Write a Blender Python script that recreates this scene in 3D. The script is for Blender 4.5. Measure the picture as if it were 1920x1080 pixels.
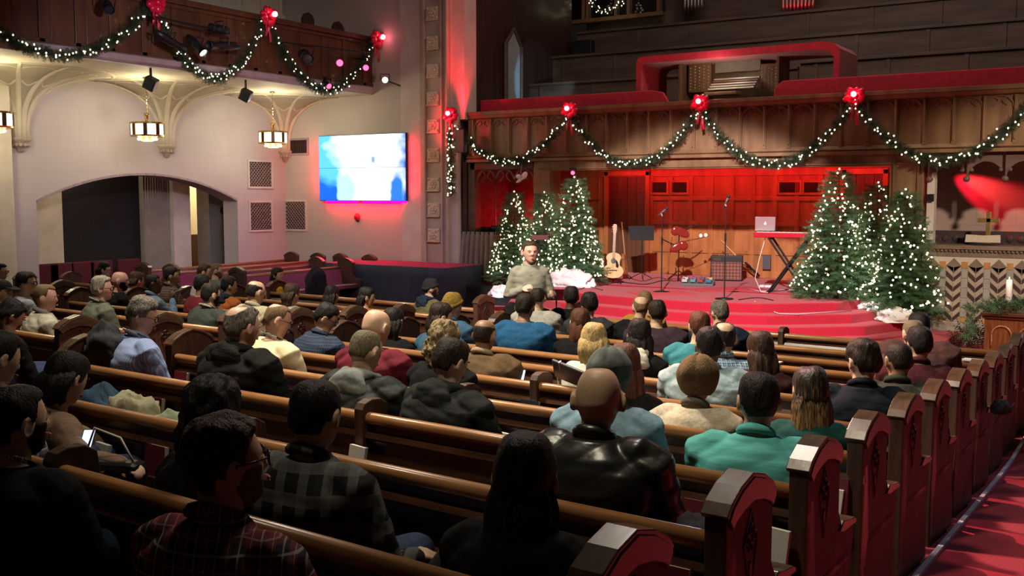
import bpy, math, random
import numpy as np
from mathutils import Vector, Matrix, Euler, noise
random.seed(7)
PI = math.pi
sc = bpy.context.scene
for o in list(bpy.data.objects): bpy.data.objects.remove(o)
C = sc.collection

# ------------------------------------------------------------- camera, world, lights, exposure
EYE = 2.38
F_PX = 1930.0
PITCH = math.atan(175 / F_PX)
YAW = math.radians(32.5)
cam_d = bpy.data.cameras.new('camera'); cam = bpy.data.objects.new('camera', cam_d); C.objects.link(cam)
cam_d.sensor_width = 36; cam_d.lens = 36 * F_PX / 1920; cam_d.clip_end = 200
cam.location = (0, 0, EYE); cam.rotation_euler = (PI / 2 - PITCH, 0, YAW)
sc.camera = cam
w = bpy.data.worlds.new('world'); sc.world = w; w.use_nodes = True
w.node_tree.nodes['Background'].inputs[0].default_value = (.55, .42, .42, 1)
w.node_tree.nodes['Background'].inputs[1].default_value = .012
sc.view_settings.view_transform = 'Standard'; sc.view_settings.look = 'None'
sc.view_settings.exposure = 0; sc.view_settings.gamma = 1; sc.view_settings.use_curve_mapping = False
sc.cycles.max_bounces = 5; sc.cycles.diffuse_bounces = 3; sc.cycles.glossy_bounces = 2
sc.cycles.sample_clamp_indirect = 3; sc.cycles.use_denoising = True
sc.cycles.caustics_reflective = False; sc.cycles.caustics_refractive = False

def light(name, kind, loc, target=None, energy=100, color=(1, 1, 1), size=.2, angle=60, blend=.5, size_y=None):
    d = bpy.data.lights.new(name, kind); d.energy = energy; d.color = color
    if kind == 'SPOT': d.spot_size = math.radians(angle); d.spot_blend = blend; d.shadow_soft_size = size
    elif kind == 'AREA':
        d.size = size
        if size_y: d.shape = 'RECTANGLE'; d.size_y = size_y
    else: d.shadow_soft_size = size
    o = bpy.data.objects.new(name, d); C.objects.link(o); o.location = loc
    if target is not None:
        o.rotation_euler = (Vector(target) - Vector(loc)).to_track_quat('-Z', 'Y').to_euler()
    return o
WARM = (1, .80, .52)
# house light over the middle pews, hung from the nave ceiling behind and left of the camera
light('house_spot', 'SPOT', (-6.5, 5.2, 8.0), (-4.6, 8.2, .6), 4200, (1, .88, .68), .35, 84, .75)
light('house_spot_left', 'SPOT', (-10.5, 7.0, 7.5), (-9.5, 8.6, .6), 1350, (1, .88, .70), .35, 80, .8)
light('nave_spot', 'SPOT', (-2.6, 2.2, 7.0), (-2.5, 5.6, .5), 680, (1, .88, .66), .3, 66, .9)
# stage wash from the side gallery and the nave ceiling
light('stage_wash', 'SPOT', (-3.5, 6.0, 7.5), (-7.1, 16.3, .4), 11000, (1, .82, .80), .12, 32, .25)
light('speaker_spot', 'SPOT', (-3.0, 4.5, 7.0), (-6.8, 10.3, 1.5), 2600, (1, .84, .78), .12, 13, .6)
light('altar_wash', 'SPOT', (2.5, 9.5, 6.5), (-2.2, 18.3, .8), 3300, (1, .80, .60), .2, 32, .6)
light('balcony_wash', 'AREA', (-5.0, 16.4, 7.2), (-5.0, 17.5, 3.6), 40, (1, .74, .50), 9.0, size_y=.3)
# red fixtures
light('red_recess', 'AREA', (-7.4, 20.0, 2.86), (-7.4, 20.42, 2.3), 34, (1, .02, .03), 6.0, size_y=.15)
light('red_pier', 'SPOT', (-12.05, 17.1, 3.6), (-12.3, 17.6, 7.5), 600, (1, .01, .03), .05, 40, .8)
light('red_gallery', 'SPOT', (-13.2, 16.3, 3.6), (-7.0, 20.0, 5.0), 120, (1, .02, .05), .1, 90, .8)
light('red_altar', 'SPOT', (-3.62, 18.95, 2.95), (-2.0, 19.2, 2.02), 330, (1, .01, .04), .03, 34, .6)
light('red_altar_core', 'SPOT', (-3.62, 18.95, 2.95), (-2.5, 19.2, 2.42), 230, (1, .12, .09), .02, 20, 1)
light('red_aisle_front', 'SPOT', (-1.2, 17.0, 5.6), (.1, 13.6, .05), 420, (1, .10, .14), .06, 34, .6)
light('aisle_spot', 'SPOT', (-6.6, 8.6, 6.4), (-.1, 6.6, .3), 3000, (1, .42, .36), .05, 44, .7)
light('blue_stage_left', 'SPOT', (-6.0, 9.0, 6.5), (-13.4, 16.3, 1.0), 900, (.62, .62, 1), .15, 22, .8)
light('far_pew_blue', 'SPOT', (-7.5, 10.5, 6.0), (-15.2, 13.6, 1.1), 650, (.5, .46, 1), .15, 30, .8)
light('tv_wall_wash', 'SPOT', (-9.0, 8.5, 6.2), (-14.4, 17.3, 3.0), 330, (1, .72, .66), .2, 60, .8)
light('arch_wall_wash', 'SPOT', (-9.0, 9.5, 5.0), (-17.2, 13.2, 2.9), 480, (.93, .84, 1), .2, 66, .8)
light('side_room_lamp', 'POINT', (-20.2, 17.9, 3.6), None, 330, (1, .76, .45), .15)
light('arch_room_fill', 'POINT', (-17.75, 12.4, 3.3), None, 22, (1, .82, .62), .1)  # added light to rake the partition and pier, not a real lamp
light('loft_fill', 'AREA', (-5.5, 15.5, 10.5), (-5.5, 21.5, 5.5), 170, (1, .78, .70), 4.0)
light('blue_door_spot', 'SPOT', (-10.2, 19.0, 4.6), (-12.35, 20.2, 4.9), 60, (.35, .72, 1), .05, 42, .3)
light('aisle_front_spot', 'SPOT', (.6, 16.8, 4.8), (-1.0, 7.0, .3), 420, (.72, .70, 1), .05, 26, .7)
light('front_row_fill', 'AREA', (-3.2, 6.0, 6.5), (-2.8, 1.9, 1.0), 120, (1, .84, .70), 1.2)
light('organ_fill', 'POINT', (-7.1, 17.95, 4.62), None, 13, (1, .80, .62), .1)  # added light that lifts the dark console, not a real fixture
light('gallery_face_wash', 'SPOT', (-7.5, 8.0, 5.5), (-14.6, 12.0, 4.9), 40, (1, .62, .42), .2, 90, .8)

# ------------------------------------------------------------- projection helpers (photo pixel -> point on a real plane)
FWD = Vector((-math.sin(YAW), math.cos(YAW), 0)); RGT = Vector((math.cos(YAW), math.sin(YAW), 0)); ZZ = Vector((0, 0, 1))
CF = FWD * math.cos(PITCH) - ZZ * math.sin(PITCH); CU = ZZ * math.cos(PITCH) + FWD * math.sin(PITCH)
def ray(x, y): return CF + RGT * ((x - 960) / F_PX) + CU * ((540 - y) / F_PX)
def onY(x, y, Y): d = ray(x, y); t = Y / d.y; return Vector((t * d.x, Y, EYE + t * d.z))
def onX(x, y, X): d = ray(x, y); t = X / d.x; return Vector((X, t * d.y, EYE + t * d.z))
def onZ(x, y, Z): d = ray(x, y); t = (Z - EYE) / d.z; return Vector((t * d.x, t * d.y, Z))
def proj(P):
    d = Vector(P) - Vector((0, 0, EYE)); z = d.dot(CF)
    return 960 + F_PX * d.dot(RGT) / z, 540 - F_PX * d.dot(CU) / z, z
FRONT_Z = .03
def floor_z(Y): return max(FRONT_Z, .68 - .067 * Y)
TILT = .06
def row_y(n, X): return 2.14 + .875 * n - TILT * (X + 1.4)
def row_floor(n): return max(FRONT_Z, .68 - .067 * (2.14 + .875 * n))

# ------------------------------------------------------------- mesh builder
class MB:
    def __init__(s): s.v = []; s.f = []
    def add(s, vs, fs):
        b = len(s.v); s.v += [tuple(p) for p in vs]; s.f += [tuple(b + i for i in f) for f in fs]; return s
    def box(s, x0, x1, y0, y1, z0, z1, M=None):
        vs = [Vector((x, y, z)) for z in (z0, z1) for y in (y0, y1) for x in (x0, x1)]
        if M: vs = [M @ p for p in vs]
        return s.add(vs, [(0, 2, 3, 1), (4, 5, 7, 6), (0, 1, 5, 4), (2, 6, 7, 3), (0, 4, 6, 2), (1, 3, 7, 5)])
    def prism(s, poly, fn, a, b):
        """poly: list of (u,v); fn(u,v,w)->point; extruded from w=a to w=b"""
        n = len(poly); vs = [fn(u, v, a) for u, v in poly] + [fn(u, v, b) for u, v in poly]
        fs = [tuple(range(n - 1, -1, -1)), tuple(range(n, 2 * n))] + [(i, (i + 1) % n, n + (i + 1) % n, n + i) for i in range(n)]
        return s.add(vs, fs)
    def tube(s, pts, r, n=8, flat=1.0, closed=False, up=None):
        pts = [Vector(p) for p in pts]; m = len(pts)
        rs = r if isinstance(r, (list, tuple)) else [r] * m
        vs = []; fs = []
        prev = None
        for i, p in enumerate(pts):
            if closed: t = pts[(i + 1) % m] - pts[i - 1]
            else: t = pts[min(i + 1, m - 1)] - pts[max(i - 1, 0)]
            t = t.normalized() if t.length > 1e-9 else Vector((0, 0, 1))
            if prev is None:
                a = Vector(up) if up else (Vector((0, 0, 1)) if abs(t.z) < .9 else Vector((1, 0, 0)))
                x = t.cross(a).normalized()
            else:
                x = (prev - t * prev.dot(t)); x = x.normalized() if x.length > 1e-6 else t.orthogonal().normalized()
            prev = x; y = t.cross(x)
            for k in range(n):
                a = 2 * PI * k / n; vs.append(p + (x * math.cos(a) + y * math.sin(a) * flat) * rs[i])
        rng = m if closed else m - 1
        for i in range(rng):
            j = (i + 1) % m
            for k in range(n):
                k2 = (k + 1) % n; fs.append((i * n + k, i * n + k2, j * n + k2, j * n + k))
        if not closed: fs += [tuple(range(n - 1, -1, -1)), tuple((m - 1) * n + k for k in range(n))]
        return s.add(vs, fs)
    def limb(s, pts, r, n=12):
        """tube with rounded ends"""
        pts = [Vector(p) for p in pts]; r = list(r)
        d0 = (pts[0] - pts[1]).normalized(); d1 = (pts[-1] - pts[-2]).normalized()
        P = [pts[0] + d0 * r[0] * .95, pts[0] + d0 * r[0] * .7] + pts + [pts[-1] + d1 * r[-1] * .7, pts[-1] + d1 * r[-1] * .95]
        R = [r[0] * .3, r[0] * .72] + r + [r[-1] * .72, r[-1] * .3]
        return s.tube(P, R, n)
    def ball(s, c, r, nu=12, nv=8, M=None):
        c = Vector(c); r = (r, r, r) if isinstance(r, (int, float)) else r
        vs = []; fs = []
        for i in range(nv + 1):
            th = PI * i / nv
            for k in range(nu):
                a = 2 * PI * k / nu
                p = Vector((r[0] * math.sin(th) * math.cos(a), r[1] * math.sin(th) * math.sin(a), r[2] * math.cos(th)))
                if M: p = M @ p
                vs.append(c + p)
        for i in range(nv):
            for k in range(nu):
                k2 = (k + 1) % nu; fs.append((i * nu + k, (i + 1) * nu + k, (i + 1) * nu + k2, i * nu + k2))
        return s.add(vs, fs)
    def lathe(s, prof, c=(0, 0, 0), n=16, M=None):
        c = Vector(c); vs = []; fs = []; m = len(prof)
        for r, z in prof:
            for k in range(n):
                a = 2 * PI * k / n; p = Vector((r * math.cos(a), r * math.sin(a), z))
                if M: p = M @ p
                vs.append(c + p)
        for i in range(m - 1):
            for k in range(n):
                k2 = (k + 1) % n; fs.append((i * n + k, i * n + k2, (i + 1) * n + k2, (i + 1) * n + k))
        fs += [tuple(range(n - 1, -1, -1)), tuple((m - 1) * n + k for k in range(n))]
        return s.add(vs, fs)
    def rings(s, rings, cap=True):
        n = len(rings[0]); b = [p for r in rings for p in r]; fs = []
        for i in range(len(rings) - 1):
            for k in range(n):
                k2 = (k + 1) % n; fs.append((i * n + k, i * n + k2, (i + 1) * n + k2, (i + 1) * n + k))
        if cap: fs += [tuple(range(n - 1, -1, -1)), tuple((len(rings) - 1) * n + k for k in range(n))]
        return s.add(b, fs)
    def mesh(s, name):
        me = bpy.data.meshes.new(name); me.from_pydata(s.v, [], s.f); me.update(); return me
    def build(s, name, mat, parent=None, smooth=False, bevel=0, loc=None):
        me = s.mesh(name)
        return link(name, me, mat, parent, smooth, bevel, loc)

def link(name, me, mat, parent=None, smooth=False, bevel=0, loc=None):
    for m in (mat if isinstance(mat, (list, tuple)) else [mat]): me.materials.append(m)
    if smooth: me.polygons.foreach_set('use_smooth', [True] * len(me.polygons))
    o = bpy.data.objects.new(name, me); C.objects.link(o)
    if parent: o.parent = parent
    if loc: o.location = loc
    if bevel:
        b = o.modifiers.new('bevel', 'BEVEL'); b.width = bevel; b.segments = 2; b.limit_method = 'ANGLE'; b.angle_limit = math.radians(40)
    return o
def tag(o, label=None, cat=None, group=None, kind=None):
    if label: o['label'] = label
    if cat: o['category'] = cat
    if group: o['group'] = group
    if kind: o['kind'] = kind
    return o
def empty(name, loc=(0, 0, 0), rz=0, label=None, cat=None, group=None):
    o = bpy.data.objects.new(name, None); C.objects.link(o); o.location = loc; o.rotation_euler = (0, 0, rz)
    o.empty_display_size = .05
    return tag(o, label, cat, group)
def struct(name, mb, mat, parent=None, smooth=False, bevel=0):
    o = mb.build(name, mat, parent, smooth, bevel)
    if not parent: o['kind'] = 'structure'
    return o
def kids(o): return [c for c in o.children]
def copy_tree(o, parent=None):
    c = o.copy(); C.objects.link(c); c.parent = parent
    for ch in list(o.children): copy_tree(ch, c)
    return c

# ------------------------------------------------------------- materials
MATS = {}
def base_mat(name, col, rough=.6, metal=0, spec=.5, emit=None, estr=0, coat=0, sheen=0):
    m = bpy.data.materials.new(name); m.use_nodes = True; nt = m.node_tree; b = nt.nodes['Principled BSDF']
    b.inputs['Base Color'].default_value = (*col, 1); b.inputs['Roughness'].default_value = rough
    b.inputs['Metallic'].default_value = metal; b.inputs['Specular IOR Level'].default_value = spec
    if coat: b.inputs['Coat Weight'].default_value = coat; b.inputs['Coat Roughness'].default_value = .15
    if sheen: b.inputs['Sheen Weight'].default_value = sheen
    if emit: b.inputs['Emission Color'].default_value = (*emit, 1); b.inputs['Emission Strength'].default_value = estr
    return m, nt, b
def N(nt, typ, **kw):
    n = nt.nodes.new(typ)
    for k, v in kw.items():
        if k.startswith('i_'): n.inputs[k[2:].replace('_', ' ')].default_value = v
        else: setattr(n, k, v)
    return n
def coords(nt, kind='Object', scale=(1, 1, 1), rot=(0, 0, 0)):
    tc = N(nt, 'ShaderNodeTexCoord'); mp = N(nt, 'ShaderNodeMapping')
    mp.inputs['Scale'].default_value = scale; mp.inputs['Rotation'].default_value = rot
    nt.links.new(tc.outputs[kind], mp.inputs['Vector']); return mp.outputs['Vector']
def mixc(nt, fac, a, b):
    m = N(nt, 'ShaderNodeMix', data_type='RGBA')
    if hasattr(fac, 'type') or not isinstance(fac, (int, float)): nt.links.new(fac, m.inputs[0])
    else: m.inputs[0].default_value = fac
    for k, c in ((6, a), (7, b)):
        if isinstance(c, tuple): m.inputs[k].default_value = (*c[:3], 1)
        else: nt.links.new(c, m.inputs[k])
    return m.outputs[2]
def add_bump(nt, b, h, strength=.3, dist=.01):
    bp = N(nt, 'ShaderNodeBump'); bp.inputs['Strength'].default_value = strength; bp.inputs['Distance'].default_value = dist
    nt.links.new(h, bp.inputs['Height']); nt.links.new(bp.outputs[0], b.inputs['Normal'])
def mat_noise(name, c1, c2, scale=8, rough=.7, bump=.2, stretch=(1, 1, 1), metal=0, spec=.5, detail=4, sheen=0, coat=0, kind='Object', bscale=None):
    if name in MATS: return MATS[name]
    m, nt, b = base_mat(name, c1, rough, metal, spec, sheen=sheen, coat=coat)
    v = coords(nt, kind, stretch)
    n = N(nt, 'ShaderNodeTexNoise'); n.inputs['Scale'].default_value = scale; n.inputs['Detail'].default_value = detail
    nt.links.new(v, n.inputs['Vector'])
    cr = N(nt, 'ShaderNodeValToRGB'); cr.color_ramp.elements[0].position = .35; cr.color_ramp.elements[1].position = .65
    cr.color_ramp.elements[0].color = (*c1, 1); cr.color_ramp.elements[1].color = (*c2, 1)
    nt.links.new(n.outputs[0], cr.inputs[0]); nt.links.new(cr.outputs[0], b.inputs['Base Color'])
    if bump:
        h = n.outputs[0]
        if bscale:
            n2 = N(nt, 'ShaderNodeTexNoise'); n2.inputs['Scale'].default_value = bscale; nt.links.new(v, n2.inputs['Vector']); h = n2.outputs[0]
        add_bump(nt, b, h, bump)
    MATS[name] = m; return m
def mat_flat(name, col, rough=.5, metal=0, spec=.5, emit=None, estr=0, coat=0):
    if name in MATS: return MATS[name]
    m, nt, b = base_mat(name, col, rough, metal, spec, emit, estr, coat)
    n = N(nt, 'ShaderNodeTexNoise'); n.inputs['Scale'].default_value = 12
    nt.links.new(coords(nt), n.inputs['Vector'])
    mr = N(nt, 'ShaderNodeMapRange'); mr.inputs[3].default_value = max(.02, rough - .06); mr.inputs[4].default_value = min(1, rough + .06)
    nt.links.new(n.outputs[0], mr.inputs[0]); nt.links.new(mr.outputs[0], b.inputs['Roughness'])
    MATS[name] = m; return m
def wood(name, c1, c2, stretch=(1, 12, 12), rough=.35, scale=3, coat=.3, bump=.05):
    return mat_noise(name, c1, c2, scale, rough, bump, stretch, coat=coat, detail=6)
M = dict(
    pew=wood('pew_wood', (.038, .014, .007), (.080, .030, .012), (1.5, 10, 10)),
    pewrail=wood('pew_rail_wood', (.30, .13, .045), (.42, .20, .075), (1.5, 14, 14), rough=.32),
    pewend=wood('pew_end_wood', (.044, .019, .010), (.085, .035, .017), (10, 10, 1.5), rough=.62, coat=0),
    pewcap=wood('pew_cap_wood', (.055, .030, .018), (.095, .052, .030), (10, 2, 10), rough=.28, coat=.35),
    darkwood=wood('gallery_wood', (.085, .030, .014), (.14, .052, .022), (2, 2, .35), rough=.45),
    oak=wood('balcony_oak', (.19, .105, .052), (.29, .17, .085), (2, 2, .4), rough=.5, coat=.1),
    panel=wood('panel_oak', (.34, .13, .04), (.52, .22, .075), (2, 2, .3), rough=.42, coat=.15),
    loft=wood('loft_wood', (.10, .065, .05), (.16, .105, .08), (.4, 3, 3), rough=.6, coat=0),
    carpet=mat_noise('red_carpet', (.36, .012, .030), (.46, .018, .042), 60, .95, .3, spec=.1, bscale=300, sheen=.2),
    cloth_red=mat_noise('red_drape', (.42, .004, .025), (.55, .008, .04), 10, .85, .2, sheen=.3),
    plaster=mat_noise('plaster', (.62, .56, .50), (.70, .64, .57), 3, .85, .1),
    cream=mat_noise('cream_plaster', (.66, .60, .44), (.74, .68, .50), 4, .7, .1),
    black=mat_flat('black_metal', (.012, .012, .013), .4),
    blackcloth=mat_noise('black_cloth', (.010, .010, .014), (.018, .018, .026), 8, .9, .3),
    skirt=mat_noise('stage_skirt', (.030, .038, .055), (.042, .052, .074), 5, .9, .3, (1, 1, .2)),
    chrome=mat_flat('chrome', (.7, .7, .72), .2, 1),
    brass=mat_flat('brass', (.75, .50, .16), .25, 1),
    white=mat_noise('white_cloth', (.78, .77, .78), (.86, .85, .86), 6, .9, .4, bscale=14),
    ribbon=mat_flat('red_satin', (.75, .006, .05), .3, coat=.4),
    floor=mat_noise('pew_floor', (.035, .022, .018), (.06, .035, .028), 5, .8, .1),
    cushion=mat_noise('pew_cushion', (.10, .010, .016), (.15, .014, .024), 30, .9, .3),
)
# ============================================================= THE ROOM
XW = -17.2     # side wall with the arch
YT = 17.3      # wall with the screen
XG = -14.58    # side gallery front
YB = 17.5      # stage balcony front, pillars and tiled front
ZS = .68       # stage floor
YR = 20.5      # back wall of the stage recess

def block_mat(name, c, mortar, bw, bh, rough=.85, axis='XZ'):
    m, nt, b = base_mat(name, c, rough, spec=.2)
    tc = N(nt, 'ShaderNodeTexCoord'); sp = N(nt, 'ShaderNodeSeparateXYZ'); cb = N(nt, 'ShaderNodeCombineXYZ')
    nt.links.new(tc.outputs['Object'], sp.inputs[0])
    nt.links.new(sp.outputs['X' if axis == 'XZ' else 'Y'], cb.inputs[0]); nt.links.new(sp.outputs['Z'], cb.inputs[1])
    br = N(nt, 'ShaderNodeTexBrick'); br.inputs['Scale'].default_value = 1; br.inputs['Brick Width'].default_value = bw
    br.inputs['Row Height'].default_value = bh; br.inputs['Mortar Size'].default_value = .004
    br.inputs['Color1'].default_value = (*c, 1); br.inputs['Color2'].default_value = (*[x * .95 for x in c], 1); br.inputs['Mortar'].default_value = (*mortar, 1)
    nt.links.new(cb.outputs[0], br.inputs['Vector']); nt.links.new(br.outputs[0], b.inputs['Base Color'])
    return m
M['blockx'] = block_mat('painted_block', (.58, .53, .47), (.52, .47, .42), .8, .4)
M['blocky'] = block_mat('painted_block_side', (.58, .53, .52), (.52, .475, .47), .8, .4, axis='YZ')

# ---- floor: one sloping surface, carpeted in the aisles and in front of the stage
def floor_part(name, xs, ys, mat, dz=0, kind=True):
    mb = MB(); vs = []; fs = []
    for j, y in enumerate(ys):
        for i, x in enumerate(xs): vs.append((x, y, floor_z(y) + dz))
    n = len(xs)
    for j in range(len(ys) - 1):
        for i in range(n - 1): fs.append((j * n + i, j * n + i + 1, (j + 1) * n + i + 1, (j + 1) * n + i))
    mb.add(vs, fs); return struct(name, mb, mat)
YS = [-3, 0, 3, 6, 9, 9.7, 12, 21]
floor_part('floor', [-21.5, 6], [-3, 0, 3, 6, 9, 9.7, 12, 24], M['floor'])
floor_part('floor_aisle_carpet', [-1.22, 3.6], YS, M['carpet'], .006)
floor_part('floor_side_aisle_carpet', [-8.36, -6.96], [-3, 0, 3, 6, 9, 9.7, 11.2], M['carpet'], .006)
mb = MB().box(-13.5, 3.6, 11.9, 21, FRONT_Z + .002, FRONT_Z + .008); struct('floor_front_carpet', mb, M['carpet'])
# raised floor of the side transept
struct('floor_transept', MB().box(-21.5, -12.75, -3, YT, -.2, .10), M['floor'])

# ---- walls
def wall_poly(name, poly, fn, a, b, mat): return struct(name, MB().prism(poly, fn, a, b), mat)
struct('wall_screen', MB().box(XW - .3, -13.22, YT, YT + .4, 0, 12), M['blockx'])
struct('wall_screen_return', MB().box(-13.76, -13.22, YT - .06, YT, 0, 12), M['plaster'])
# side wall with the wide segmental arch: pieces around the opening
aL, aR, aT = onX(68, 375, XW), onX(445, 372, XW), onX(255, 324, XW)
y0, y1, zs, zt = aL.y, aR.y, aL.z, aT.z
def arc(n=24, off=0):
    c = (y0 + y1) / 2; hw = (y1 - y0) / 2; h = zt - zs; R = (hw * hw + h * h) / (2 * h); zc = zt - R
    A = math.asin(hw / R); R2 = R + off
    return [(c + R2 * math.sin(-A + 2 * A * i / n), zc + R2 * math.cos(-A + 2 * A * i / n)) for i in range(n + 1)]
fx = lambda u, v, w_: (w_, u, v)
mbw = MB(); A_ = arc()
for i in range(len(A_) - 1):
    mbw.prism([A_[i], A_[i + 1], (A_[i + 1][0], 4.5), (A_[i][0], 4.5)], fx, XW, XW - .45)
mbw.box(XW - .45, XW, -3, y0, 0, 4.5).box(XW - .45, XW, y1, YT, 0, 4.5)
struct('wall_left', mbw, M['blocky'])
M['archtrim'] = mat_noise('arch_trim', (.34, .27, .31), (.40, .33, .36), 5, .7, .05)
mb = MB()
Ao = arc(off=0); Ai = arc(off=-.05)
for i in range(len(Ai) - 1): mb.prism([Ai[i], Ai[i + 1], Ao[i + 1], Ao[i]], fx, XW + .01, XW - .46)
struct('trim_arch', mb, M['archtrim'], bevel=.01)
struct('trim_pilaster_left', MB().box(XW, XW + .35, 9.7, 10.45, 0, 5), M['cream'], bevel=.03)
# side room seen through the arch
rb = XW - 4.2
struct('wall_side_room_back', MB().box(rb - .1, rb, 8, 21, 0, 5), M['cream'])
struct('wall_side_room_near', MB().box(rb, XW - .45, 8.8, 8.9, 0, 5), M['plaster'])
struct('ceiling_side_room', MB().box(rb, XW - .45, 8, 21, 4.6, 4.7), M['plaster'])
struct('wall_side_room_far', MB().box(rb, XW - .45, 20.9, 21, 0, 5), M['cream'])
def yz_on(x, X): return onX(x, 400, X).y
ya, yb = yz_on(117, XW - 1.2), yz_on(262, XW - 1.2)
struct('wall_dark_screen', MB().box(XW - 1.3, XW - 1.2, ya, yb, 0, 4.6), mat_noise('dark_partition', (.008, .008, .009), (.014, .013, .014), 20, .9, .1))
ya2, yb2 = yz_on(68, XW - 1.2), ya
struct('wall_side_room_left', MB().box(XW - 1.3, XW - 1.2, ya2 - 1.2, ya2 + (yb2 - ya2) * 1.0, 0, 4.6), M['cream'])
yc, yd = yz_on(325, XW - .9), yz_on(357, XW - .9)
struct('wall_side_room_pier', MB().box(XW - 1.3, XW - .9, yc, yd, 0, 4.6), M['plaster'])
ye, yf = yz_on(392, XW - .9), yz_on(445, XW - .9)
struct('wall_side_room_right', MB().box(XW - 1.3, XW - .9, ye, yf + .8, 0, 4.6), mat_noise('grey_wall', (.20, .18, .17), (.25, .22, .2), 4, .8, .05))
struct('baseboard_side_room', MB().box(rb + .02, rb + .1, 14, 20.9, 0, 1.35), M['pew'])
# accordion partition
mb = MB(); n = 26; g0, g1 = yz_on(264, XW - 1.1), yz_on(324, XW - 1.1)
pts = [(g0 + (g1 - g0) * i / n, (XW - 1.0 - (.16 if i % 2 else 0))) for i in range(n + 1)]
for i in range(n):
    (u0, x0), (u1, x1) = pts[i], pts[i + 1]
    mb.add([(x0, u0, .1), (x1, u1, .1), (x1, u1, 4.6), (x0, u0, 4.6), (x0 - .02, u0, .1), (x1 - .02, u1, .1), (x1 - .02, u1, 4.6), (x0 - .02, u0, 4.6)],
           [(0, 1, 2, 3), (7, 6, 5, 4), (0, 3, 7, 4), (1, 5, 6, 2), (3, 2, 6, 7), (0, 4, 5, 1)])
o = mb.build('folding_partition', mat_noise('vinyl', (.46, .40, .34), (.54, .47, .40), 6, .6, .05))
tag(o, 'beige pleated folding partition standing open inside the arched side room', 'partition')

# ---- side gallery
GZ0, GZ1 = EYE + 2.03, EYE + 3.30
struct('ceiling_gallery', MB().box(XW, XG + .02, -3, YT, GZ0 + .105, GZ0 + .3), M['cream'])
struct('wall_gallery_front', MB().box(XG - .1, XG, -3, YT, GZ0 + .12, GZ1), M['darkwood'])
mb = MB().box(XG - .12, XG + .10, -3, YT, GZ1 - .05, GZ1 + .05).box(XG - .12, XG + .05, -3, YT, GZ1 - .12, GZ1 - .05)
struct('trim_gallery_rail', mb, M['darkwood'], bevel=.015)
M['cornice'] = mat_noise('cornice_paint', (.42, .33, .34), (.5, .40, .40), 4, .5, .05)
mb = MB().prism([(XG - .5, GZ0 + .12), (XG + .02, GZ0 + .12), (XG + .10, GZ0 + .16), (XG + .14, GZ0 + .24), (XG + .02, GZ0 + .28), (XG - .5, GZ0 + .28)], lambda u, v, w_: (u, w_, v), -3, YT)
struct('trim_gallery_cornice', mb, M['cornice'])
mb = MB(); y = 4.0
while y < YT - .2:
    mb.box(XG, XG + .03, y - .05, y + .05, GZ0 + .22, GZ1 - .12)
    mb.box(XG, XG + .012, y + .16, y + .2, GZ0 + .34, GZ1 - .18); y += .62
mb.box(XG, XG + .03, -3, YT, GZ0 + .28, GZ0 + .34)
struct('trim_gallery_panels', mb, M['darkwood'], bevel=.008)
# upper storey behind the side gallery
struct('wall_gallery_back', MB().box(XW - .2, XW - .1, -3, YT, GZ1, 12), M['loft'])
struct('wall_gallery_back_cream', MB().box(XW - .1, XW, 14.2, YT, GZ1 - .4, 12), M['cream'])
mb = MB()
for yy in np.arange(14.4, 17.2, .55): mb.box(XW, XW + .06, yy, yy + .08, GZ1 - .4, 12)
mb.box(XW, XW + .08, 14.2, YT, GZ1 + .65, GZ1 + .75)
struct('trim_gallery_back', mb, M['cream'])

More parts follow.
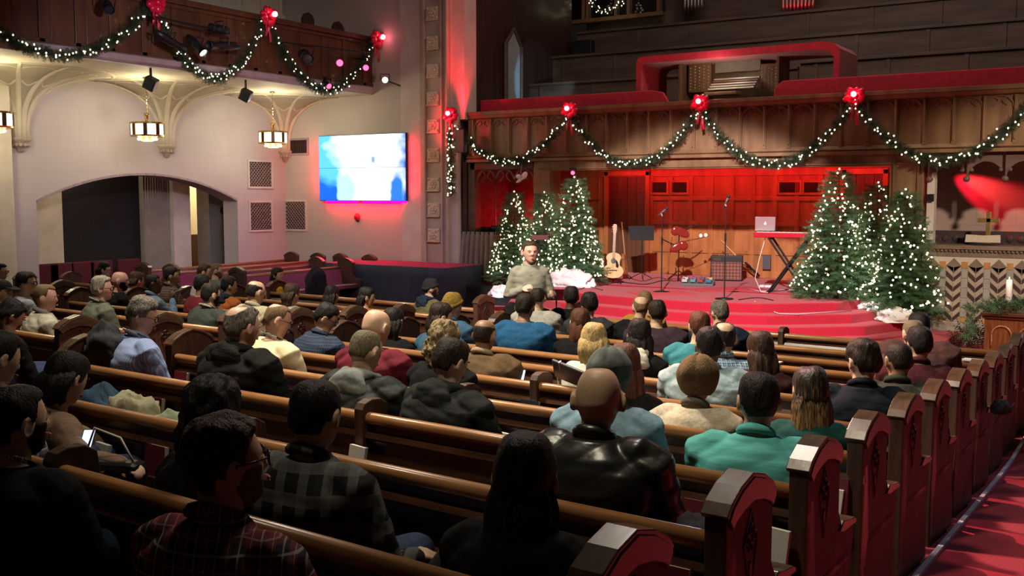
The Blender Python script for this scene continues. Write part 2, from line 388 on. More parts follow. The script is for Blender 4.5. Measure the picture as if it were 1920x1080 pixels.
# fan vaults springing from corbels on the side wall
def fan(yc, a0, a1, name):
    nA, nH = 16, 12; zb, ztop, R = EYE + .98, GZ0 + .13, 1.62
    def P(a, t, off=0):
        r = .10 + (R - .1) * (1 - math.cos(t * PI / 2)) ** 1.1; z = zb + (ztop - zb) * math.sin(t * PI / 2) ** .8
        r += off
        return Vector((XW + r * math.cos(a), yc + r * math.sin(a), z - off * .3))
    vs = []; fs = []
    for j in range(nH + 1):
        for i in range(nA + 1): vs.append(P(a0 + (a1 - a0) * i / nA, j / nH))
    for j in range(nH):
        for i in range(nA): fs.append((j * (nA + 1) + i, (j + 1) * (nA + 1) + i, (j + 1) * (nA + 1) + i + 1, j * (nA + 1) + i + 1))
    root = MB().add(vs, fs); o = struct(name, root, mat_noise('vault_web', (.44, .39, .27), (.50, .45, .32), 4, .75, .1), smooth=True)  # web toned darker than the ribs to stand in for relief shade
    s_ = o.modifiers.new('solid', 'SOLIDIFY'); s_.thickness = .03
    rb_ = MB(); nr = 6 if a1 - a0 > 2 else 3
    for k in range(nr + 1):
        a = a0 + (a1 - a0) * k / nr; rb_.tube([P(a, j / 10, .02) for j in range(11)], [.06 - .02 * j / 10 for j in range(11)], 6)
    for tt in (.62,):
        for k in range(nr):
            b0 = a0 + (a1 - a0) * k / nr; b1 = a0 + (a1 - a0) * (k + 1) / nr
            rb_.tube([P(b0 + (b1 - b0) * q / 8, tt - .10 * math.sin(q / 8 * PI), .015) for q in range(9)], .034, 5)
            rb_.tube([P(b0 + (b1 - b0) * q / 8, .80 + .08 * math.sin(q / 8 * PI), .015) for q in range(9)], .034, 5)
    rb_.tube([P(a0 + (a1 - a0) * q / 20, .99, .0) for q in range(21)], .05, 6)
    r_ = rb_.build('rib', M['cream'], o, True)
    cb = MB()
    prof = [(.02, -.24), (.06, -.22), (.09, -.14), (.15, -.08), (.16, -.05), (.20, -.03), (.20, .02), (.14, .04), (.12, .10)]
    cb.lathe(prof, (XW + .02, yc, zb), 14)
    for k in range(7):
        a = -PI / 2 + PI * k / 6; cb.ball((XW + .02 + .13 * math.cos(a), yc + .13 * math.sin(a), zb - .11), .035, 8, 6)
    cb.build('corbel', mat_noise('corbel_stone', (.42, .34, .26), (.5, .42, .33), 20, .8, .3), o, True)
    return o
fan(10.8, -PI / 2, PI / 2, 'trim_1'); fan(13.95, -PI / 2, PI / 2, 'trim_2'); fan(YT - .02, -PI / 2, 0, 'trim_3'); fan(7.7, -PI / 2, PI / 2, 'trim_4')

# ---- vents
def vent(name, p0, p1, plane, label, lattice=True, fr='plaster'):
    (xa, za), (xb, zb) = p0, p1
    if plane == 'X': fn = lambda u, v, d: (XW + d, u, v)
    elif plane == 'Y': fn = lambda u, v, d: (u, YT - d, v)
    else: fn = lambda u, v, d: (u, YR - .02 - d, v)
    r = empty(name, fn((xa + xb) / 2, min(za, zb), 0), 0, label, 'vent'); inv = Matrix.Translation(-r.location)
    def B(mb): mb.v = [tuple(inv @ Vector(p)) for p in mb.v]; return mb
    z0, z1 = min(za, zb), max(za, zb); x0, x1 = min(xa, xb), max(xa, xb); t = .045
    mb = MB()
    for u0, u1, v0, v1 in ((x0 - t, x1 + t, z1, z1 + t), (x0 - t, x1 + t, z0 - t, z0), (x0 - t, x0, z0, z1), (x1, x1 + t, z0, z1)):
        mb.prism([(u0, v0), (u1, v0), (u1, v1), (u0, v1)], fn, 0, .03)
    B(mb).build('frame', M[fr], r)
    mb = MB().prism([(x0, z0), (x1, z0), (x1, z1), (x0, z1)], fn, .002, .006); B(mb).build('backing', M['black'], r)
    mb = MB()
    if lattice:
        s_ = .085; wd, hg = x1 - x0, z1 - z0; k = -hg
        while k < wd:
            for sgn in (1, -1):
                # clipped diagonal
                pts = []
                for q in (0, 1):
                    t0 = max(0, -k); t1 = min(hg, wd - k)
                    tt = t0 if q == 0 else t1
                    u = k + tt; v = tt if sgn > 0 else hg - tt
                    pts.append(Vector(fn(x0 + u, z0 + v, .016)))
                if (pts[0] - pts[1]).length > .02: mb.tube(pts, .013, 4)
            k += s_
    else:
        nb = 12
        for i in range(1, nb): mb.prism([(x0 + (x1 - x0) * i / nb - .006, z0), (x0 + (x1 - x0) * i / nb + .006, z0), (x0 + (x1 - x0) * i / nb + .006, z1), (x0 + (x1 - x0) * i / nb - .006, z1)], fn, .006, .02)
    B(mb).build('grille', mat_noise('vent_metal', (.20, .15, .14), (.27, .21, .2), 20, .6, .1) if lattice else M['pew'], r)
a, b_ = onX(466, 303, XW), onX(508, 350, XW); vent('wall_vent', (a.y, a.z), (b_.y, b_.z), 'X', 'upper lattice wall vent right of the arched opening')
a, b_ = onX(468, 380, XW), onX(508, 430, XW); vent('wall_vent', (a.y, a.z), (b_.y, b_.z), 'X', 'lower lattice wall vent right of the arched opening, below another')
a, b_ = onY(535, 378, YT), onY(574, 430, YT); vent('wall_vent', (a.x, a.z), (b_.x, b_.z), 'Y', 'lattice wall vent on the screen wall low left of the bright screen')
a, b_ = onY(532, 264, YT), onY(577, 287, YT); vent('wall_vent', (a.x, a.z), (b_.x, b_.z), 'Y', 'small wide wall vent behind the right chandelier', False, 'archtrim')

# ---- video wall
p0, p1 = onY(598, 256, YT - .12), onY(761, 376, YT - .12)
vw = empty('video_wall', ((p0.x + p1.x) / 2, YT - .02, p1.z), 0, 'bright blue and white video screen mounted on the plaster wall', 'screen')
W_, H_ = p1.x - p0.x, p0.z - p1.z
MB().box(-W_ / 2 - .01, W_ / 2 + .01, -.10, 0, -.01, H_ + .01).build('housing', M['black'], vw, bevel=.004)
m, nt, b = base_mat('video_picture', (0, 0, 0), .3)
v = coords(nt, 'Generated'); 
def screen_mat(qx, qz):
    m, nt, b = base_mat('video_picture', (0, 0, 0), .3)
    tc = N(nt, 'ShaderNodeTexCoord'); mp = N(nt, 'ShaderNodeMapping'); nt.links.new(tc.outputs['Object'], mp.inputs[0])
    mp.inputs['Scale'].default_value = (1 / W_, 1, 1 / H_)
    sp = N(nt, 'ShaderNodeSeparateXYZ'); nt.links.new(mp.outputs[0], sp.inputs[0])
    def blob(cx, cz, rx, rz):
        a = N(nt, 'ShaderNodeMath', operation='SUBTRACT'); nt.links.new(sp.outputs['X'], a.inputs[0]); a.inputs[1].default_value = cx
        a2 = N(nt, 'ShaderNodeMath', operation='DIVIDE'); nt.links.new(a.outputs[0], a2.inputs[0]); a2.inputs[1].default_value = rx
        a3 = N(nt, 'ShaderNodeMath', operation='POWER'); nt.links.new(a2.outputs[0], a3.inputs[0]); a3.inputs[1].default_value = 2
        c = N(nt, 'ShaderNodeMath', operation='SUBTRACT'); nt.links.new(sp.outputs['Z'], c.inputs[0]); c.inputs[1].default_value = cz
        c2 = N(nt, 'ShaderNodeMath', operation='DIVIDE'); nt.links.new(c.outputs[0], c2.inputs[0]); c2.inputs[1].default_value = rz
        c3 = N(nt, 'ShaderNodeMath', operation='POWER'); nt.links.new(c2.outputs[0], c3.inputs[0]); c3.inputs[1].default_value = 2
        s_ = N(nt, 'ShaderNodeMath', operation='ADD'); nt.links.new(a3.outputs[0], s_.inputs[0]); nt.links.new(c3.outputs[0], s_.inputs[1])
        nz = N(nt, 'ShaderNodeTexNoise'); nz.inputs['Scale'].default_value = 5; nt.links.new(mp.outputs[0], nz.inputs['Vector'])
        q = N(nt, 'ShaderNodeMath', operation='MULTIPLY_ADD'); nt.links.new(nz.outputs[0], q.inputs[0]); q.inputs[1].default_value = 1.6; nt.links.new(s_.outputs[0], q.inputs[2])
        mr = N(nt, 'ShaderNodeMapRange'); mr.inputs[1].default_value = 1.5; mr.inputs[2].default_value = 2.2; mr.inputs[3].default_value = 1; mr.inputs[4].default_value = 0
        nt.links.new(q.outputs[0], mr.inputs[0]); return mr.outputs[0]
    # overexposed figure: white upper middle and lower right of a saturated blue field
    g = mixc(nt, blob(-.35, .75, .22, .5), (.0, .12, 1.0), (.10, .55, 1.0))
    g = mixc(nt, blob(.05, .78, .42, .42), g, (.85, .97, 1.0))
    g = mixc(nt, blob(.12, .25, .36, .40), g, (.80, .95, 1.0))
    g = mixc(nt, blob(-.18, .16, .10, .22), g, (.45, .85, 1.0))
    g = mixc(nt, blob(.40, .10, .07, .30), g, (.02, .18, .95))
    g = mixc(nt, blob(.14, .62, .02, .05), g, (.1, .25, .8))
    nt.links.new(g, b.inputs['Emission Color']); b.inputs['Emission Strength'].default_value = 1.5
    return m
sm = screen_mat(0, 0)
for qx in (0, 1):
    for qz in (0, 1):
        g = .006
        MB().box(-W_ / 2 + qx * W_ / 2 + (g / 2 if qx else 0), qx * W_ / 2 - (0 if qx else g / 2), -.106, -.10, qz * H_ / 2 + (g / 2 if qz else 0), (qz + 1) * H_ / 2 - (0 if qz else g / 2)).build('screen', sm, vw)
ls = MB()
ls.box(-W_ / 2 + .12, -.15, -.05, -.03, -.045, -.015).box(-.02, W_ / 2 - .02, -.05, -.03, -.045, -.015)
ls.build('light_strip', mat_flat('red_led', (1, 0, .02), emit=(1, .0, .03), estr=60), vw)
light('red_screen_glow', 'AREA', (vw.location.x + .1, YT - .11, p1.z - .03), (vw.location.x + .1, YT, p1.z - .45), 13, (1, 0, .03), W_ * .8, size_y=.04)
light('red_screen_side', 'AREA', (p1.x + .06, YT - .2, (p0.z + p1.z) / 2), (p1.x + .5, YT - .05, (p0.z + p1.z) / 2), 6, (1, 0, .05), .04, size_y=1.2)
light('red_screen_left', 'AREA', (p0.x - .05, YT - .2, (p0.z + p1.z) / 2), (p0.x - .5, YT, (p0.z + p1.z) / 2), 5, (1, 0, .05), .04, size_y=1.2)
# sounder on the wall below
p = onY(671, 407, YT); a = empty('alarm_bell', p, 0, 'small round red alarm bell on the wall under the video screen', 'alarm bell')
MB().lathe([(.0, 0), (.07, 0), (.085, -.03), (.07, -.06), (.03, -.085), (0, -.09)], (0, 0, 0), 16, Matrix.Rotation(-PI / 2, 3, 'X')).build('bell', M['ribbon'], a, True)
MB().box(-.03, .03, -.03, 0, -.1, -.05).build('bracket', M['black'], a)

# ---- proscenium pier with rosettes
M['pierm'] = mat_noise('pier_paint', (.46, .37, .30), (.54, .44, .36), 4, .7, .08)
struct('wall_pier', MB().box(-13.22, -12.45, YT - .10, YT + .5, 0, 12), M['pierm'])
xa, xb = onY(796, 300, YT - .1).x, onY(832, 300, YT - .1).x
mb = MB().box(xa, xa + .06, YT - .16, YT - .10, 0, 12).box(xb - .05, xb, YT - .16, YT - .10, 0, 12).box(xb + .12, xb + .16, YT - .2, YT - .1, 0, 12)
struct('trim_pier', mb, M['pierm'], bevel=.012)
xm = (xa + xb) / 2
def rosette(z):
    mb = MB().box(-.15, .15, -.05, 0, -.13, .13)
    for k in range(6):
        a = PI / 3 * k; mb.ball((.062 * math.cos(a), -.06, .062 * math.sin(a)), (.036, .025, .036), 8, 6)
    mb.ball((0, -.07, 0), .03, 8, 6)
    for sx in (-1, 1):
        for sz in (-1, 1): mb.ball((sx * .115, -.055, sz * .095), .03, 8, 6)
    mb.box(-.16, .16, -.075, 0, -.155, -.125)
    return mb
ros = None
for i, py in enumerate((25, 80, 132, 184, 236, 290, 345, 393, 440)):
    z = onY(814, py, YT - .1).z
    if ros is None:
        ros = rosette(0).build('carved_rosette', mat_noise('rosette_stone', (.62, .52, .36), (.70, .6, .44), 20, .8, .3), bevel=.008)
        o = ros
    else: o = ros.copy(); C.objects.link(o)
    o.location = (xm + .01, YT - .10, z)
    names = ['topmost, at the upper edge of the picture', 'second from the top', 'third from the top, level with the gallery end', 'fourth from the top', 'fifth from the top, level with the balcony rail', 'sixth from the top, level with the balcony panels', 'seventh from the top, beside the bright screen', 'eighth from the top', 'lowest, above the black platform']
    tag(o, 'square carved rosette on the stage pier, ' + names[i], 'rosette', 'carved rosettes on the pier')
# reveal of the stage opening and dark side wall behind it
struct('wall_stage_reveal', MB().box(-12.45, -12.16, YT + .0, YT + .42, GZ0 - .5, 12).box(-12.45, -12.30, YT - .05, YT + .05, 0, 4), M['plaster'])
p_a, p_b = (-12.16, YT + .42), (-12.6, 22.5)
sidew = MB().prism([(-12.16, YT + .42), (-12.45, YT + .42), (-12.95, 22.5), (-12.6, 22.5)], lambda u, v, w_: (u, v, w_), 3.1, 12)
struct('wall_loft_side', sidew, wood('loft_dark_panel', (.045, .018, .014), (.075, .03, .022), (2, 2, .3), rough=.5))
# blue lit lancet doorway in that side wall
d0, d1 = onX(942, 120, -12.3), onX(968, 120, -12.4)
zt_ = onX(954, 55, -12.35).z
fl = lambda u, v, d: (-12.15 - (u - YT - .42) * .085 + d, u, v)
m_ = (d0.y + d1.y) / 2
MBd = MB().prism([(d0.y, 3.4), (d1.y, 3.4), (d1.y, zt_ - .35), (m_, zt_), (d0.y, zt_ - .35)], fl, 0, .03)
struct('door_1', MBd, mat_noise('blue_grey_door', (.42, .50, .54), (.50, .58, .62), 6, .6, .1))
mb = MB()
mb.tube([fl(d0.y, 3.4, .04), fl(d0.y, zt_ - .35, .04), fl(m_, zt_, .04), fl(d1.y, zt_ - .35, .04), fl(d1.y, 3.4, .04)], .05, 6)
struct('trim_lancet', mb, M['loft'])
# ============================================================= STAGE, BALCONY, LOFT
APR = [(-12.6, 17.3), (-10.15, 17.2), (-9.7, 16.3), (-8.6, 15.6), (-7.3, 15.35), (-6.2, 15.32), (-5.3, 15.6), (-4.35, 16.4), (-4.05, 17.3)]
CX, CY = -7.2, 18.6
def apron(k):
    out = [];
    for i, (x, y) in enumerate(APR):
        if i == 0: continue
        dx, dy = x - CX, y - CY; L = math.hypot(dx, dy); s_ = (L + .34 * k) / L; out.append((CX + dx * s_, CY + dy * s_))
    return out
fz = lambda u, v, w_: (u, v, w_)
struct('floor_stage', MB().box(-12.3, -3.3, YB - .05, YR, 0, ZS).prism(list(reversed([(p[0], p[1]) for p in apron(0)])), fz, 0, ZS), M['carpet'], bevel=.02)
for k in range(1, 4):
    poly = apron(k); poly = list(reversed(poly))
    struct('floor_step', MB().prism(poly, fz, 0, ZS - .145 * k), M['carpet'], bevel=.02)
# low carpeted landing at the right of the steps
a = onZ(1790, 628, .22); b_ = onZ(1700, 645, .22)
struct('floor_landing', MB().box(-4.6, a.x, a.y - 1.25, YB - .02, 0, .22), M['carpet'], bevel=.015)
# stage left wing platform with black skirt
wing = empty('stage_wing', (-10.95, 16.9, FRONT_Z), 0, 'low black platform wing draped with creased black cloth left of the steps', 'platform')
MB().box(-.76, .76, -.25, .34, 0, ZS - .12).build('deck', M['blackcloth'], wing)
mb = MB(); vs = []; fs = []; n = 60
for j in range(8):
    for i in range(n + 1):
        x = -.77 + 1.54 * i / n; z = (ZS - .11) * (1 - j / 7)
        vs.append((x, -.28 - .006 * math.sin(i * .45) - .04 * noise.noise((x * 3, z * 4, 1)) - .15 * (j / 7) ** 2, z))
for j in range(7):
    for i in range(n): fs.append((j * (n + 1) + i, (j + 1) * (n + 1) + i, (j + 1) * (n + 1) + i + 1, j * (n + 1) + i + 1))
o = mb.add(vs, fs).build('skirt', mat_noise('black_sheet', (.006, .007, .010), (.014, .016, .024), 3, .7, .5, bscale=5), wing, True); o.modifiers.new('s', 'SOLIDIFY').thickness = .01
# portable riser with red top and blue-black skirt
r0, r1 = onY(605, 492, 15.9), onY(833, 503, 15.9)
rz = .98
ri = empty('portable_riser', ((r0.x + r1.x) / 2, 15.9, FRONT_Z), 0, 'tall portable stage riser with red top and dark blue skirt below the screen', 'platform')
L_ = r1.x - r0.x
MB().box(-L_ / 2, L_ / 2, .03, 1.28, 0, r1.z - FRONT_Z - .04).build('frame', M['black'], ri)
MB().prism([(-L_ / 2, 0), (L_ / 2, 0), (L_ / 2, 1.3), (-L_ / 2 , 1.3)], fz, r1.z - FRONT_Z - .05, r1.z - FRONT_Z).build('deck', mat_noise('riser_carpet', (.40, .02, .09), (.5, .03, .12), 40, .9, .2), ri)
mb = MB(); vs = []; fs = []; n = 120; H = r1.z - FRONT_Z
path = [(-L_ / 2, 1.3)] + [(-L_ / 2 - .01, 1.3 - 1.3 * i / 20) for i in range(1, 20)] + [(-L_ / 2 + L_ * i / 80, 0) for i in range(81)] + [(L_ / 2 + .01, 1.3 * i / 20) for i in range(1, 21)]
for j in range(6):
    for i, (x, y) in enumerate(path): vs.append((x, y - .012 * math.sin(i * 1.1) * (j / 5) - .01, H * (1 - j / 5)))
n = len(path)
for j in range(5):
    for i in range(n - 1): fs.append((j * n + i, (j + 1) * n + i, (j + 1) * n + i + 1, j * n + i + 1))
o = mb.add(vs, fs).build('skirt', M['skirt'], ri, True); o.modifiers.new('s', 'SOLIDIFY').thickness = .01

# ---- pillars, fascia and back wall of the recess
BZ0, BZ1, FZ0 = EYE + .685, EYE + 1.62, EYE + .47
X_OL, X_OR = onY(1035, 330, YB).x, onY(1668, 330, YB).x
X_PL, X_PR = onY(1000, 330, YB).x, onY(1732, 330, YB).x
mb = MB().box(X_PL, X_OL, YB, YB + .35, ZS - .6, BZ0).box(X_OR, X_PR, YB, YB + .35, 0, BZ0)
struct('wall_stage_pillars', mb, M['oak'], bevel=.01)
mb = MB().box(X_OR + .05, X_OR + .09, YB - .03, YB, ZS, BZ0 - .1).box(X_PR - .1, X_PR - .06, YB - .03, YB, ZS, BZ0 - .1).box(X_OL - .06, X_OL - .02, YB - .03, YB, ZS, FZ0)
struct('trim_pillars', mb, M['oak'], bevel=.01)
struct('wall_fascia', MB().box(X_OL, X_OR, YB, YB + .3, FZ0, BZ0), M['oak'])
mb = MB().box(-12.2, 3.5, YB - .10, YB, BZ0 - .03, BZ0 + .03).box(X_OL - .3, X_OR + .3, YB - .03, YB, FZ0 + .02, FZ0 + .05)
struct('trim_balcony_sill', mb, M['oak'], bevel=.01)
struct('ceiling_stage', MB().box(-12.3, 3.5, YB + .02, YR, BZ0, BZ0 + .12), M['loft'])
# panelled back wall
struct('wall_back', MB().box(-12.3, -3.2, YR, YR + .1, 0, BZ0), M['panel'])
mb = MB()
zr = [onY(1300, y, YR).z for y in (520, 470, 418, 372, 322)]
zr[0] = ZS
xd0, xd1 = onY(1143, 400, YR).x, onY(1212, 400, YR).x
x = xd1 + .12; xe = onY(1700, 400, YR).x; cols = []
while x < xe: cols.append(x); x += .455
for cx in cols: mb.box(cx - .05, cx + .05, YR - .03, YR, ZS, BZ0)
for z in zr[1:4]: mb.box(cols[0], xe, YR - .034, YR, z - .045, z + .045)
mb.box(cols[0], xe, YR - .05, YR, ZS, ZS + .14).box(-12.3, xe, YR - .04, YR, BZ0 - .3, BZ0)
for cx in (-11.9, -11.3, -10.7, -10.1, -9.6): mb.box(cx - .05, cx + .05, YR - .03, YR, ZS, BZ0)
for z in zr[1:4]: mb.box(-12.3, xd0 - .1, YR - .034, YR, z - .045, z + .045)
struct('trim_back_panels', mb, M['panel'], bevel=.012)
# doors in the back wall
def plank_door(x0, x1, z1, name):
    mb = MB(); n = 4
    for i in range(n):
        a, b2 = x0 + (x1 - x0) * i / n, x0 + (x1 - x0) * (i + 1) / n; mb.box(a + .006, b2 - .006, YR - .035, YR - .005, ZS, z1)
    for z in (ZS + .35, ZS + 1.0, z1 - .35): mb.box(x0 + .01, x1 - .01, YR - .045, YR - .035, z - .012, z + .012)
    d = struct(name, mb, wood('plank_door', (.10, .045, .022), (.15, .07, .035), (3, 3, .4), rough=.5), bevel=.004)
    MB().ball((x1 - .08, YR - .09, ZS + 1.0), .03).tube([(x1 - .08, YR - .09, ZS + 1), (x1 - .08, YR - .04, ZS + 1)], .012).build('door_handle', M['brass'], d, True)
    t = MB()
    for a in (x0 - .1, x1): t.box(a, a + .1, YR - .09, YR, ZS, z1 + .1)
    t.box(x0 - .1, x1 + .1, YR - .09, YR, z1, z1 + .12)
    struct('trim_door', t, M['panel'], bevel=.012)
plank_door(xd0, xd1, onY(1180, 330, YR).z, 'door_2')
xq0, xq1 = onY(1588, 400, YR).x, onY(1655, 400, YR).x
plank_door(xq0, xq1, onY(1610, 327, YR).z, 'door_3')
for x0, x1, lab in ((1222, 1250, 'dark louvred vent in the red lit panelling, just right of the plank door'), (1260, 1288, 'second dark louvred vent from the plank door in the red lit panelling'), (1462, 1500, 'dark louvred vent in the panelling above the laptop'), (1508, 1542, 'dark louvred vent in the panelling nearest the right trees')):
    a, b_ = onY(x0, 342, YR - .03), onY(x1, 361, YR - .03); vent('wall_vent', (a.x, a.z), (b_.x, b_.z), 'R', lab, False, 'panel')
# left niche
xn0 = -12.16
struct('wall_niche_back', MB().box(xn0 - .2, X_PL, YB + 1.6, YB + 1.7, 0, BZ0), mat_noise('niche_panel', (.16, .05, .04), (.22, .07, .05), 3, .7, .1))
mb = MB().box(xn0 - .05, xn0 + .12, YB - .02, YB + .2, 0, BZ0)
mb.box(xn0, X_PL, YB - .02, YB + .12, BZ0 - .18, BZ0)
struct('trim_niche', mb, M['loft'], bevel=.01)
struct('wall_niche_side', MB().box(xn0 - .2, xn0 - .1, YB, YB + 1.7, 0, BZ0), M['loft'])
light('red_niche', 'POINT', (-11.35, YB + 1.35, 1.85), None, 30, (1, .0, .02), .08)

# tracery helper: little cusped arch between two uprights
def cusp(mb, x0, x1, zt, Yp, r=.012, drop=.16, n=10):
    c = (x0 + x1) / 2; w2 = (x1 - x0) / 2
    for sx in (-1, 1):
        pts = [(c + sx * w2 * math.cos(t * PI / 2) , Yp, zt - drop + drop * math.sin(t * PI / 2) ** .7) for t in [i / n for i in range(n + 1)]]
        mb.tube(pts, r, 5)
        pts = [(c + sx * w2 * (.55 - .4 * math.sin(t * PI)), Yp, zt - drop * .75 * t - .01) for t in [i / 6 for i in range(7)]]
        mb.tube(pts, r * .8, 5)
        mb.tube([(c + sx * w2 * .5, Yp, zt - .02), (c + sx * w2 * .95, Yp, zt - drop * .6)], r * .8, 5)
mb = MB(); 
for i in range(3): cusp(mb, xn0 + .15 + i * (X_PL - xn0 - .15) / 3, xn0 + .15 + (i + 1) * (X_PL - xn0 - .15) / 3, BZ0 - .18, YB + .03, .022, .3)
struct('trim_niche_tracery', mb, M['loft'])
# ---- balcony front
fr = struct('wall_balcony_front', MB().box(-12.2, 3.5, YB - .02, YB + .12, BZ0, BZ1), M['oak'])
mb = MB().prism([(YB - .14, BZ1 - .02), (YB - .14, BZ1 + .05), (YB + .2, BZ1 + .05), (YB + .2, BZ1 - .02)], lambda u, v, w_: (w_, u, v), -12.2, 3.5)
mb.prism([(YB - .09, BZ1 - .08), (YB - .12, BZ1 - .02), (YB, BZ1 - .02), (YB, BZ1 - .11)], lambda u, v, w_: (w_, u, v), -12.2, 3.5)
mb.prism([(YB - .06, BZ0 + .03), (YB - .10, BZ0 + .06), (YB - .03, BZ0 + .12), (YB, BZ0 + .12), (YB, BZ0 + .03)], lambda u, v, w_: (w_, u, v), -12.2, 3.5)
mb.build('rail_moulding', M['oak'], fr, bevel=.006)
mu = MB(); tr = MB(); x = -12.05; pitch = .435
while x < 3.2:
    mu.box(x - .03, x + .03, YB - .06, YB - .02, BZ0 + .10, BZ1 - .1).box(x - .014, x + .014, YB - .085, YB - .06, BZ0 + .16, BZ1 - .1)
    cusp(tr, x + .035, x + pitch - .035, BZ1 - .11, YB - .035, .013, .17); x += pitch
mu.build('mullion', M['oak'], fr, bevel=.006); tr.build('tracery', M['oak'], fr)
# ---- red drapes behind the balcony rail
def drape(name, x0, x1, z0, z1, Y, lab, roundr=False, roundl=False):
    mb = MB(); poly = [(x0, z0), (x1, z0)]
    if roundr: poly += [(x1, z1 - .25), (x1 - .12, z1 - .05), (x1 - .35, z1)]
    else: poly += [(x1, z1)]
    if roundl: poly += [(x0 + .18, z1), (x0 + .04, z1 - .1)]
    else: poly += [(x0, z1)]
    mb.prism(poly, lambda u, v, w_: (u, w_, v), Y, Y + .06); o = mb.build(name, M['cloth_red'], bevel=.02)
    return tag(o, lab, 'drape')
drape('balcony_drape', -12.12, -7.9, BZ1 - .1, EYE + 1.94, YB + .30, 'long red cloth drape along the balcony rail left of the organ', roundr=True)
drape('balcony_drape', -5.95, 3.4, BZ1 - .1, EYE + 1.97, YB + .30, 'long red cloth drape along the balcony rail right of the organ', roundl=True)
# ---- choir loft
struct('floor_loft', MB().box(-12.6, 3.5, YB + .12, 24, BZ0 + .12, BZ0 + .5), M['loft'])
def tier(Y, px, py, name='wall_loft_tier', x0=-12.5, cap=True, x1=3.5):
    z = onY(px, py, Y).z
    mb = MB().box(x0, x1, Y, Y + .08, BZ0 + .4, z)
    if cap: mb.box(x0, x1, Y - .05, Y + .12, z - .03, z + .03)
    xx = x0 + .3
    while xx < x1 - .1: mb.box(xx - .04, xx + .04, Y - .02, Y, BZ0 + .4, z - .04); xx += 1.35
    return struct(name, mb, M['loft'], bevel=.008)
tier(20.2, 1750, 100, x0=-6.2); tier(20.2, 1000, 160, x0=-12.4, x1=-6.25); tier(21.4, 1600, 62); tier(22.6, 1300, 42)
struct('wall_loft_back', MB().box(-13, 3.5, 24, 24.2, BZ0, 12), M['loft'])
# window band high on the loft back wall
zb, zc = onY(1150, 31, 23.6).z, onY(1150, 31, 23.6).z + 1.6
mb = MB(); xa_, xb_ = onY(880, 10, 23.6).x, onY(1245, 10, 23.6).x
mb.box(xa_, xb_, 23.5, 23.7, zb - .1, zb)
k = xa_
xs_ = [xa_ + (xb_ - xa_) * t for t in (0, .16, .29, .43, .45, .5, .62, .64, .78, .84, .98)]
for x in xs_: mb.box(x - .04, x + .04, 23.5, 23.7, zb, zc)
struct('window_1', mb, M['oak'], bevel=.01)
struct('window_2', MB().box(xa_, xb_, 23.65, 23.68, zb, zc), mat_flat('dark_glass', (.01, .008, .01), .1))
x0, x1 = onY(987, 10, 23.3).x, onY(1034, 10, 23.3).x
struct('wall_red_lit_pier', MB().prism([(x0, 23.3), (x1, 23.3), (x1, 23.6), (x0, 23.6)], fz, zb + .02, zc), M['plaster'])
light('red_high', 'SPOT', ((x0 + x1) / 2, 22.9, zb + .05), ((x0 + x1) / 2, 23.6, zb + 1.1), 60, (1, .0, .03), .05, 80, .5)

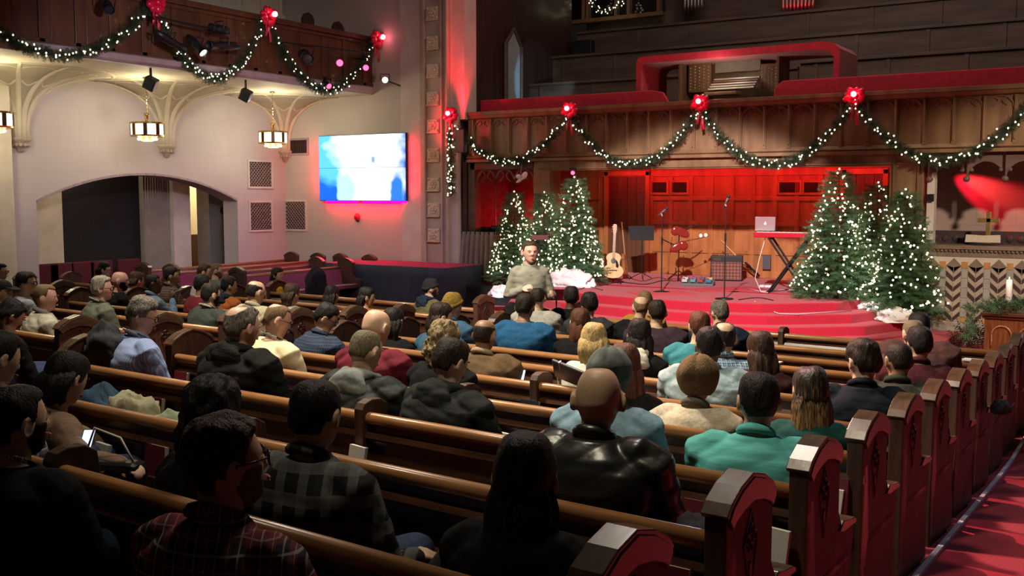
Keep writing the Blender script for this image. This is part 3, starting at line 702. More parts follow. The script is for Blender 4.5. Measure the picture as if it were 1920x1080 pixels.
# ---- tiled altar front
def tile_front():
    x0, x1 = X_PR + .02, 3.4; z0, z1 = EYE - 2.02, EYE - .86
    struct('wall_altar_base', MB().box(x0, x1, YB, YB + .5, 0, z1), mat_noise('grout', (.60, .55, .47), (.66, .6, .52), 20, .9, .1))
    light_t = mat_noise('tan_tile', (.42, .34, .27), (.50, .41, .32), 9, .4, .05); dark_t = mat_noise('brown_tile', (.055, .03, .035), (.085, .048, .045), 9, .35, .05)
    grey_t = mat_noise('grey_tile', (.34, .33, .30), (.42, .40, .36), 7, .45, .05); gold_t = mat_noise('amber_tile', (.48, .22, .07), (.58, .30, .10), 9, .4, .2)
    olive_t = mat_noise('umber_tile', (.19, .14, .10), (.25, .19, .14), 6, .5, .1)
    B = {k: MB() for k in ('l', 'd', 'g', 'a', 'o')}
    fn = lambda u, v, w_: (u, YB - w_, v)
    def T(k, poly): B[k].prism(poly, fn, 0, .012)
    g = .005
    zc0, zc1 = z0, z1 - .36          # chevron field
    x = x0 + .04
    while x < x1 - .33:
        cw = .115; xc = x + cw       # half width of chevron column
        hh = .08
        k = 0; z = zc0 - .16
        while z < zc1 + .02:
            kk = 'd' if k % 2 == 0 else 'l'
            for sx in (-1, 1):
                poly = [(xc + sx * g, z + g), (xc + sx * (cw - g), z + .10 + g), (xc + sx * (cw - g), z + .10 + hh - g), (xc + sx * g, z + hh - g)]
                cl = [(u, min(max(v, zc0 + .005), zc1 + .1)) for u, v in poly]
                if max(v for u, v in cl) - min(v for u, v in cl) > .03:
                    # keep only full or clipped tiles
                    us = [u for u, v in cl]
                    T(kk, cl if sx > 0 else cl[::-1])
            z += hh; k += 1
        # diamond above
        T('o', [(xc, zc1 - .02), (xc + cw, zc1 + .10), (xc, zc1 + .22), (xc - cw, zc1 + .10)])
        # spacer column
        sx0 = x + 2 * cw + g; sx1 = sx0 + .085
        z = zc0 + g
        T('a', [(sx0, z), (sx1, z), (sx1, z + .08), (sx0, z + .08)]); z += .08 + g
        while z < zc1 - .02:
            T('g', [(sx0, z), (sx1, z), (sx1, z + .15), (sx0, z + .15)]); z += .15 + g
        T('a', [(sx0, z), (sx1, z), (sx1, z + .10), (sx0, z + .10)])
        x += 2 * cw + .085 + 2 * g
    # upper courses and plinth
    for (za, zb2, k, wd) in ((z1 - .12, z1 - .03, 'o', .22), ):
        x = x0
        while x < x1: T(k, [(x + g, za + g), (x + wd, za + g), (x + wd, zb2), (x + g, zb2)]); x += wd + g
    for r_ in range(2):
        x = x0 - .1 * r_; za = z0 - .30 + r_ * .15
        while x < x1: T('g', [(max(x, x0) + g, za + g), (x + .27, za + g), (x + .27, za + .145), (max(x, x0) + g, za + .145)]); x += .28
    root = B['l'].build('trim_altar_tiles', light_t); root['kind'] = 'structure'
    for k, m_, nm in (('d', dark_t, 'brown_chevrons'), ('g', grey_t, 'grey_tiles'), ('a', gold_t, 'amber_tiles'), ('o', olive_t, 'umber_tiles')): B[k].build(nm, m_, root)
    mb = MB().box(x0 - .05, x1, YB - .06, YB + .5, z1, z1 + .06)
    xx = x0
    while xx < x1: mb.ball((xx, YB - .03, z1 - .02), (.028, .02, .022), 6, 5); xx += .06
    struct('trim_altar_ledge', mb, olive_t, bevel=.01)
    return z1 + .06
AZ = tile_front()
struct('wall_altar_back', MB().box(-3.75, 3.5, 19.2, 19.3, 0, BZ0), block_mat('alcove_block', (.50, .36, .32), (.38, .26, .24), .62, .31))
struct('wall_altar_side', MB().box(-3.8, -3.72, YB + .3, 19.3, AZ - .3, BZ0), M['plaster'])
struct('floor_altar', MB().box(X_PR, 3.5, YB + .4, 19.2, 0, AZ - .35), M['floor'])
xw0, xw1 = onY(1738, 400, YB + .1).x, onY(1752, 400, YB + .1).x
struct('trim_altar_post', MB().box(xw0, xw1, YB + .05, YB + .25, AZ, BZ0 - .1), M['plaster'])
mb = MB().box(-3.7, 3.5, 19.14, 19.2, AZ - .4, AZ + .18)
for k in range(40): mb.ball((-3.6 + k * .17, 19.13, AZ + .05), (.06, .02, .06), 8, 5)
struct('trim_altar_frieze', mb, mat_noise('dark_frieze', (.05, .03, .035), (.08, .045, .05), 10, .6, .2))
# scalloped valance with trefoil cut-outs
mv = MB(); sp_ = .55; x = X_PR + .08
while x < 3.3:
    pts = []
    for i in range(13):
        t = i / 12; pts.append((x + sp_ * t, BZ0 - .42 + .25 * math.sin(t * PI) ** .55 - (.0)))
    poly = [(x, BZ0 - .02), (x, BZ0 - .46)] + [(u, v) for u, v in pts[1:-1]] + [(x + sp_, BZ0 - .46), (x + sp_, BZ0 - .02)]
    for i in range(1, len(poly) - 3):
        a, b_ = poly[i], poly[i + 1]
        mv.prism([(a[0], a[1]), (b_[0], b_[1]), (b_[0], BZ0 - .02), (a[0], BZ0 - .02)], lambda u, v, w_: (u, YB + .02 + w_, v), 0, .05)
    mv.ball((x, YB + .04, BZ0 - .44), (.055, .04, .05), 8, 6)
    for q in (.12, .88): mv.ball((x + sp_ * q, YB + .045, BZ0 - .30), (.035, .03, .035), 8, 6)
    x += sp_
struct('trim_valance', mv, M['loft'])
# ============================================================= PEWS
XCL, XLR, XLL, XOR, XOL_ = -6.25, -7.70, -11.9, -13.65, -16.3
def xcr(n): return -1.10 - .012 * n
ORD = ['first', 'second', 'third', 'fourth', 'fifth', 'sixth', 'seventh', 'eighth', 'ninth', 'tenth', 'eleventh', 'twelfth']
SIL = [(-.03, 0), (-.03, .80), (-.03, .90), (0, .935), (.07, .975), (.16, 1.0), (.25, .975), (.32, .935), (.35, .90), (.35, .66), (.39, .60), (.46, .585), (.52, .58), (.55, .55), (.55, .50), (.50, .30), (.53, 0)]
def end_panel(x, out, parent, mats):
    """x = outer face side; out=+1 right end, -1 left end"""
    t = .075; x0, x1 = (x - t, x) if out > 0 else (x, x + t)
    fn = lambda u, v, w_: (w_, u, v)
    e = MB().prism(SIL, fn, x0, x1).build('end_panel', M['pewend'], parent, bevel=.006)
    cap = MB(); top = SIL[2:9]
    inn = [(.16 + (u - .16) * .86, .90 + (v - .90) * .55 - .035) for u, v in top]
    off = [(.16 + (u - .16) * 1.06, v + .012) for u, v in top]
    def strip(A, B_, w0, w1):
        n = len(A); vs = []
        for w_ in (w0, w1):
            for P_ in (A, B_): vs += [fn(u, v, w_) for u, v in P_]
        fs = []
        for i in range(n - 1):
            fs += [(i, i + 1, n + i + 1, n + i), (2 * n + i, 3 * n + i, 3 * n + i + 1, 2 * n + i + 1), (i, 2 * n + i, 2 * n + i + 1, i + 1), (n + i, n + i + 1, 3 * n + i + 1, 3 * n + i)]
        fs += [(0, n, 3 * n, 2 * n), (n - 1, 3 * n - 1, 4 * n - 1, 2 * n - 1)]
        cap.add(vs, fs)
    xa_, xb_ = (x1 - .02, x1 + .014) if out > 0 else (x0 - .014, x0 + .02)
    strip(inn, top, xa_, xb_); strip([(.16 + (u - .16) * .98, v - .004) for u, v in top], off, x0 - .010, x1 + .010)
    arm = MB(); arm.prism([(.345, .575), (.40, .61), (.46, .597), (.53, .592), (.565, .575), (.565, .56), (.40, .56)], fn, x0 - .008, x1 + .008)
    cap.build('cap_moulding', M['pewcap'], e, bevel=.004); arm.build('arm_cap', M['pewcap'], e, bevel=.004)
    xo = x1 if out > 0 else x0
    cv = MB()
    for cz, cy in ((.825, .16), (.765, .16), (.795, .13), (.795, .19)): cv.tube([(xo, cy + .016 * math.cos(a), cz + .016 * math.sin(a)) for a in [i * PI / 6 for i in range(12)]], .007, 5, closed=True)
    dm = [(.16, .89), (.105, .78), (.16, .60), (.215, .78)]
    for i in range(4): cv.tube([(xo, *dm[i]), (xo, *dm[(i + 1) % 4])], .0045, 5)
    cv.prism([(.16, .72), (.145, .69), (.16, .64), (.175, .69)], fn, xo - .002, xo + .004 * out)
    cv.build('carving', mat_noise('carved_recess', (.02, .008, .006), (.035, .014, .01), 20, .5, .1), e)
    return e
def make_pew(L, div=None, racks=2):
    r = empty('pew')
    MB().prism([(.06, .40), (.06, .44), (.48, .47), (.50, .44), (.50, .42), (.46, .41)], lambda u, v, w_: (w_, u, v), -L / 2, L / 2).build('seat', M['pew'], r, bevel=.004)
    MB().prism([(.09, .445), (.47, .472), (.48, .49), (.46, .505), (.10, .48)], lambda u, v, w_: (w_, u, v), -L / 2 + .09, L / 2 - .09).build('seat_cushion', M['cushion'], r, bevel=.01)
    mb = MB().prism([(-.015, .30), (.015, .78), (.045, .78), (.085, .44), (.05, .30)], lambda u, v, w_: (w_, u, v), -L / 2, L / 2)
    mb.prism([(-.022, .715), (-.01, .74), (.02, .74), (.02, .70), (-.01, .70)], lambda u, v, w_: (w_, u, v), -L / 2, L / 2)
    mb.box(-L / 2, L / 2, 0, .03, .04, .30)
    mb.build('backrest', M['pew'], r)
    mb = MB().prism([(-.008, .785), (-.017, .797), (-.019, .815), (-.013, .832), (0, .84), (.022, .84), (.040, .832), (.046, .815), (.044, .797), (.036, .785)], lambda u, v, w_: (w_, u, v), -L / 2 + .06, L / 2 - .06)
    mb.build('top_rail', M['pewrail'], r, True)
    end_panel(L / 2, 1, r, None); end_panel(-L / 2, -1, r, None)
    sup = MB(); k = 2
    for i in range(1, k + 1): x = -L / 2 + L * i / (k + 1); sup.box(x - .02, x + .02, .03, .40, 0, .41)
    sup.build('seat_support', M['pew'], r)
    if div is not None:
        fn = lambda u, v, w_: (w_, u, v)
        MB().prism([(-.04, .05), (-.04, .86), (-.02, .89), (.03, .905), (.10, .90), (.15, .87), (.16, .80), (.10, .44), (.06, .05)], fn, div - .03, div + .03).build('divider', M['pewend'], r, bevel=.006)
    for i in range(racks):
        x = -L / 2 + L * (i + .5) / racks
        mb = MB().box(x - .42, x + .42, -.12, -.01, .50, .515).box(x - .42, x + .42, -.125, -.112, .50, .60)
        mb.box(x - .43, x - .415, -.125, -.005, .50, .60).box(x + .415, x + .43, -.125, -.005, .50, .60)
        for cx in (-.3, .3): mb.box(x + cx - .03, x + cx + .03, -.125, -.02, .56, .572)
        mb.build('book_rack', M['pew'], r, bevel=.002)
    return r
PEW_AT = {}
def place_pews(blk, rows, xl, xr_fn, div_x, racks, gname, side):
    proto = None
    for n in rows:
        xr = xr_fn(n); xc = (xl + xr) / 2; L = (xr - xl) * 1.0
        if proto is None:
            proto = make_pew(L, div_x - xc if div_x else None, racks); o = proto
        else: o = copy_tree(proto)
        o.location = (xc, row_y(n, xc), row_floor(n)); o.rotation_euler = (0, 0, -math.atan(TILT))
        k = n + 1
        where = 'nearest the camera' if n == rows[0] else ('front row facing the stage' if n == rows[-1] else ORD[n - rows[0]] + ' row from the camera')
        tag(o, 'dark wooden pew in the %s, %s' % (side, where), 'pew', gname)
        PEW_AT[(blk, n)] = o
    return proto
place_pews('C', list(range(-1, 11)), XCL, xcr, -3.45, 3, 'pews of the centre block', 'centre block')
place_pews('L', list(range(0, 11)), XLL, lambda n: XLR, None, 2, 'pews of the left block', 'left block')
place_pews('O', [7, 8, 9], XOL_, lambda n: XOR, None, 1, 'pews of the outer left block', 'outer left block by the arch')
# transept pews facing the nave
first = None
pts = [((-16.5, 12.6), (-16.75, 16.85)), ((-15.7, 12.6), (-15.95, 16.85)), ((-14.85, 12.7), (-14.95, 15.75)), ((-14.05, 12.7), (-14.15, 15.75))]
names = ['against the side wall', 'second from the side wall', 'third from the side wall', 'nearest the nave']
for i, (a, b_) in enumerate(pts):
    L = math.hypot(b_[0] - a[0], b_[1] - a[1]); ang = math.atan2(b_[1] - a[1], b_[0] - a[0]) - PI
    o = make_pew(L, None, 1)
    o.location = ((a[0] + b_[0]) / 2, (a[1] + b_[1]) / 2, .10); o.rotation_euler = (0, 0, ang)
    tag(o, 'side pew turned towards the nave in front of the arch, ' + names[i], 'pew', 'side pews turned towards the nave')
for o in [p for p in bpy.data.objects if p.name.startswith('pew') and p.get('group') == 'side pews turned towards the nave']:
    for ch in o.children:
        if ch.name.startswith('backrest') or ch.name.startswith('seat_cushion'):
            ch.data.materials.clear(); ch.data.materials.append(mat_noise('plum_velvet', (.22, .03, .07), (.30, .05, .10), 20, .45, .1, sheen=.4))  # purple light on backs and cushions is put into their colour
for i, x in enumerate((628, 682)):
    p = onY(x, 484, 16.95); r = empty('pew_end', (p.x, 16.95, .10), -PI / 2, 'dark rounded pew end rising behind the red-topped riser, %s of the two' % ('left' if i == 0 else 'right'), 'pew')
    end_panel(.04, 1, r, None)
    MB().box(-.16, -.04, -.02, .04, .77, .84).build('top_rail', M['pewrail'], r, bevel=.01)
# red upholstered seats in the arched side room
proto = None
for i, (x, y) in enumerate(((84, 488), (113, 484), (152, 486), (187, 482), (240, 480))):
    p = onX(x, y, XW - .75)
    if proto is None:
        r = proto = empty('upholstered_seat')
        mb = MB(); mb.box(-.27, .27, -.05, .05, .42, 1.02); mb.build('backrest', mat_noise('red_upholstery', (.08, .008, .014), (.12, .012, .02), 30, .9, .2), r, bevel=.03)
        MB().box(-.26, .26, .05, .48, .38, .50).build('seat', MATS['red_upholstery'], r, bevel=.03)
        mb = MB()
        for sx in (-.28, .28): mb.box(sx - .02, sx + .02, -.05, .45, 0, .62)
        mb.build('side_frame', M['black'], r)
    else: r = copy_tree(proto)
    r.location = (XW - .75, p.y, .05); r.rotation_euler = (0, 0, -PI / 2)
    tag(r, 'red upholstered seat under the arch, ' + ['leftmost by the cream wall', 'second from the left', 'middle of the five', 'second from the right', 'rightmost by the folding partition'][i], 'seat', 'red seats under the arch')
# metal kick strip along the right ends of the pews
mb = MB()
for k in range(12):
    ya, yb = .4 + k * .95, .4 + (k + 1) * .95
    za, zb_ = floor_z(ya), floor_z(yb)
    mb.add([(-1.08, ya, za), (-1.05, ya, za), (-1.05, ya, za + .03), (-1.08, ya, za + .03), (-1.08, yb, zb_), (-1.05, yb, zb_), (-1.05, yb, zb_ + .03), (-1.08, yb, zb_ + .03)],
           [(0, 1, 2, 3), (7, 6, 5, 4), (0, 4, 5, 1), (1, 5, 6, 2), (2, 6, 7, 3), (3, 7, 4, 0)])
struct('trim_aisle', mb, mat_flat('kick_strip', (.80, .80, .86), .4, 0))

# ---- books and cards in the racks
def book_at(blk, n, x, ang, m, name, label, cat, group, size=(.14, .035, .21), dz=0, z0=.515):
    o = book_protos[m].copy() if m in book_protos else None
    if o is None:
        w_, t, h = size
        r = empty(name)
        MB().box(-w_ / 2, w_ / 2, -t / 2, -t / 2 + .003, 0, h).box(-w_ / 2, w_ / 2, t / 2 - .003, t / 2, 0, h).box(-w_ / 2 - .003, -w_ / 2 + .003, -t / 2, t / 2, 0, h).build('cover', BM[m], r)
        MB().box(-w_ / 2 + .004, w_ / 2 - .006, -t / 2 + .003, t / 2 - .003, .004, h - .004).build('pages', BM['page'], r)
        book_protos[m] = r; o = r
    else:
        for ch in book_protos[m].children:
            c = ch.copy(); C.objects.link(c); c.parent = o
        C.objects.link(o)
    o.rotation_euler = (-.16, ang, -math.atan(TILT))
    y = row_y(n, x) - .068
    o.location = (x, y, row_floor(n) + z0 + dz)
    return tag(o, label, cat, group)
book_protos = {}
BM = dict(maroon=mat_flat('maroon_cover', (.13, .008, .018), .5), navy=mat_flat('navy_cover', (.012, .014, .03), .5),
          page=mat_noise('page_edges', (.62, .56, .44), (.7, .64, .52), 60, .8, .1), card=mat_noise('white_card', (.66, .63, .58), (.74, .7, .66), 30, .7, .05))
def rackx(n, px, h=.7):
    """x on row n for photo column px"""
    d = ray(px, 700); Y0 = 2.14 + .875 * n - .07
    t = (Y0 - TILT * 1.4) / (d.y + TILT * d.x)
    for _ in range(4):
        X = t * d.x; pxx, py, zz = proj((X, t * d.y, row_floor(n) + h)); d = ray(px, py); t = (Y0 - TILT * 1.4) / (d.y + TILT * d.x)
    return t * d.x
BOOKS = [(2, 285, 'maroon'), (2, 95, 'navy'), (2, 120, 'maroon'), (2, 358, 'navy'), (1, 285, 'maroon'), (1, 330, 'navy'), (0, 95, 'navy'), (1, 496, 'maroon'), (1, 1248, 'maroon'), (2, 1300, 'maroon'), (2, 1240, 'navy'),
         (1, 905, 'navy'), (0, 868, 'navy'), (3, 410, 'navy'), (3, 335, 'maroon'), (4, 770, 'maroon'), (5, 1290, 'maroon'), (6, 1500, 'maroon'), (7, 1520, 'navy'), (3, 1560, 'maroon'), (4, 990, 'navy'), (5, 640, 'maroon'),
         (6, 330, 'maroon'), (8, 1480, 'maroon'), (9, 1600, 'navy')]
def near_phrase(px):
    return 'at the far left' if px < 150 else 'left of centre' if px < 450 else 'by the left divider' if px < 800 else 'near the middle' if px < 1100 else 'on the right' if px < 1270 else 'near the right aisle'
seen = set()
for n, px, m in BOOKS:
    x = rackx(n, px)
    key = (n, round(x, 1))
    while key in seen: x += .16; key = (n, round(x, 1))
    seen.add(key)
    side = 'left block' if x < -7 else 'centre block'
    j = sum(1 for k in seen if k[0] == n)
    book_at('C', n, x, 0, m, 'hymnal', '%s hymnal in the rack %s, %s row from the camera' % (m, near_phrase(px), ORD[n + 1]), 'book', 'hymnals in the book racks')
CARDS = [(2, 669, 'white card box hanging by the divider', 672, 0), (3, 946, 'left of two white cards by the divider', 946, 0), (3, 982, 'right of two white cards by the divider', 982, 0), (1, 1300, 'large white card behind the nearest pew end', 1320, 0), (3, 1557, 'white card', 1560, 0), (2, 1452, 'large white card behind the second pew end', 1452, 0), (1, 190, 'pale sheet', 190, .1)]
for i, (n, px, lb, _, a) in enumerate(CARDS):
    x = rackx(n, px)
    o = MB().box(-.055, .055, -.012, .012, 0, .15).build('visitor_card', BM['card'], bevel=.002)
    o.location = (x, row_y(n, x) - .085, row_floor(n) + .53); o.rotation_euler = (-.15, .05, -math.atan(TILT))
    tag(o, 'white card pack on the %s pew from the camera, %s' % (ORD[n + 1], ['by the left divider', 'first of two by the divider', 'second of two by the divider', 'behind the nearest pew end', 'behind the third pew end', 'behind the second pew end', 'at the far left'][i]), 'card', 'card packs in the racks')
# ============================================================= PEOPLE: BUILDER
SPEAKER_AT = Vector((-6.85, 11.25, FRONT_Z))
def sm(a, b, x):
    t = min(1, max(0, (x - a) / (b - a))) if a != b else (1 if x > a else 0); return t * t * (3 - 2 * t)
def gs(x, s): return math.exp(-(x / s) ** 2)
def head_pt(th, az, face=1.0):
    """az = 0 looks along +Y. returns point in head space"""
    st, ct = math.sin(th), math.cos(th); sx, sy = math.sin(az), math.cos(az)
    st = max(st, 0) ** (.56 if ct > 0 else .80)
    k = max(0, -ct)
    ex = lambda v: math.copysign(abs(v) ** .9, v)
    x = .0755 * st * ex(sx); y = (.090 if sy > 0 else .102) * st * ex(sy); z = .107 * ct if ct > 0 else .118 * ct
    x *= (1 - .20 * k ** 1.3) * (1 + .045 * gs(ct - .38, .35))
    if sy < 0: y *= 1 - .50 * sm(.15, .9, k)
    else: y = y * (1 - .02 * k) + .022 * sm(.3, .95, k)
    if ct > 0: y -= .008 * ct
    a = math.atan2(sx, sy)
    if sy > .2:
        f = 0
        f += .025 * gs(a, .17) * (sm(.16, -.20, ct)) * (1 - sm(-.20, -.31, ct))
        f -= .010 * gs(abs(a) - .40, .20) * gs(ct - .03, .13)
        f += .005 * gs(abs(a) - .30, .35) * gs(ct - .20, .08)
        f += .007 * gs(a, .30) * gs(ct + .47, .07) - .004 * gs(a, .28) * gs(ct + .50, .025) + .006 * gs(a, .26) * gs(ct + .56, .06)
        f += .009 * gs(a, .42) * gs(ct + .86, .13)
        f += .004 * gs(abs(a) - .62, .25) * gs(ct + .15, .15)
        y += f * face
    return Vector((x, y, z))
def head_mesh(mb, Mx, fine=1):
    nu, nv = (44, 36) if fine else (32, 24)
    vs = []; fs = []
    for i in range(nv + 1):
        for k in range(nu):
            # denser rows in front
            vs.append(Mx @ head_pt(PI * i / nv, 2 * PI * k / nu))
    for i in range(nv):
        for k in range(nu): fs.append((i * nu + k, (i + 1) * nu + k, (i + 1) * nu + (k + 1) % nu, i * nu + (k + 1) % nu))
    mb.add(vs, fs)
    for s_ in (-1, 1):
        R_ = Matrix.Rotation(s_ * .35, 4, 'Z') @ Matrix.Rotation(-.18, 4, 'X')
        ear = MB(); ear.ball((0, 0, 0), (.010, .021, .034), 12, 10)
        ear.tube([(s_ * .006, .019 * math.cos(a), .031 * math.sin(a) + .002) for a in [i * 2 * PI / 14 for i in range(14)]], .0062, 6, closed=True)
        T_ = Mx @ Matrix.Translation((s_ * .081, -.008, -.010)) @ R_
        mb.add([T_ @ Vector(v) for v in ear.v], ear.f)
HL = dict(full=(.62, -.02, -.52), receding=(.80, .10, -.50), horseshoe=(1.2, .02, -.50), buzz=(.70, .05, -.45), bald=(2, 2, 2), low=(.50, -.1, -.6))
def hair_shell(style, t, rough, seed, Mx, top=1.0, back_bald=0, freq=22, beard=False, swirl=0, low=False):
    hf, hs, hb = HL[style]
    nu, nv = (96, 64) if t > 0 else (64, 40)
    vs = []; fs = []
    for i in range(nv + 1):
        th = PI * i / nv; ct = math.cos(th)
        for k in range(nu):
            az = 2 * PI * k / nu; a = abs(math.atan2(math.sin(az), math.cos(az)))
            p = head_pt(th, az, .2)
            nz = noise.noise((p.x * 9 + seed, p.y * 9, p.z * 9)) * .05
            if a < 1.0: h = hf + (0.10 * (1 - a)) * (1 if style != 'receding' else -1.2 + 2.0 * (a > .5) * 0)
            elif a < 1.45: h = hf + (hs - hf) * sm(1.0, 1.45, a)
            elif a < 1.95: h = hs - .12 * sm(1.5, 1.62, a) + .30 * gs(a - 1.80, .16) * 0
            else: h = hs + (hb - hs) * sm(1.85, 2.3, a)
            m_ = sm(h - .05, h + .06, ct + nz)
            if style == 'horseshoe': m_ = sm(hs - .05, hs + .05, ct + nz) * (1 - sm(.45, .62, ct + nz)) * sm(1.15, 1.5, a) if a < 2.0 else sm(hb - .05, hb + .06, ct + nz) * (1 - sm(.50, .70, ct + nz))
            if back_bald:
                d_ = Vector((math.sin(th) * math.sin(az), math.sin(th) * math.cos(az), ct)).dot(Vector((0, -.45, .89)))
                m_ *= 1 - sm(1 - back_bald - .03, 1 - back_bald + .04, d_ + nz * .5)
            if beard:
                m_ = sm(.10, -.12, ct + nz * .5 - .0) * sm(1.75, 1.5, a) * (1 - .0 * gs(a, .2))
                if a < .62 and ct > -.38: m_ = 0
                m_ *= 1 - gs(a, .22) * gs(ct + .50, .05)
            tt = t * (.55 + .45 * sm(.2, 1, ct) * top)
            n_ = noise.noise((p.x * freq + seed, p.y * freq, p.z * freq * .6)) * rough
            n_ += noise.noise((p.x * freq * 3 + seed, p.y * freq * 3, p.z * freq)) * rough * .4
            off = (tt + n_) * m_ - .008 * (1 - m_)
            d = p.normalized(); q = p + d * off
            if swirl: q += Vector((0, .01 * m_ * sm(.6, 1, ct) * swirl, .012 * m_ * sm(.7, 1, ct) * swirl))
            vs.append(Mx @ q)
    for i in range(nv):
        for k in range(nu): fs.append((i * nu + k, (i + 1) * nu + k, (i + 1) * nu + (k + 1) % nu, i * nu + (k + 1) % nu))
    return MB().add(vs, fs)
def long_hair(mb, Mx, Lh, seed, w_=1.0, curl=0, taper=.75, part=0):
    """mantle of hair falling behind the head; rings start in head space and hang straight down"""
    hc = Mx.translation; R3 = Mx.to_3x3(); yaw = math.atan2(-(R3 @ Vector((0, 1, 0))).x, (R3 @ Vector((0, 1, 0))).y); Rz = Matrix.Rotation(yaw, 3, 'Z')
    rings = []; n = 56; nr = 30
    for j in range(nr + 1):
        t = j / nr; z = .075 - (Lh + .075) * t
        rx = (.050 + .049 * sm(0, .30, t)) * w_ * (1 - (1 - taper) * sm(.45, 1, t)); ry = (.040 + .032 * sm(0, .28, t)) * (1 - .45 * sm(.28, .8, t))
        cy = -.038 - .045 * sm(.15, .6, t)
        if j == 0: rx *= .75; ry *= .7
        if j == nr: rx *= .8; ry *= .6
        ring = []
        for k in range(n):
            a = 2 * PI * k / n
            u = noise.noise((math.cos(a) * 3.2 + seed, math.sin(a) * 3.2, t * (1.2 + curl * 5))) * .016 + noise.noise((math.cos(a) * 11 + seed, math.sin(a) * 11, t * (1.5 + curl * 9))) * (.010 + curl * .022)
            u *= sm(0, .15, t)
            p = Rz @ Vector(((rx + u) * math.cos(a), cy + (ry + u) * math.sin(a), 0))
            ring.append(hc + p + Vector((0, 0, z + (noise.noise((a * 3, seed, 0)) * .03 if j == nr else 0))))
        rings.append(ring)
    mb.rings(rings)
def remesh(mb, name, voxel, smooth=2, disp=None):
    me = mb.mesh(name + '_raw'); o = bpy.data.objects.new('tmp', me); C.objects.link(o)
    r = o.modifiers.new('r', 'REMESH'); r.mode = 'VOXEL'; r.voxel_size = voxel; r.use_smooth_shade = True
    s_ = o.modifiers.new('s', 'SMOOTH'); s_.iterations = smooth; s_.factor = .5
    dg = bpy.context.evaluated_depsgraph_get(); ev = o.evaluated_get(dg)
    out = bpy.data.meshes.new_from_object(ev); out.name = name
    bpy.data.objects.remove(o); bpy.data.meshes.remove(me)
    out.materials.clear()
    if disp:
        n = len(out.vertices); co = np.empty(n * 3, np.float32); no = np.empty(n * 3, np.float32)
        out.vertices.foreach_get('co', co); out.vertices.foreach_get('normal', no); co = co.reshape(-1, 3); no = no.reshape(-1, 3)
        d = disp(co, no); co += no * d[:, None]; out.vertices.foreach_set('co', co.ravel())
    out.polygons.foreach_set('use_smooth', [True] * len(out.polygons)); out.update()
    return out
def folds(amp, seed):
    rs = np.random.RandomState(seed)
    ks = [(rs.uniform(-22, 22), rs.uniform(-22, 22), rs.uniform(10, 50), rs.uniform(0, 6)) for _ in range(6)]
    def f(co, no):
        d = np.zeros(len(co))
        wx = co[:, 0] + .03 * np.sin(co[:, 2] * 17 + seed); wy = co[:, 1] + .03 * np.sin(co[:, 0] * 15 + seed)
        for a, b, c, ph in ks: d += np.abs(np.sin((wx * a + wy * b + co[:, 2] * c) + ph)) - .6
        return (d / 6 * amp * 2.2)
    return f
def hand(mb, W, D, palm_n, side, curl=.5, s=1.0):
    """W wrist point, D direction of the fingers, palm_n normal of the back of the hand"""
    D = D.normalized(); Nn = (palm_n - D * palm_n.dot(D)).normalized(); X = D.cross(Nn) * side
    MP = Matrix((X, D, Nn)).transposed()
    mb.ball(W + D * .045 * s, (.038 * s, .050 * s, .016 * s), 12, 8, MP)
    for i, (off, ln) in enumerate(((-.030, .062), (-.010, .072), (.010, .068), (.028, .052))):
        p = W + D * .080 * s + X * off * s; pts = [p - D * .02 * s]; d = D.copy(); a = 0
        for q, seg in enumerate((.45, .32, .25)):
            pts.append(p.copy()); a += curl * (.55 if q == 0 else .8)
            d = D * math.cos(a) - Nn * math.sin(a); p = p + d * ln * seg * s
        pts.append(p)
        mb.limb(pts, [.0092 * s, .0092 * s, .0088 * s, .0082 * s, .0075 * s][:len(pts)], 8)
    tb = W + D * .022 * s - X * .026 * s
    d1 = (D * .65 - X * .75 - Nn * .25 * curl).normalized()
    mb.limb([tb, tb + d1 * .030 * s, tb + d1 * .030 * s + (D * .9 - X * .2 - Nn * .4 * curl).normalized() * .032 * s], [.013 * s, .0105 * s, .0088 * s], 8)
SKIN = dict(light=((.56, .36, .24), (.66, .43, .30)), pink=((.62, .34, .25), (.70, .41, .31)), tan=((.46, .29, .18), (.54, .35, .23)), olive=((.46, .31, .19), (.54, .37, .24)), brown=((.25, .135, .08), (.32, .175, .11)), dark=((.085, .040, .025), (.12, .058, .036)))
def skin(k): return mat_noise('skin_' + k, *SKIN[k], 14, .48, .06, spec=.45, bscale=90)
HAIR = dict(black=((.006, .005, .005), (.022, .018, .017)), brown=((.022, .012, .008), (.07, .038, .022)), dbrown=((.010, .007, .005), (.035, .022, .015)), grey=((.14, .125, .10), (.42, .38, .31)), salt=((.045, .04, .034), (.22, .19, .155)), blond=((.30, .20, .075), (.62, .46, .20)), dblond=((.10, .07, .035), (.34, .25, .13)), auburn=((.06, .022, .012), (.13, .05, .028)), sandy=((.12, .07, .035), (.24, .15, .08)), buzzgrey=((.10, .085, .05), (.19, .16, .10)))
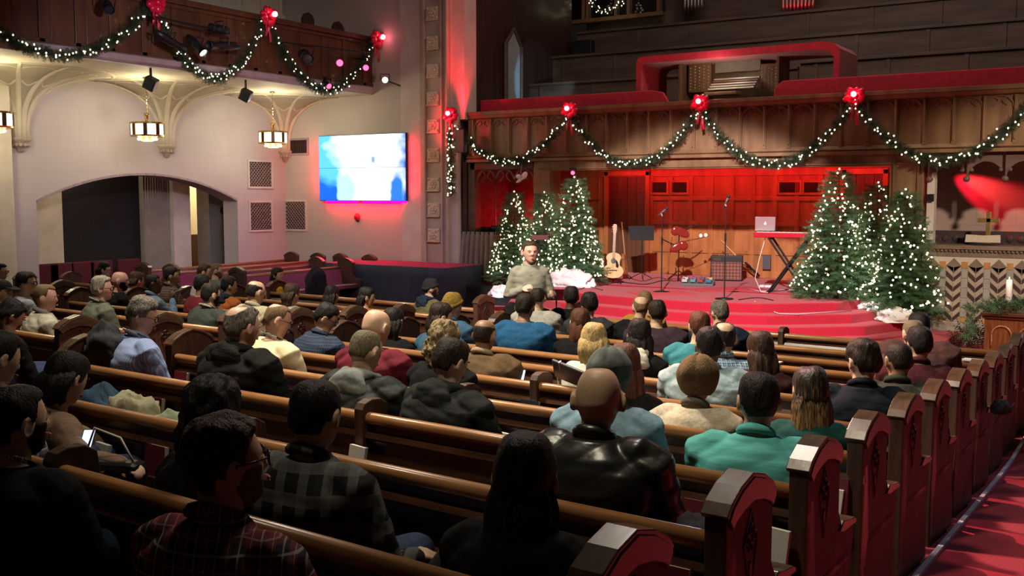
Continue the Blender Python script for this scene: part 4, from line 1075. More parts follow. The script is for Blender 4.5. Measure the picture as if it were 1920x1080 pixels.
def hairm(k):
    if 'hair_' + k in MATS: return MATS['hair_' + k]
    if k == 'ombre':
        m, nt, b = base_mat('hair_ombre', (.02, .01, .008), .5); v = coords(nt, 'Generated')
        n = N(nt, 'ShaderNodeTexNoise'); n.inputs['Scale'].default_value = 1; n.inputs['Detail'].default_value = 3
        mp = N(nt, 'ShaderNodeMapping'); mp.inputs['Scale'].default_value = (26, 26, 1.5); nt.links.new(v, mp.inputs[0]); nt.links.new(mp.outputs[0], n.inputs['Vector'])
        sp = N(nt, 'ShaderNodeSeparateXYZ'); nt.links.new(v, sp.inputs[0])
        ad = N(nt, 'ShaderNodeMath', operation='MULTIPLY_ADD'); nt.links.new(n.outputs[0], ad.inputs[0]); ad.inputs[1].default_value = -1.3; nt.links.new(sp.outputs['Z'], ad.inputs[2])
        mr = N(nt, 'ShaderNodeMapRange'); mr.inputs[1].default_value = .15; mr.inputs[2].default_value = -.45; nt.links.new(ad.outputs[0], mr.inputs[0])
        c = mixc(nt, mr.outputs[0], (.018, .011, .008), (.50, .27, .10)); nt.links.new(c, b.inputs['Base Color']); add_bump(nt, b, n.outputs[0], .5)
        MATS['hair_ombre'] = m; return m
    c1, c2 = HAIR[k]
    return mat_noise('hair_' + k, c1, c2, 6, .52, .6, (26, 26, 5), detail=5, spec=.25)
def cloth(name, c, rough=.85, b=.25, c2=None, scale=40, stretch=(1, 1, 1), sheen=0, spec=.12):
    return mat_noise('fabric_' + name, c, c2 or tuple(min(1, x * 1.25 + .001) for x in c), scale, rough, b, stretch, sheen=sheen, spec=spec)
def plaid(name, base, a, c, pitch=.09, line=None, thin=.8):
    key = 'plaid_' + name
    if key in MATS: return MATS[key]
    m, nt, b = base_mat(key, base, .85, spec=.2)
    tc = N(nt, 'ShaderNodeTexCoord'); sp = N(nt, 'ShaderNodeSeparateXYZ'); nt.links.new(tc.outputs['Object'], sp.inputs[0])
    ad = N(nt, 'ShaderNodeMath', operation='MULTIPLY_ADD'); nt.links.new(sp.outputs['Y'], ad.inputs[0]); ad.inputs[1].default_value = .55; nt.links.new(sp.outputs['X'], ad.inputs[2])
    def band(src, ph, wd, soft=.03):
        q = N(nt, 'ShaderNodeMath', operation='MULTIPLY_ADD'); nt.links.new(src, q.inputs[0]); q.inputs[1].default_value = 1 / pitch; q.inputs[2].default_value = ph
        f = N(nt, 'ShaderNodeMath', operation='FRACT'); nt.links.new(q.outputs[0], f.inputs[0])
        l = N(nt, 'ShaderNodeMath', operation='LESS_THAN'); nt.links.new(f.outputs[0], l.inputs[0]); l.inputs[1].default_value = wd; return l.outputs[0]
    def sc_(o, k):
        q = N(nt, 'ShaderNodeMath', operation='MULTIPLY'); nt.links.new(o, q.inputs[0]); q.inputs[1].default_value = k; return q.outputs[0]
    g = mixc(nt, sc_(band(ad.outputs[0], 0, .42), .55), base, a)
    g = mixc(nt, sc_(band(sp.outputs['Z'], .2, .42), .55), g, a)
    lc = line or c
    g = mixc(nt, sc_(band(ad.outputs[0], .28, .08), thin), g, c); g = mixc(nt, sc_(band(sp.outputs['Z'], .55, .08), thin), g, c)
    g = mixc(nt, sc_(band(ad.outputs[0], .75, .05), thin * .8), g, lc); g = mixc(nt, sc_(band(sp.outputs['Z'], .05, .05), thin * .8), g, lc)
    nt.links.new(g, b.inputs['Base Color']); MATS[key] = m; return m
def stripes(name, base, a, pitch=.012, axis='X'):
    key = 'stripe_' + name
    if key in MATS: return MATS[key]
    m, nt, b = base_mat(key, base, .8, spec=.2); tc = N(nt, 'ShaderNodeTexCoord'); sp = N(nt, 'ShaderNodeSeparateXYZ'); nt.links.new(tc.outputs['Object'], sp.inputs[0])
    q = N(nt, 'ShaderNodeMath', operation='MULTIPLY'); nt.links.new(sp.outputs[axis], q.inputs[0]); q.inputs[1].default_value = 1 / pitch
    f = N(nt, 'ShaderNodeMath', operation='FRACT'); nt.links.new(q.outputs[0], f.inputs[0])
    l = N(nt, 'ShaderNodeMath', operation='LESS_THAN'); nt.links.new(f.outputs[0], l.inputs[0]); l.inputs[1].default_value = .35
    nt.links.new(mixc(nt, l.outputs[0], base, a), b.inputs['Base Color']); MATS[key] = m; return m
def body_parts(J, k, infl, parts, sex, nf=12):
    """adds torso / arms / legs volumes; infl = inflation in metres"""
    mb = MB(); i = infl
    hip, s_, nb = J['hip'], J['s'], J['nb']; T = (nb - hip).length
    if 'torso' in parts:
        fem = sex == 'f'
        prof = [(-.16, .150, .110), (-.10, .172, .125), (0, .170, .125), (.22, .150 if fem else .160, .112), (.48, .158 if fem else .172, .118), (.66, .178 if fem else .202, .124), (.80, .176 if fem else .206, .114), (.90, .148, .100), (.97, .098, .080), (1.03, .070, .066), (1.08, .058, .060)]
        if 'neck_open' in parts: prof = prof[:-1]
        rings = []; n = 28; fw = Vector((0, 1, 0)); fw = (fw - s_ * fw.dot(s_)).normalized(); rt = Vector((1, 0, 0))
        B0 = J.get('belly', 0)
        for t, rx, ry in prof:
            c = hip + s_ * (t * T if t > 0 else t * .5)
            bend = J.get('bend', 0); c = c + fw * (-bend * math.sin(min(1, max(0, t)) * PI))
            rxx = rx * k + i; ryy = ry * (1 + (k - 1) * .8) + i + (B0 * gs(t - .2, .3))
            rings.append([c + rt * rxx * math.copysign(abs(math.cos(a)) ** .8, math.cos(a)) + fw * ryy * math.copysign(abs(math.sin(a)) ** .9, math.sin(a)) for a in [2 * PI * q / n for q in range(n)]])
        mb.rings(rings)
    for sd in (0, 1):
        if 'arms' in parts:
            sh, el, wr = J['sh'][sd], J['el'][sd], J['wr'][sd]
            end = wr if 'short' not in parts else sh.lerp(el, .55)
            if 'short' in parts: mb.limb([sh, sh.lerp(el, .5)], [.064 * k + i, .056 * k + i * 1.6], nf)
            else: mb.limb([sh.lerp(nb, .25), sh, sh.lerp(el, .5), el, el.lerp(wr, .35), wr.lerp(el, .06)], [.060 * k + i, .066 * k + i, .054 * k + i, .046 + i * 1.2, .043 + i, .030 + i * .9], nf)
        if 'legs' in parts:
            hj, kn, an = J['hj'][sd], J['kn'][sd], J['an'][sd]
            mb.limb([hj, hj.lerp(kn, .5), kn], [.092 * k + i, .080 * k + i, .062 + i], nf); mb.limb([kn, kn.lerp(an, .35), an], [.060 + i, .056 + i, .038 + i * 1.2], nf)
    return mb
PEOPLE = {}
def person(pid, px, py, row, label, look=None, pitch=8, dy=.24, lean=.03, hair=('full', .014, 'dbrown'), skn='light', top=None, topkind='shirt', sex='m', k=1.0, group=None,
           collar=None, hood=None, glasses=False, beard=None, longh=None, hat=None, bald=0, face=True, voxel=None, arms='lap', pants='jeans', body_yaw=None, seed=None, lan=None, roll=0, hs=1.0, belly=0, curl=.0, rough=.006, freq=22, extra=None, stand=None):
    seed = seed if seed is not None else sum(map(ord, pid)) % 97
    # --- where the head has to be
    if stand is None:
        fz_ = row_floor(row)
        d = ray(px, py); Y0 = 2.14 + .875 * row
        off = dy + .035 + math.sin(lean) * .55
        t = (Y0 + off - TILT * 1.4) / (d.y + TILT * d.x)
        H = Vector((t * d.x, t * d.y, EYE + t * d.z)); hz = H.z - fz_
        hiph = .53
        T = (hz - hiph - .148) / math.cos(lean); T0 = T; T = min(.60, max(.33, T))
        PEOPLE[pid] = (round(H.x, 2), round(H.y, 2), round(hz, 2), round(T0, 2))
        dist = t
        tgt = SPEAKER_AT - H
        lookw = math.atan2(-tgt.x, tgt.y) if look is None else math.radians(look)
        by = (lookw * .35 - math.atan(TILT) * .65) if body_yaw is None else math.radians(body_yaw)
        hip = Vector((0, 0, hiph)); s_ = Vector((0, math.sin(lean), math.cos(lean))); nb = hip + s_ * T
        rootx = H.x; rooty = H.y - off
        Rb = Matrix.Rotation(by, 3, 'Z')
        # head centre in local space
        hc = nb + Vector((0, .038 + .06 * math.sin(lean), .148))
        hcw = Rb @ hc; rootx = H.x - hcw.x; rooty = H.y - hcw.y
        root = empty('person', (rootx, rooty, fz_), by, label, 'person', group)
        hj = [Vector((sx * .095, .02, hiph - .01)) for sx in (-1, 1)]; kn = [Vector((sx * .135, .43, .53)) for sx in (-1, 1)]; an = [Vector((sx * .14, .40, .10)) for sx in (-1, 1)]
    else:
        root = empty('person', stand['loc'], stand['yaw'], label, 'person', group); by = stand['yaw']
        hip, nb, hc = stand['hip'], stand['nb'], stand['hc']; s_ = (nb - hip).normalized(); hj, kn, an = stand['hj'], stand['kn'], stand['an']; lookw = math.radians(look); dist = 12; 
    vx = voxel or (.0075 if dist < 4.2 else .0095 if dist < 7 else .0125)
    SW = (.190 if sex == 'm' else .164) * k
    sh = [nb + Vector((sx * SW, 0, -.075)) for sx in (-1, 1)]
    sit_el = {'lap': ((.045, .10, -.27), (-.10, .19, -.03)), 'chin': ((.02, .20, -.21), (-.13, .03, .23)), 'wide': ((.10, .05, -.27), (-.04, .2, -.02)), 'rail': ((.20, .02, -.10), (.26, .08, .02)),
              'up': ((-.02, .24, -.12), (.0, .06, .24)), 'hold': ((.05, .12, -.25), (-.11, .20, .06)), 'fwd': ((.06, .24, -.17), (-.02, .26, -.02))}
    el, wr = [], []
    if stand and 'el' in stand: el, wr = stand['el'], stand['wr']; sh = stand['sh']
    else:
        ak = (arms, arms) if isinstance(arms, str) else arms
        for sd, sx in ((0, -1), (1, 1)):
            a, b_ = sit_el[ak[sd]]; e = sh[sd] + Vector((sx * a[0], a[1] * 1.0, a[2])); el.append(e); wr.append(e + Vector((sx * b_[0], b_[1], b_[2])))
    J = dict(hip=hip, s=s_, nb=nb, sh=sh, el=el, wr=wr, hj=hj, kn=kn, an=an, belly=belly, bend=.0 if stand else .02)
    HM = Matrix.Translation(hc) @ Matrix.Rotation(lookw - by, 4, 'Z') @ Matrix.Rotation(math.radians(roll), 4, 'Y') @ Matrix.Rotation(-math.radians(pitch), 4, 'X') @ Matrix.Scale(hs, 4)
    # --- body: one continuous surface
    mb = body_parts(J, k * .96, -.012, ('torso', 'arms', 'legs'), sex)
    head_mesh(mb, HM, 1)
    nbk = HM @ Vector((0, -.03, -.06)); nfr = HM @ Vector((0, -.005, -.09))
    mb.limb([nb + Vector((0, .0, -.05)), nb.lerp(hc, .35) , HM @ Vector((0, -.022, -.05))], [.062 if sex == 'm' else .052, .056 if sex == 'm' else .046, .054 if sex == 'm' else .046], 16)
    hv = bool(stand)
    for sd, sx in ((0, -1), (1, 1)):
        D = (wr[sd] - el[sd]).normalized(); Nn = Vector((sx * .3, -.2, 1)) if abs(D.z) < .7 else Vector((sx * .2, -1, 0))
        if stand and 'handn' in stand: Nn = stand['handn'][sd]; D = stand['handd'][sd]
        hand(mb, wr[sd] + D * .01, D, Nn, -sx, .75 if not stand else stand['curl'][sd], 1.0 if sex == 'm' else .9)
        f0 = an[sd] + Vector((0, -.03, -.03)); mb.limb([f0, an[sd] + Vector((0, .10, -.055)), an[sd] + Vector((0, .19, -.065))], [.034, .032, .024], 8)
    me = remesh(mb, 'body', vx, 1 if vx < .009 else 1)
    link('body', me, skin(skn), root)
    # --- clothes
    tm = top
    parts = ('torso', 'arms', 'neck_open') + (('short',) if topkind == 'tee' else ())
    infl = {'shirt': .010, 'tee': .010, 'sweater': .016, 'jacket': .024, 'hoodie': .022, 'leather': .022}[topkind]
    mb = body_parts(J, k, infl, parts, sex)
    o = link({'shirt': 'shirt', 'tee': 'shirt', 'sweater': 'sweater', 'jacket': 'jacket', 'hoodie': 'hoodie', 'leather': 'jacket'}[topkind], remesh(mb, 'top', max(vx, .010), 2, folds({'leather': .009, 'jacket': .008, 'hoodie': .008}.get(topkind, .006), seed)), tm, root)
    topo = o
    pm = {'jeans': cloth('jeans', (.03, .045, .09)), 'dark': cloth('dark_trousers', (.014, .013, .015)), 'khaki': cloth('khaki', (.22, .16, .09))}[pants]
    mb = body_parts(J, k, .012, ('legs',), sex); mb.limb([hip + Vector((0, -.02, .06)), hip + Vector((0, .0, -.02))], [.150 * k, .150 * k], 16)
    link('trousers', remesh(mb, 'trousers', .016, 2), pm, root)
    for sd in (0, 1):
        f0 = an[sd]; sh_ = MB().limb([f0 + Vector((0, -.05, -.045)), f0 + Vector((0, .06, -.05)), f0 + Vector((0, .20, -.062))], [.046, .046, .036], 10)
        sh_.box(f0.x - .045, f0.x + .045, f0.y - .09, f0.y + .235, f0.z - .10, f0.z - .082)
        sh_.build('shoe', mat_flat('shoe_leather', (.012, .010, .010), .4), root, True)
    cm = tm
    up = s_; 
    def ring_around(rr, zo, rx, ry, tilt=.25, n=24, yo=0, flat=1.0, m_=cm, name='collar', a0=0, a1=2 * PI, par=None):
        full = abs(a1 - a0 - 2 * PI) < 1e-3
        pts = []
        for q in range(n + (0 if full else 1)):
            a = a0 + (a1 - a0) * q / n; pts.append(nb + Vector((rx * math.sin(a), yo + ry * math.cos(a), zo - tilt * .035 * math.cos(a))))
        return MB().tube(pts, rr, 8, flat, closed=full)
    if collar:
        cmx = collar if not isinstance(collar, bool) else cm
        ring_around(.019, .022, .064 * (1 if sex == 'm' else .9), .060, .9, flat=1.25, yo=.006).build('collar', cmx, topo, True)
    if hood:
        hm = hood if not isinstance(hood, bool) else cm
        mbh = MB(); mbh.ball(nb + Vector((0, -.105, -.045)), (.125 * k, .052, .105), 20, 14); mbh.ball(nb + Vector((0, -.085, .02)), (.105, .055, .05), 20, 12)
        mbh.v = mbh.v; ring_b = ring_around(.036, .012, .085, .082, .8, yo=0); mbh.add(ring_b.v, ring_b.f)
        link('hood', remesh(mbh, 'hood', .011, 2, folds(.012, seed + 3)), hm, topo)
    if lan:
        lr = ring_around(.011, .026, .078, .074, 1.2, n=32, flat=.35 , m_=M['black'])
        lo = lr.build('lanyard', mat_flat('lanyard_band', (.012, .012, .014), .5), root, True)
        dash = MB()
        if lan == 'marks':
            for q in range(-9, 10):
                a = PI + q * .14; c = nb + Vector((.0895 * math.sin(a), .0855 * math.cos(a), .026 - .042 * math.cos(a)))
                Rm = Matrix.Rotation(-a, 3, 'Z'); wd = .004 + .002 * ((q * 7) % 3)
                dash.add([c + Rm @ Vector((sx * wd, .002, sz * .006)) for sx, sz in ((-1, -1), (1, -1), (1, 1), (-1, 1))] + [c + Rm @ Vector((sx * wd, -.003, sz * .006)) for sx, sz in ((-1, -1), (1, -1), (1, 1), (-1, 1))], [(0, 1, 2, 3), (7, 6, 5, 4), (0, 4, 5, 1), (1, 5, 6, 2), (2, 6, 7, 3), (3, 7, 4, 0)])
            dash.build('lettering', mat_flat('lanyard_white', (.7, .68, .62), .6), lo)
    # --- hair and things worn on the head
    hm = hairm(hair[2]) if hair else None
    if hair:
        st, th_, col = hair
        hb = hair_shell(st, th_ if not hat else min(th_, .008), rough, seed, HM, back_bald=bald, freq=freq)
        if longh: long_hair(hb, HM, longh, seed, 1.0 if sex == 'f' else .9, curl)
        link('hair', hb.mesh('hair'), hm, root, True)
    if beard:
        hair_shell('full', .006, .002, seed, HM, beard=True, freq=50).build('beard', hairm(beard), root, True)
    if hat:
        kind, hmat = hat
        vs = []; fs = []; nu, nv = 72, 40
        for i in range(nv + 1):
            th = PI * i / nv; ct = math.cos(th)
            for q in range(nu):
                az = 2 * PI * q / nu; p = head_pt(th, az, .2); a = abs(math.atan2(math.sin(az), math.cos(az)))
                lim = {'beanie': .30 - .55 * sm(.8, 2.4, a), 'slouch': .20 - .75 * sm(.8, 2.2, a), 'cap': .45 - .35 * sm(.6, 2, a)}[kind]
                m_ = sm(lim - .03, lim + .03, ct); tt = .016 + (.006 if ct < lim + .28 else 0)
                if kind == 'slouch': tt = .020
                rib = .0012 * math.sin(az * 36) if kind != 'cap' else 0
                if kind == 'slouch': rib += .010 * abs(math.sin(az * 3.5 + 1)) * sm(-.1, .3, ct) * sm(1.5, 2.4, a)
                if kind == 'cap': tt = .009
                q_ = p + p.normalized() * ((tt + rib) * m_ - .010 * (1 - m_))
                if kind == 'beanie': q_.z += .012 * sm(.6, 1, ct) * m_
                if kind == 'slouch': q_.y -= .034 * sm(-.3, .5, ct) * sm(1.2, 2.6, a) * m_; q_.x *= 1 + .12 * m_ * gs(ct - .25, .5)
                vs.append(HM @ q_)
        for i in range(nv):
            for q in range(nu): fs.append((i * nu + q, (i + 1) * nu + q, (i + 1) * nu + (q + 1) % nu, i * nu + (q + 1) % nu))
        ho = MB().add(vs, fs)
        if kind == 'cap':
            ho2 = ho.build('cap', hmat, root, True)
            br = MB(); n = 12; pts = []
            for q in range(n + 1):
                a = -1.1 + 2.2 * q / n; pts.append((.075 * math.sin(a) * 1.05, .075 + .085 * math.cos(a) ** .8))
            poly = [(p[0], p[1]) for p in pts] + [(.07, .055), (-.07, .055)]
            br.prism(poly, lambda u, v, w_: HM @ Vector((u, v, w_ + .052 - .18 * (v - .08))), 0, .006); br.build('brim', hmat, ho2)
        else: ho.build('beanie', hmat, root, True)
    if glasses:
        g = MB()
        for sx in (-1, 1):
            c = Vector((sx * .033, .101, .004)); g.tube([HM @ (c + Vector((.025 * math.cos(a), -.010 * abs(math.cos(a)) * (1 if sx * math.cos(a) > 0 else -.2), .019 * math.sin(a)))) for a in [i * PI / 9 for i in range(18)]], .0028, 6, closed=True)
            g.tube([HM @ Vector((sx * .058, .090, .010)), HM @ Vector((sx * .083, .04, .012)), HM @ Vector((sx * .087, -.005, .010)), HM @ Vector((sx * .084, -.025, -.008))], .0025, 6)
        g.tube([HM @ Vector((-.010, .104, .008)), HM @ Vector((0, .108, .011)), HM @ Vector((.010, .104, .008))], .0025, 6)
        g.build('glasses', mat_flat('glasses_frame', (.02, .016, .015), .25), root, True)
    if face:
        e = MB(); ir = MB()
        for sx in (-1, 1):
            e.ball(HM @ Vector((sx * .031, .0712, .004)), .0125, 12, 8); ir.ball(HM @ Vector((sx * .031, .0785, .004)), .0068, 8, 6)
        eo = e.build('eye', mat_flat('eye_white', (.62, .58, .54), .3), root, True); ir.build('iris', mat_flat('iris_dark', (.02, .012, .008), .2), eo, True)
        if sex == 'm' or True:
            bw = MB()
            for sx in (-1, 1): bw.tube([HM @ Vector((sx * .015, .096, .021)), HM @ Vector((sx * .032, .095, .027)), HM @ Vector((sx * .050, .083, .022))], [.0028, .0038, .002], 6)
            bw.build('eyebrow', hairm(hair[2] if hair else 'dbrown') if (hair and hair[2] not in ('ombre',)) else hairm('dbrown'), root, True)
        lp = MB(); lp.ball(HM @ Vector((0, .1015, -.0545)), (.021, .006, .0045), 12, 6, HM.to_3x3().normalized()); lp.ball(HM @ Vector((0, .1005, -.063)), (.018, .006, .005), 12, 6, HM.to_3x3().normalized())
        lp.build('lips', mat_noise('lips', (.36, .16, .12), (.42, .20, .15), 20, .45, .05), root, True)
    J['HM'] = HM; J['root'] = root
    return root, J
# ============================================================= PEOPLE IN THE PHOTO
c_ = cloth
BLK = c_('black', (.006, .006, .007)); NAVY = c_('navy', (.012, .018, .035)); CHAR = c_('charcoal', (.028, .030, .032)); OLIVE = c_('olive_wool', (.10, .105, .080)); MAROON = c_('maroon', (.11, .012, .022))
PL = 'people seated in the pews'
def P(*a, **k): k.setdefault('group', PL); return person(*a, **k)
# ---- nearest rows
P('p1', 425, 868, -1, 'man with glasses and brown hair in red and cream plaid shirt, nearest the camera', look=-26, pitch=-3, dy=.38, lean=.08, hair=('full', .020, 'brown'), top=plaid('red_cream', (.020, .018, .024), (.24, .03, .04), (.55, .50, .40), .060, (.5, .45, .36), .5), collar=True, glasses=True, beard='sandy', skn='pink', voxel=.006, rough=.010, body_yaw=8)
_p2 = P('p2', 33, 790, -1, 'man at the left edge with a short dark beard, black top and printed black lanyard', look=-8, pitch=2, dy=.50, lean=.06, hair=('full', .014, 'black'), top=BLK, topkind='sweater', beard='black', skn='light', voxel=.006, lan='text', body_yaw=16)
P('p3', 985, 895, 0, 'woman seen from behind with very long black hair and black coat at the bottom centre', sex='f', hair=('low', .022, 'black'), longh=.46, top=BLK, topkind='jacket', skn='olive', face=False, look=20, dy=.22, voxel=.009)
P('p4', 593, 778, 0, 'man in a black and grey buffalo plaid shirt with short black hair', look=10, hair=('full', .013, 'black'), top=plaid('black_grey', (.010, .010, .012), (.13, .135, .125), (.02, .02, .02), .095, None, .2), skn='tan', arms=('lap', 'wide'), collar=True, face=False, dy=.30, k=1.06, voxel=.0085)
P('p5', 400, 775, 0, 'person with thick black curly hair in dark clothes, behind the man with glasses', sex='f', look=8, hair=('low', .034, 'black'), longh=.26, curl=.7, top=BLK, skn='olive', face=False, rough=.016, freq=30, dy=.22)
P('p6', 126, 722, 0, 'dark-haired woman leaning forward in a ribbed brown knit sweater at the far left', sex='f', look=2, pitch=24, lean=.45, dy=.34, hair=('low', .022, 'black'), longh=.10, top=c_('ribbed_knit', (.20, .13, .085), c2=(.29, .19, .13), scale=1, stretch=(120, 8, 8)), topkind='sweater', skn='light', arms=('fwd', 'rail'), body_yaw=-18)
P('p7', 22, 592, 2, 'dark-haired man at the left edge looking down at his lap', look=-20, pitch=38, lean=.25, hair=('full', .026, 'black'), top=BLK, skn='tan', rough=.012)
P('p8', -4, 672, 0, 'man in grey and white plaid shirt cut by the left picture edge', look=-10, pitch=20, hair=('full', .02, 'black'), top=plaid('grey_white', (.10, .11, .15), (.02, .02, .03), (.5, .5, .5), .07), skn='tan', k=1.08)
P('p9', 1122, 748, 1, 'bald man seen from behind in a shiny black leather jacket', look=24, hair=None, top=cloth('black_leather', (.010, .010, .009), rough=.33, b=.35, scale=8, c2=(.018, .018, .016), sheen=0, spec=.6), topkind='leather', collar=True, skn='tan', face=False, k=1.14, voxel=.007, hs=1.07, dy=.27)
# ---- second and third rows
P('p10', 1142, 702, 2, 'person in a faded grey beanie and light blue denim shirt, beyond the bald man', look=30, hair=('full', .01, 'dbrown'), hat=('slouch', cloth('faded_grey_cap', (.10, .115, .11), c2=(.27, .29, .27), scale=9)), top=c_('light_denim', (.20, .33, .42), c2=(.27, .42, .52)), topkind='shirt', collar=True, skn='light', face=False, k=1.05)
P('p11', 1170, 685, 3, 'woman with long dark auburn hair just right of the grey beanie', sex='f', look=40, hair=('low', .020, 'auburn'), longh=.38, top=BLK, skn='light', face=False)
P('p12', 1308, 712, 3, 'person in a chunky brown knitted beanie and cream fleece sweater', sex='f', look=26, hair=('full', .008, 'dbrown'), hat=('slouch', cloth('brown_knit', (.15, .095, .045), c2=(.22, .145, .075), scale=1, stretch=(160, 160, 60), b=.8)), top=c_('cream_fleece', (.50, .43, .31), c2=(.62, .55, .42), scale=60), topkind='sweater', collar=cloth('taupe_scarf', (.12, .11, .09)), skn='light', face=False, k=1.08, hs=1.05)
P('p13', 1330, 648, 4, 'dark-haired man in a pale denim jacket, beyond the brown beanie', look=34, hair=('full', .014, 'black'), top=c_('pale_denim', (.24, .33, .36), c2=(.33, .43, .46)), topkind='jacket', collar=True, skn='brown', face=False, k=1.15)
P('p14', 1422, 752, 2, 'black-haired man in a bright turquoise polo shirt near the right aisle', look=30, hair=('full', .017, 'black'), top=c_('turquoise', (.10, .42, .40), c2=(.14, .52, .49), scale=6, stretch=(1, 1, 9)), topkind='shirt', collar=True, skn='light', face=False, k=1.16, voxel=.0085)
P('p15', 1520, 734, 3, 'woman with long ombre hair and a dark green top near the right aisle', sex='f', look=30, hair=('low', .020, 'ombre'), longh=.42, top=c_('dark_green', (.010, .055, .05)), skn='light', face=False)
P('p16', 1618, 678, 4, 'man with tousled dark brown hair and navy collared top by the aisle', look=46, hair=('full', .024, 'dbrown'), rough=.014, top=c_('deep_navy', (.008, .011, .018)), topkind='sweater', collar=True, skn='light', k=1.15)
P('p17', 1684, 676, 5, 'man with cropped hair in a dark green quilted jacket by the aisle', look=38, hair=('buzz', .006, 'dbrown'), top=c_('dark_olive', (.030, .036, .026)), topkind='jacket', collar=True, skn='brown', k=1.08, rough=.002)
P('p18', 1723, 645, 6, 'man with neat black hair and a dark maroon shirt by the aisle', look=36, hair=('full', .020, 'black'), top=c_('dark_maroon', (.045, .010, .014)), collar=True, skn='tan', face=False, k=1.1)
P('p19', 1712, 626, 7, 'man with a cropped olive-lit head in front of the black-haired man', look=38, hair=('buzz', .005, 'buzzgrey'), top=c_('dull_plum', (.075, .035, .035)), skn='light', rough=.002, face=False)
P('p20', 1722, 612, 8, 'broad man with dark hair and brown sweater nearest the altar tiles', look=44, hair=('full', .016, 'black'), top=c_('brown_plum', (.10, .045, .042)), topkind='sweater', skn='light', face=False, k=1.35)
P('p21', 1357, 634, 5, 'man with a round bald spot and blue checked shirt', look=32, hair=('receding', .012, 'black'), bald=.20, top=plaid('blue_check', (.02, .03, .05), (.22, .35, .48), (.35, .5, .62), .035), collar=True, skn='olive', face=False, k=1.1)
P('p22', 1425, 655, 5, 'woman with long wavy brown hair right of the checked shirt', sex='f', look=42, hair=('low', .024, 'brown'), longh=.32, curl=.3, top=c_('brown_top', (.05, .02, .02)), skn='light', face=False)
P('p23', 1311, 612, 6, 'man with dark reddish hair and teal shirt', look=36, hair=('full', .018, 'auburn'), top=c_('teal', (.03, .17, .20)), skn='light', face=False, glasses=True, k=1.1)
P('p24', 1349, 587, 8, 'grey-haired man with glasses and navy jacket in the second row from the stage', look=52, hair=('full', .018, 'salt'), top=NAVY, topkind='jacket', skn='light', glasses=True, face=True, k=1.1)
P('p25', 1201, 576, 8, 'man with thinning pale crown and black jacket, left of the dark-haired man', look=36, hair=('receding', .008, 'sandy'), bald=.30, top=BLK, topkind='jacket', skn='light', face=False)
P('p26', 1232, 586, 7, 'man with short dark hair and dark plum jacket', look=30, hair=('full', .012, 'dbrown'), top=c_('plum_jacket', (.035, .020, .030)), topkind='jacket', skn='tan', face=False, k=1.15)
P('p27', 1209, 566, 9, 'fair brown-haired person in the front rows half hidden by a thinning crown', look=30, hair=('full', .018, 'sandy'), top=c_('mustard', (.30, .17, .03)), skn='light', face=False)
P('p28', 1199, 628, 5, 'woman with very long straight black hair over a white collar', sex='f', look=26, hair=('low', .020, 'black'), longh=.34, top=BLK, hood=cloth('off_white', (.52, .50, .42)), skn='light', face=False)
P('p29', 1088, 604, 6, 'woman with long straight light brown hair left of the blonde', sex='f', look=28, hair=('low', .020, 'auburn'), longh=.30, top=BLK, skn='light', face=False)
P('p30', 1071, 557, 9, 'man with tall black hair and black jacket before the steps', look=34, hair=('full', .026, 'black'), top=BLK, topkind='jacket', skn='dark', face=False)
P('p31', 1105, 571, 8, 'man with thick black swept hair before the steps, right of the tall black hair', look=44, hair=('full', .030, 'black'), top=CHAR, topkind='jacket', skn='tan', face=False, rough=.010)
P('p32', 985, 575, 6, 'man with short dark hair in a bright blue sweater', look=14, hair=('full', .018, 'dbrown'), top=c_('royal_blue', (.015, .075, .17)), topkind='sweater', skn='brown', face=False, k=1.18)
P('p33', 1008, 559, 8, 'man with cropped hair in a pale grey sweatshirt', look=24, hair=('buzz', .007, 'dbrown'), top=c_('pale_grey', (.30, .29, .26)), topkind='sweater', skn='tan', face=False, k=1.15, rough=.002)
P('p34', 983, 547, 9, 'person with curly black hair directly below the speaker', look=10, hair=('full', .030, 'black'), top=BLK, skn='brown', face=False, rough=.016)
P('p35', 909, 628, 4, 'bald man in a brown canvas jacket with a corduroy collar', look=8, hair=('horseshoe', .003, 'dbrown'), top=c_('brown_canvas', (.095, .060, .030)), topkind='jacket', collar=cloth('corduroy', (.30, .24, .15)), skn='brown', face=False, k=1.2, rough=.001)
P('p36', 834, 640, 3, 'person with curly shoulder-length blonde hair and black top', sex='f', look=4, hair=('low', .032, 'dblond'), longh=.20, curl=1.0, rough=.018, freq=34, top=BLK, skn='light', face=False, k=1.1)
P('p37', 846, 678, 2, 'young man with short dark hair in a black hooded sweatshirt', look=-14, pitch=22, lean=.12, hair=('full', .018, 'dbrown'), top=c_('grey_black_marl', (.018, .020, .019)), topkind='hoodie', hood=True, skn='light', k=1.12)
P('p38', 849, 574, 6, 'person in an olive yellow beanie and denim jacket', look=-12, hair=('full', .012, 'blond'), hat=('beanie', cloth('olive_yellow', (.16, .10, .018), c2=(.24, .155, .03))), top=c_('denim_blue', (.035, .085, .15)), topkind='jacket', collar=True, skn='light', face=False)
P('p39', 828, 594, 5, 'dark-haired woman in profile raising a fist in a denim shirt', sex='f', look=-38, hair=('low', .018, 'dbrown'), longh=.22, top=c_('denim_blue2', (.03, .075, .13)), skn='light', arms=('up', 'lap'), body_yaw=8)
P('p40', 738, 603, 5, 'person with shoulder-length black hair facing away, left of the raised fist', sex='f', look=10, hair=('low', .020, 'black'), longh=.20, top=BLK, skn='tan', face=False)
P('p41', 706, 614, 3, 'bald man in a maroon sweater', look=-6, pitch=16, hair=None, top=MAROON, topkind='sweater', skn='light', k=1.2, hs=1.05)
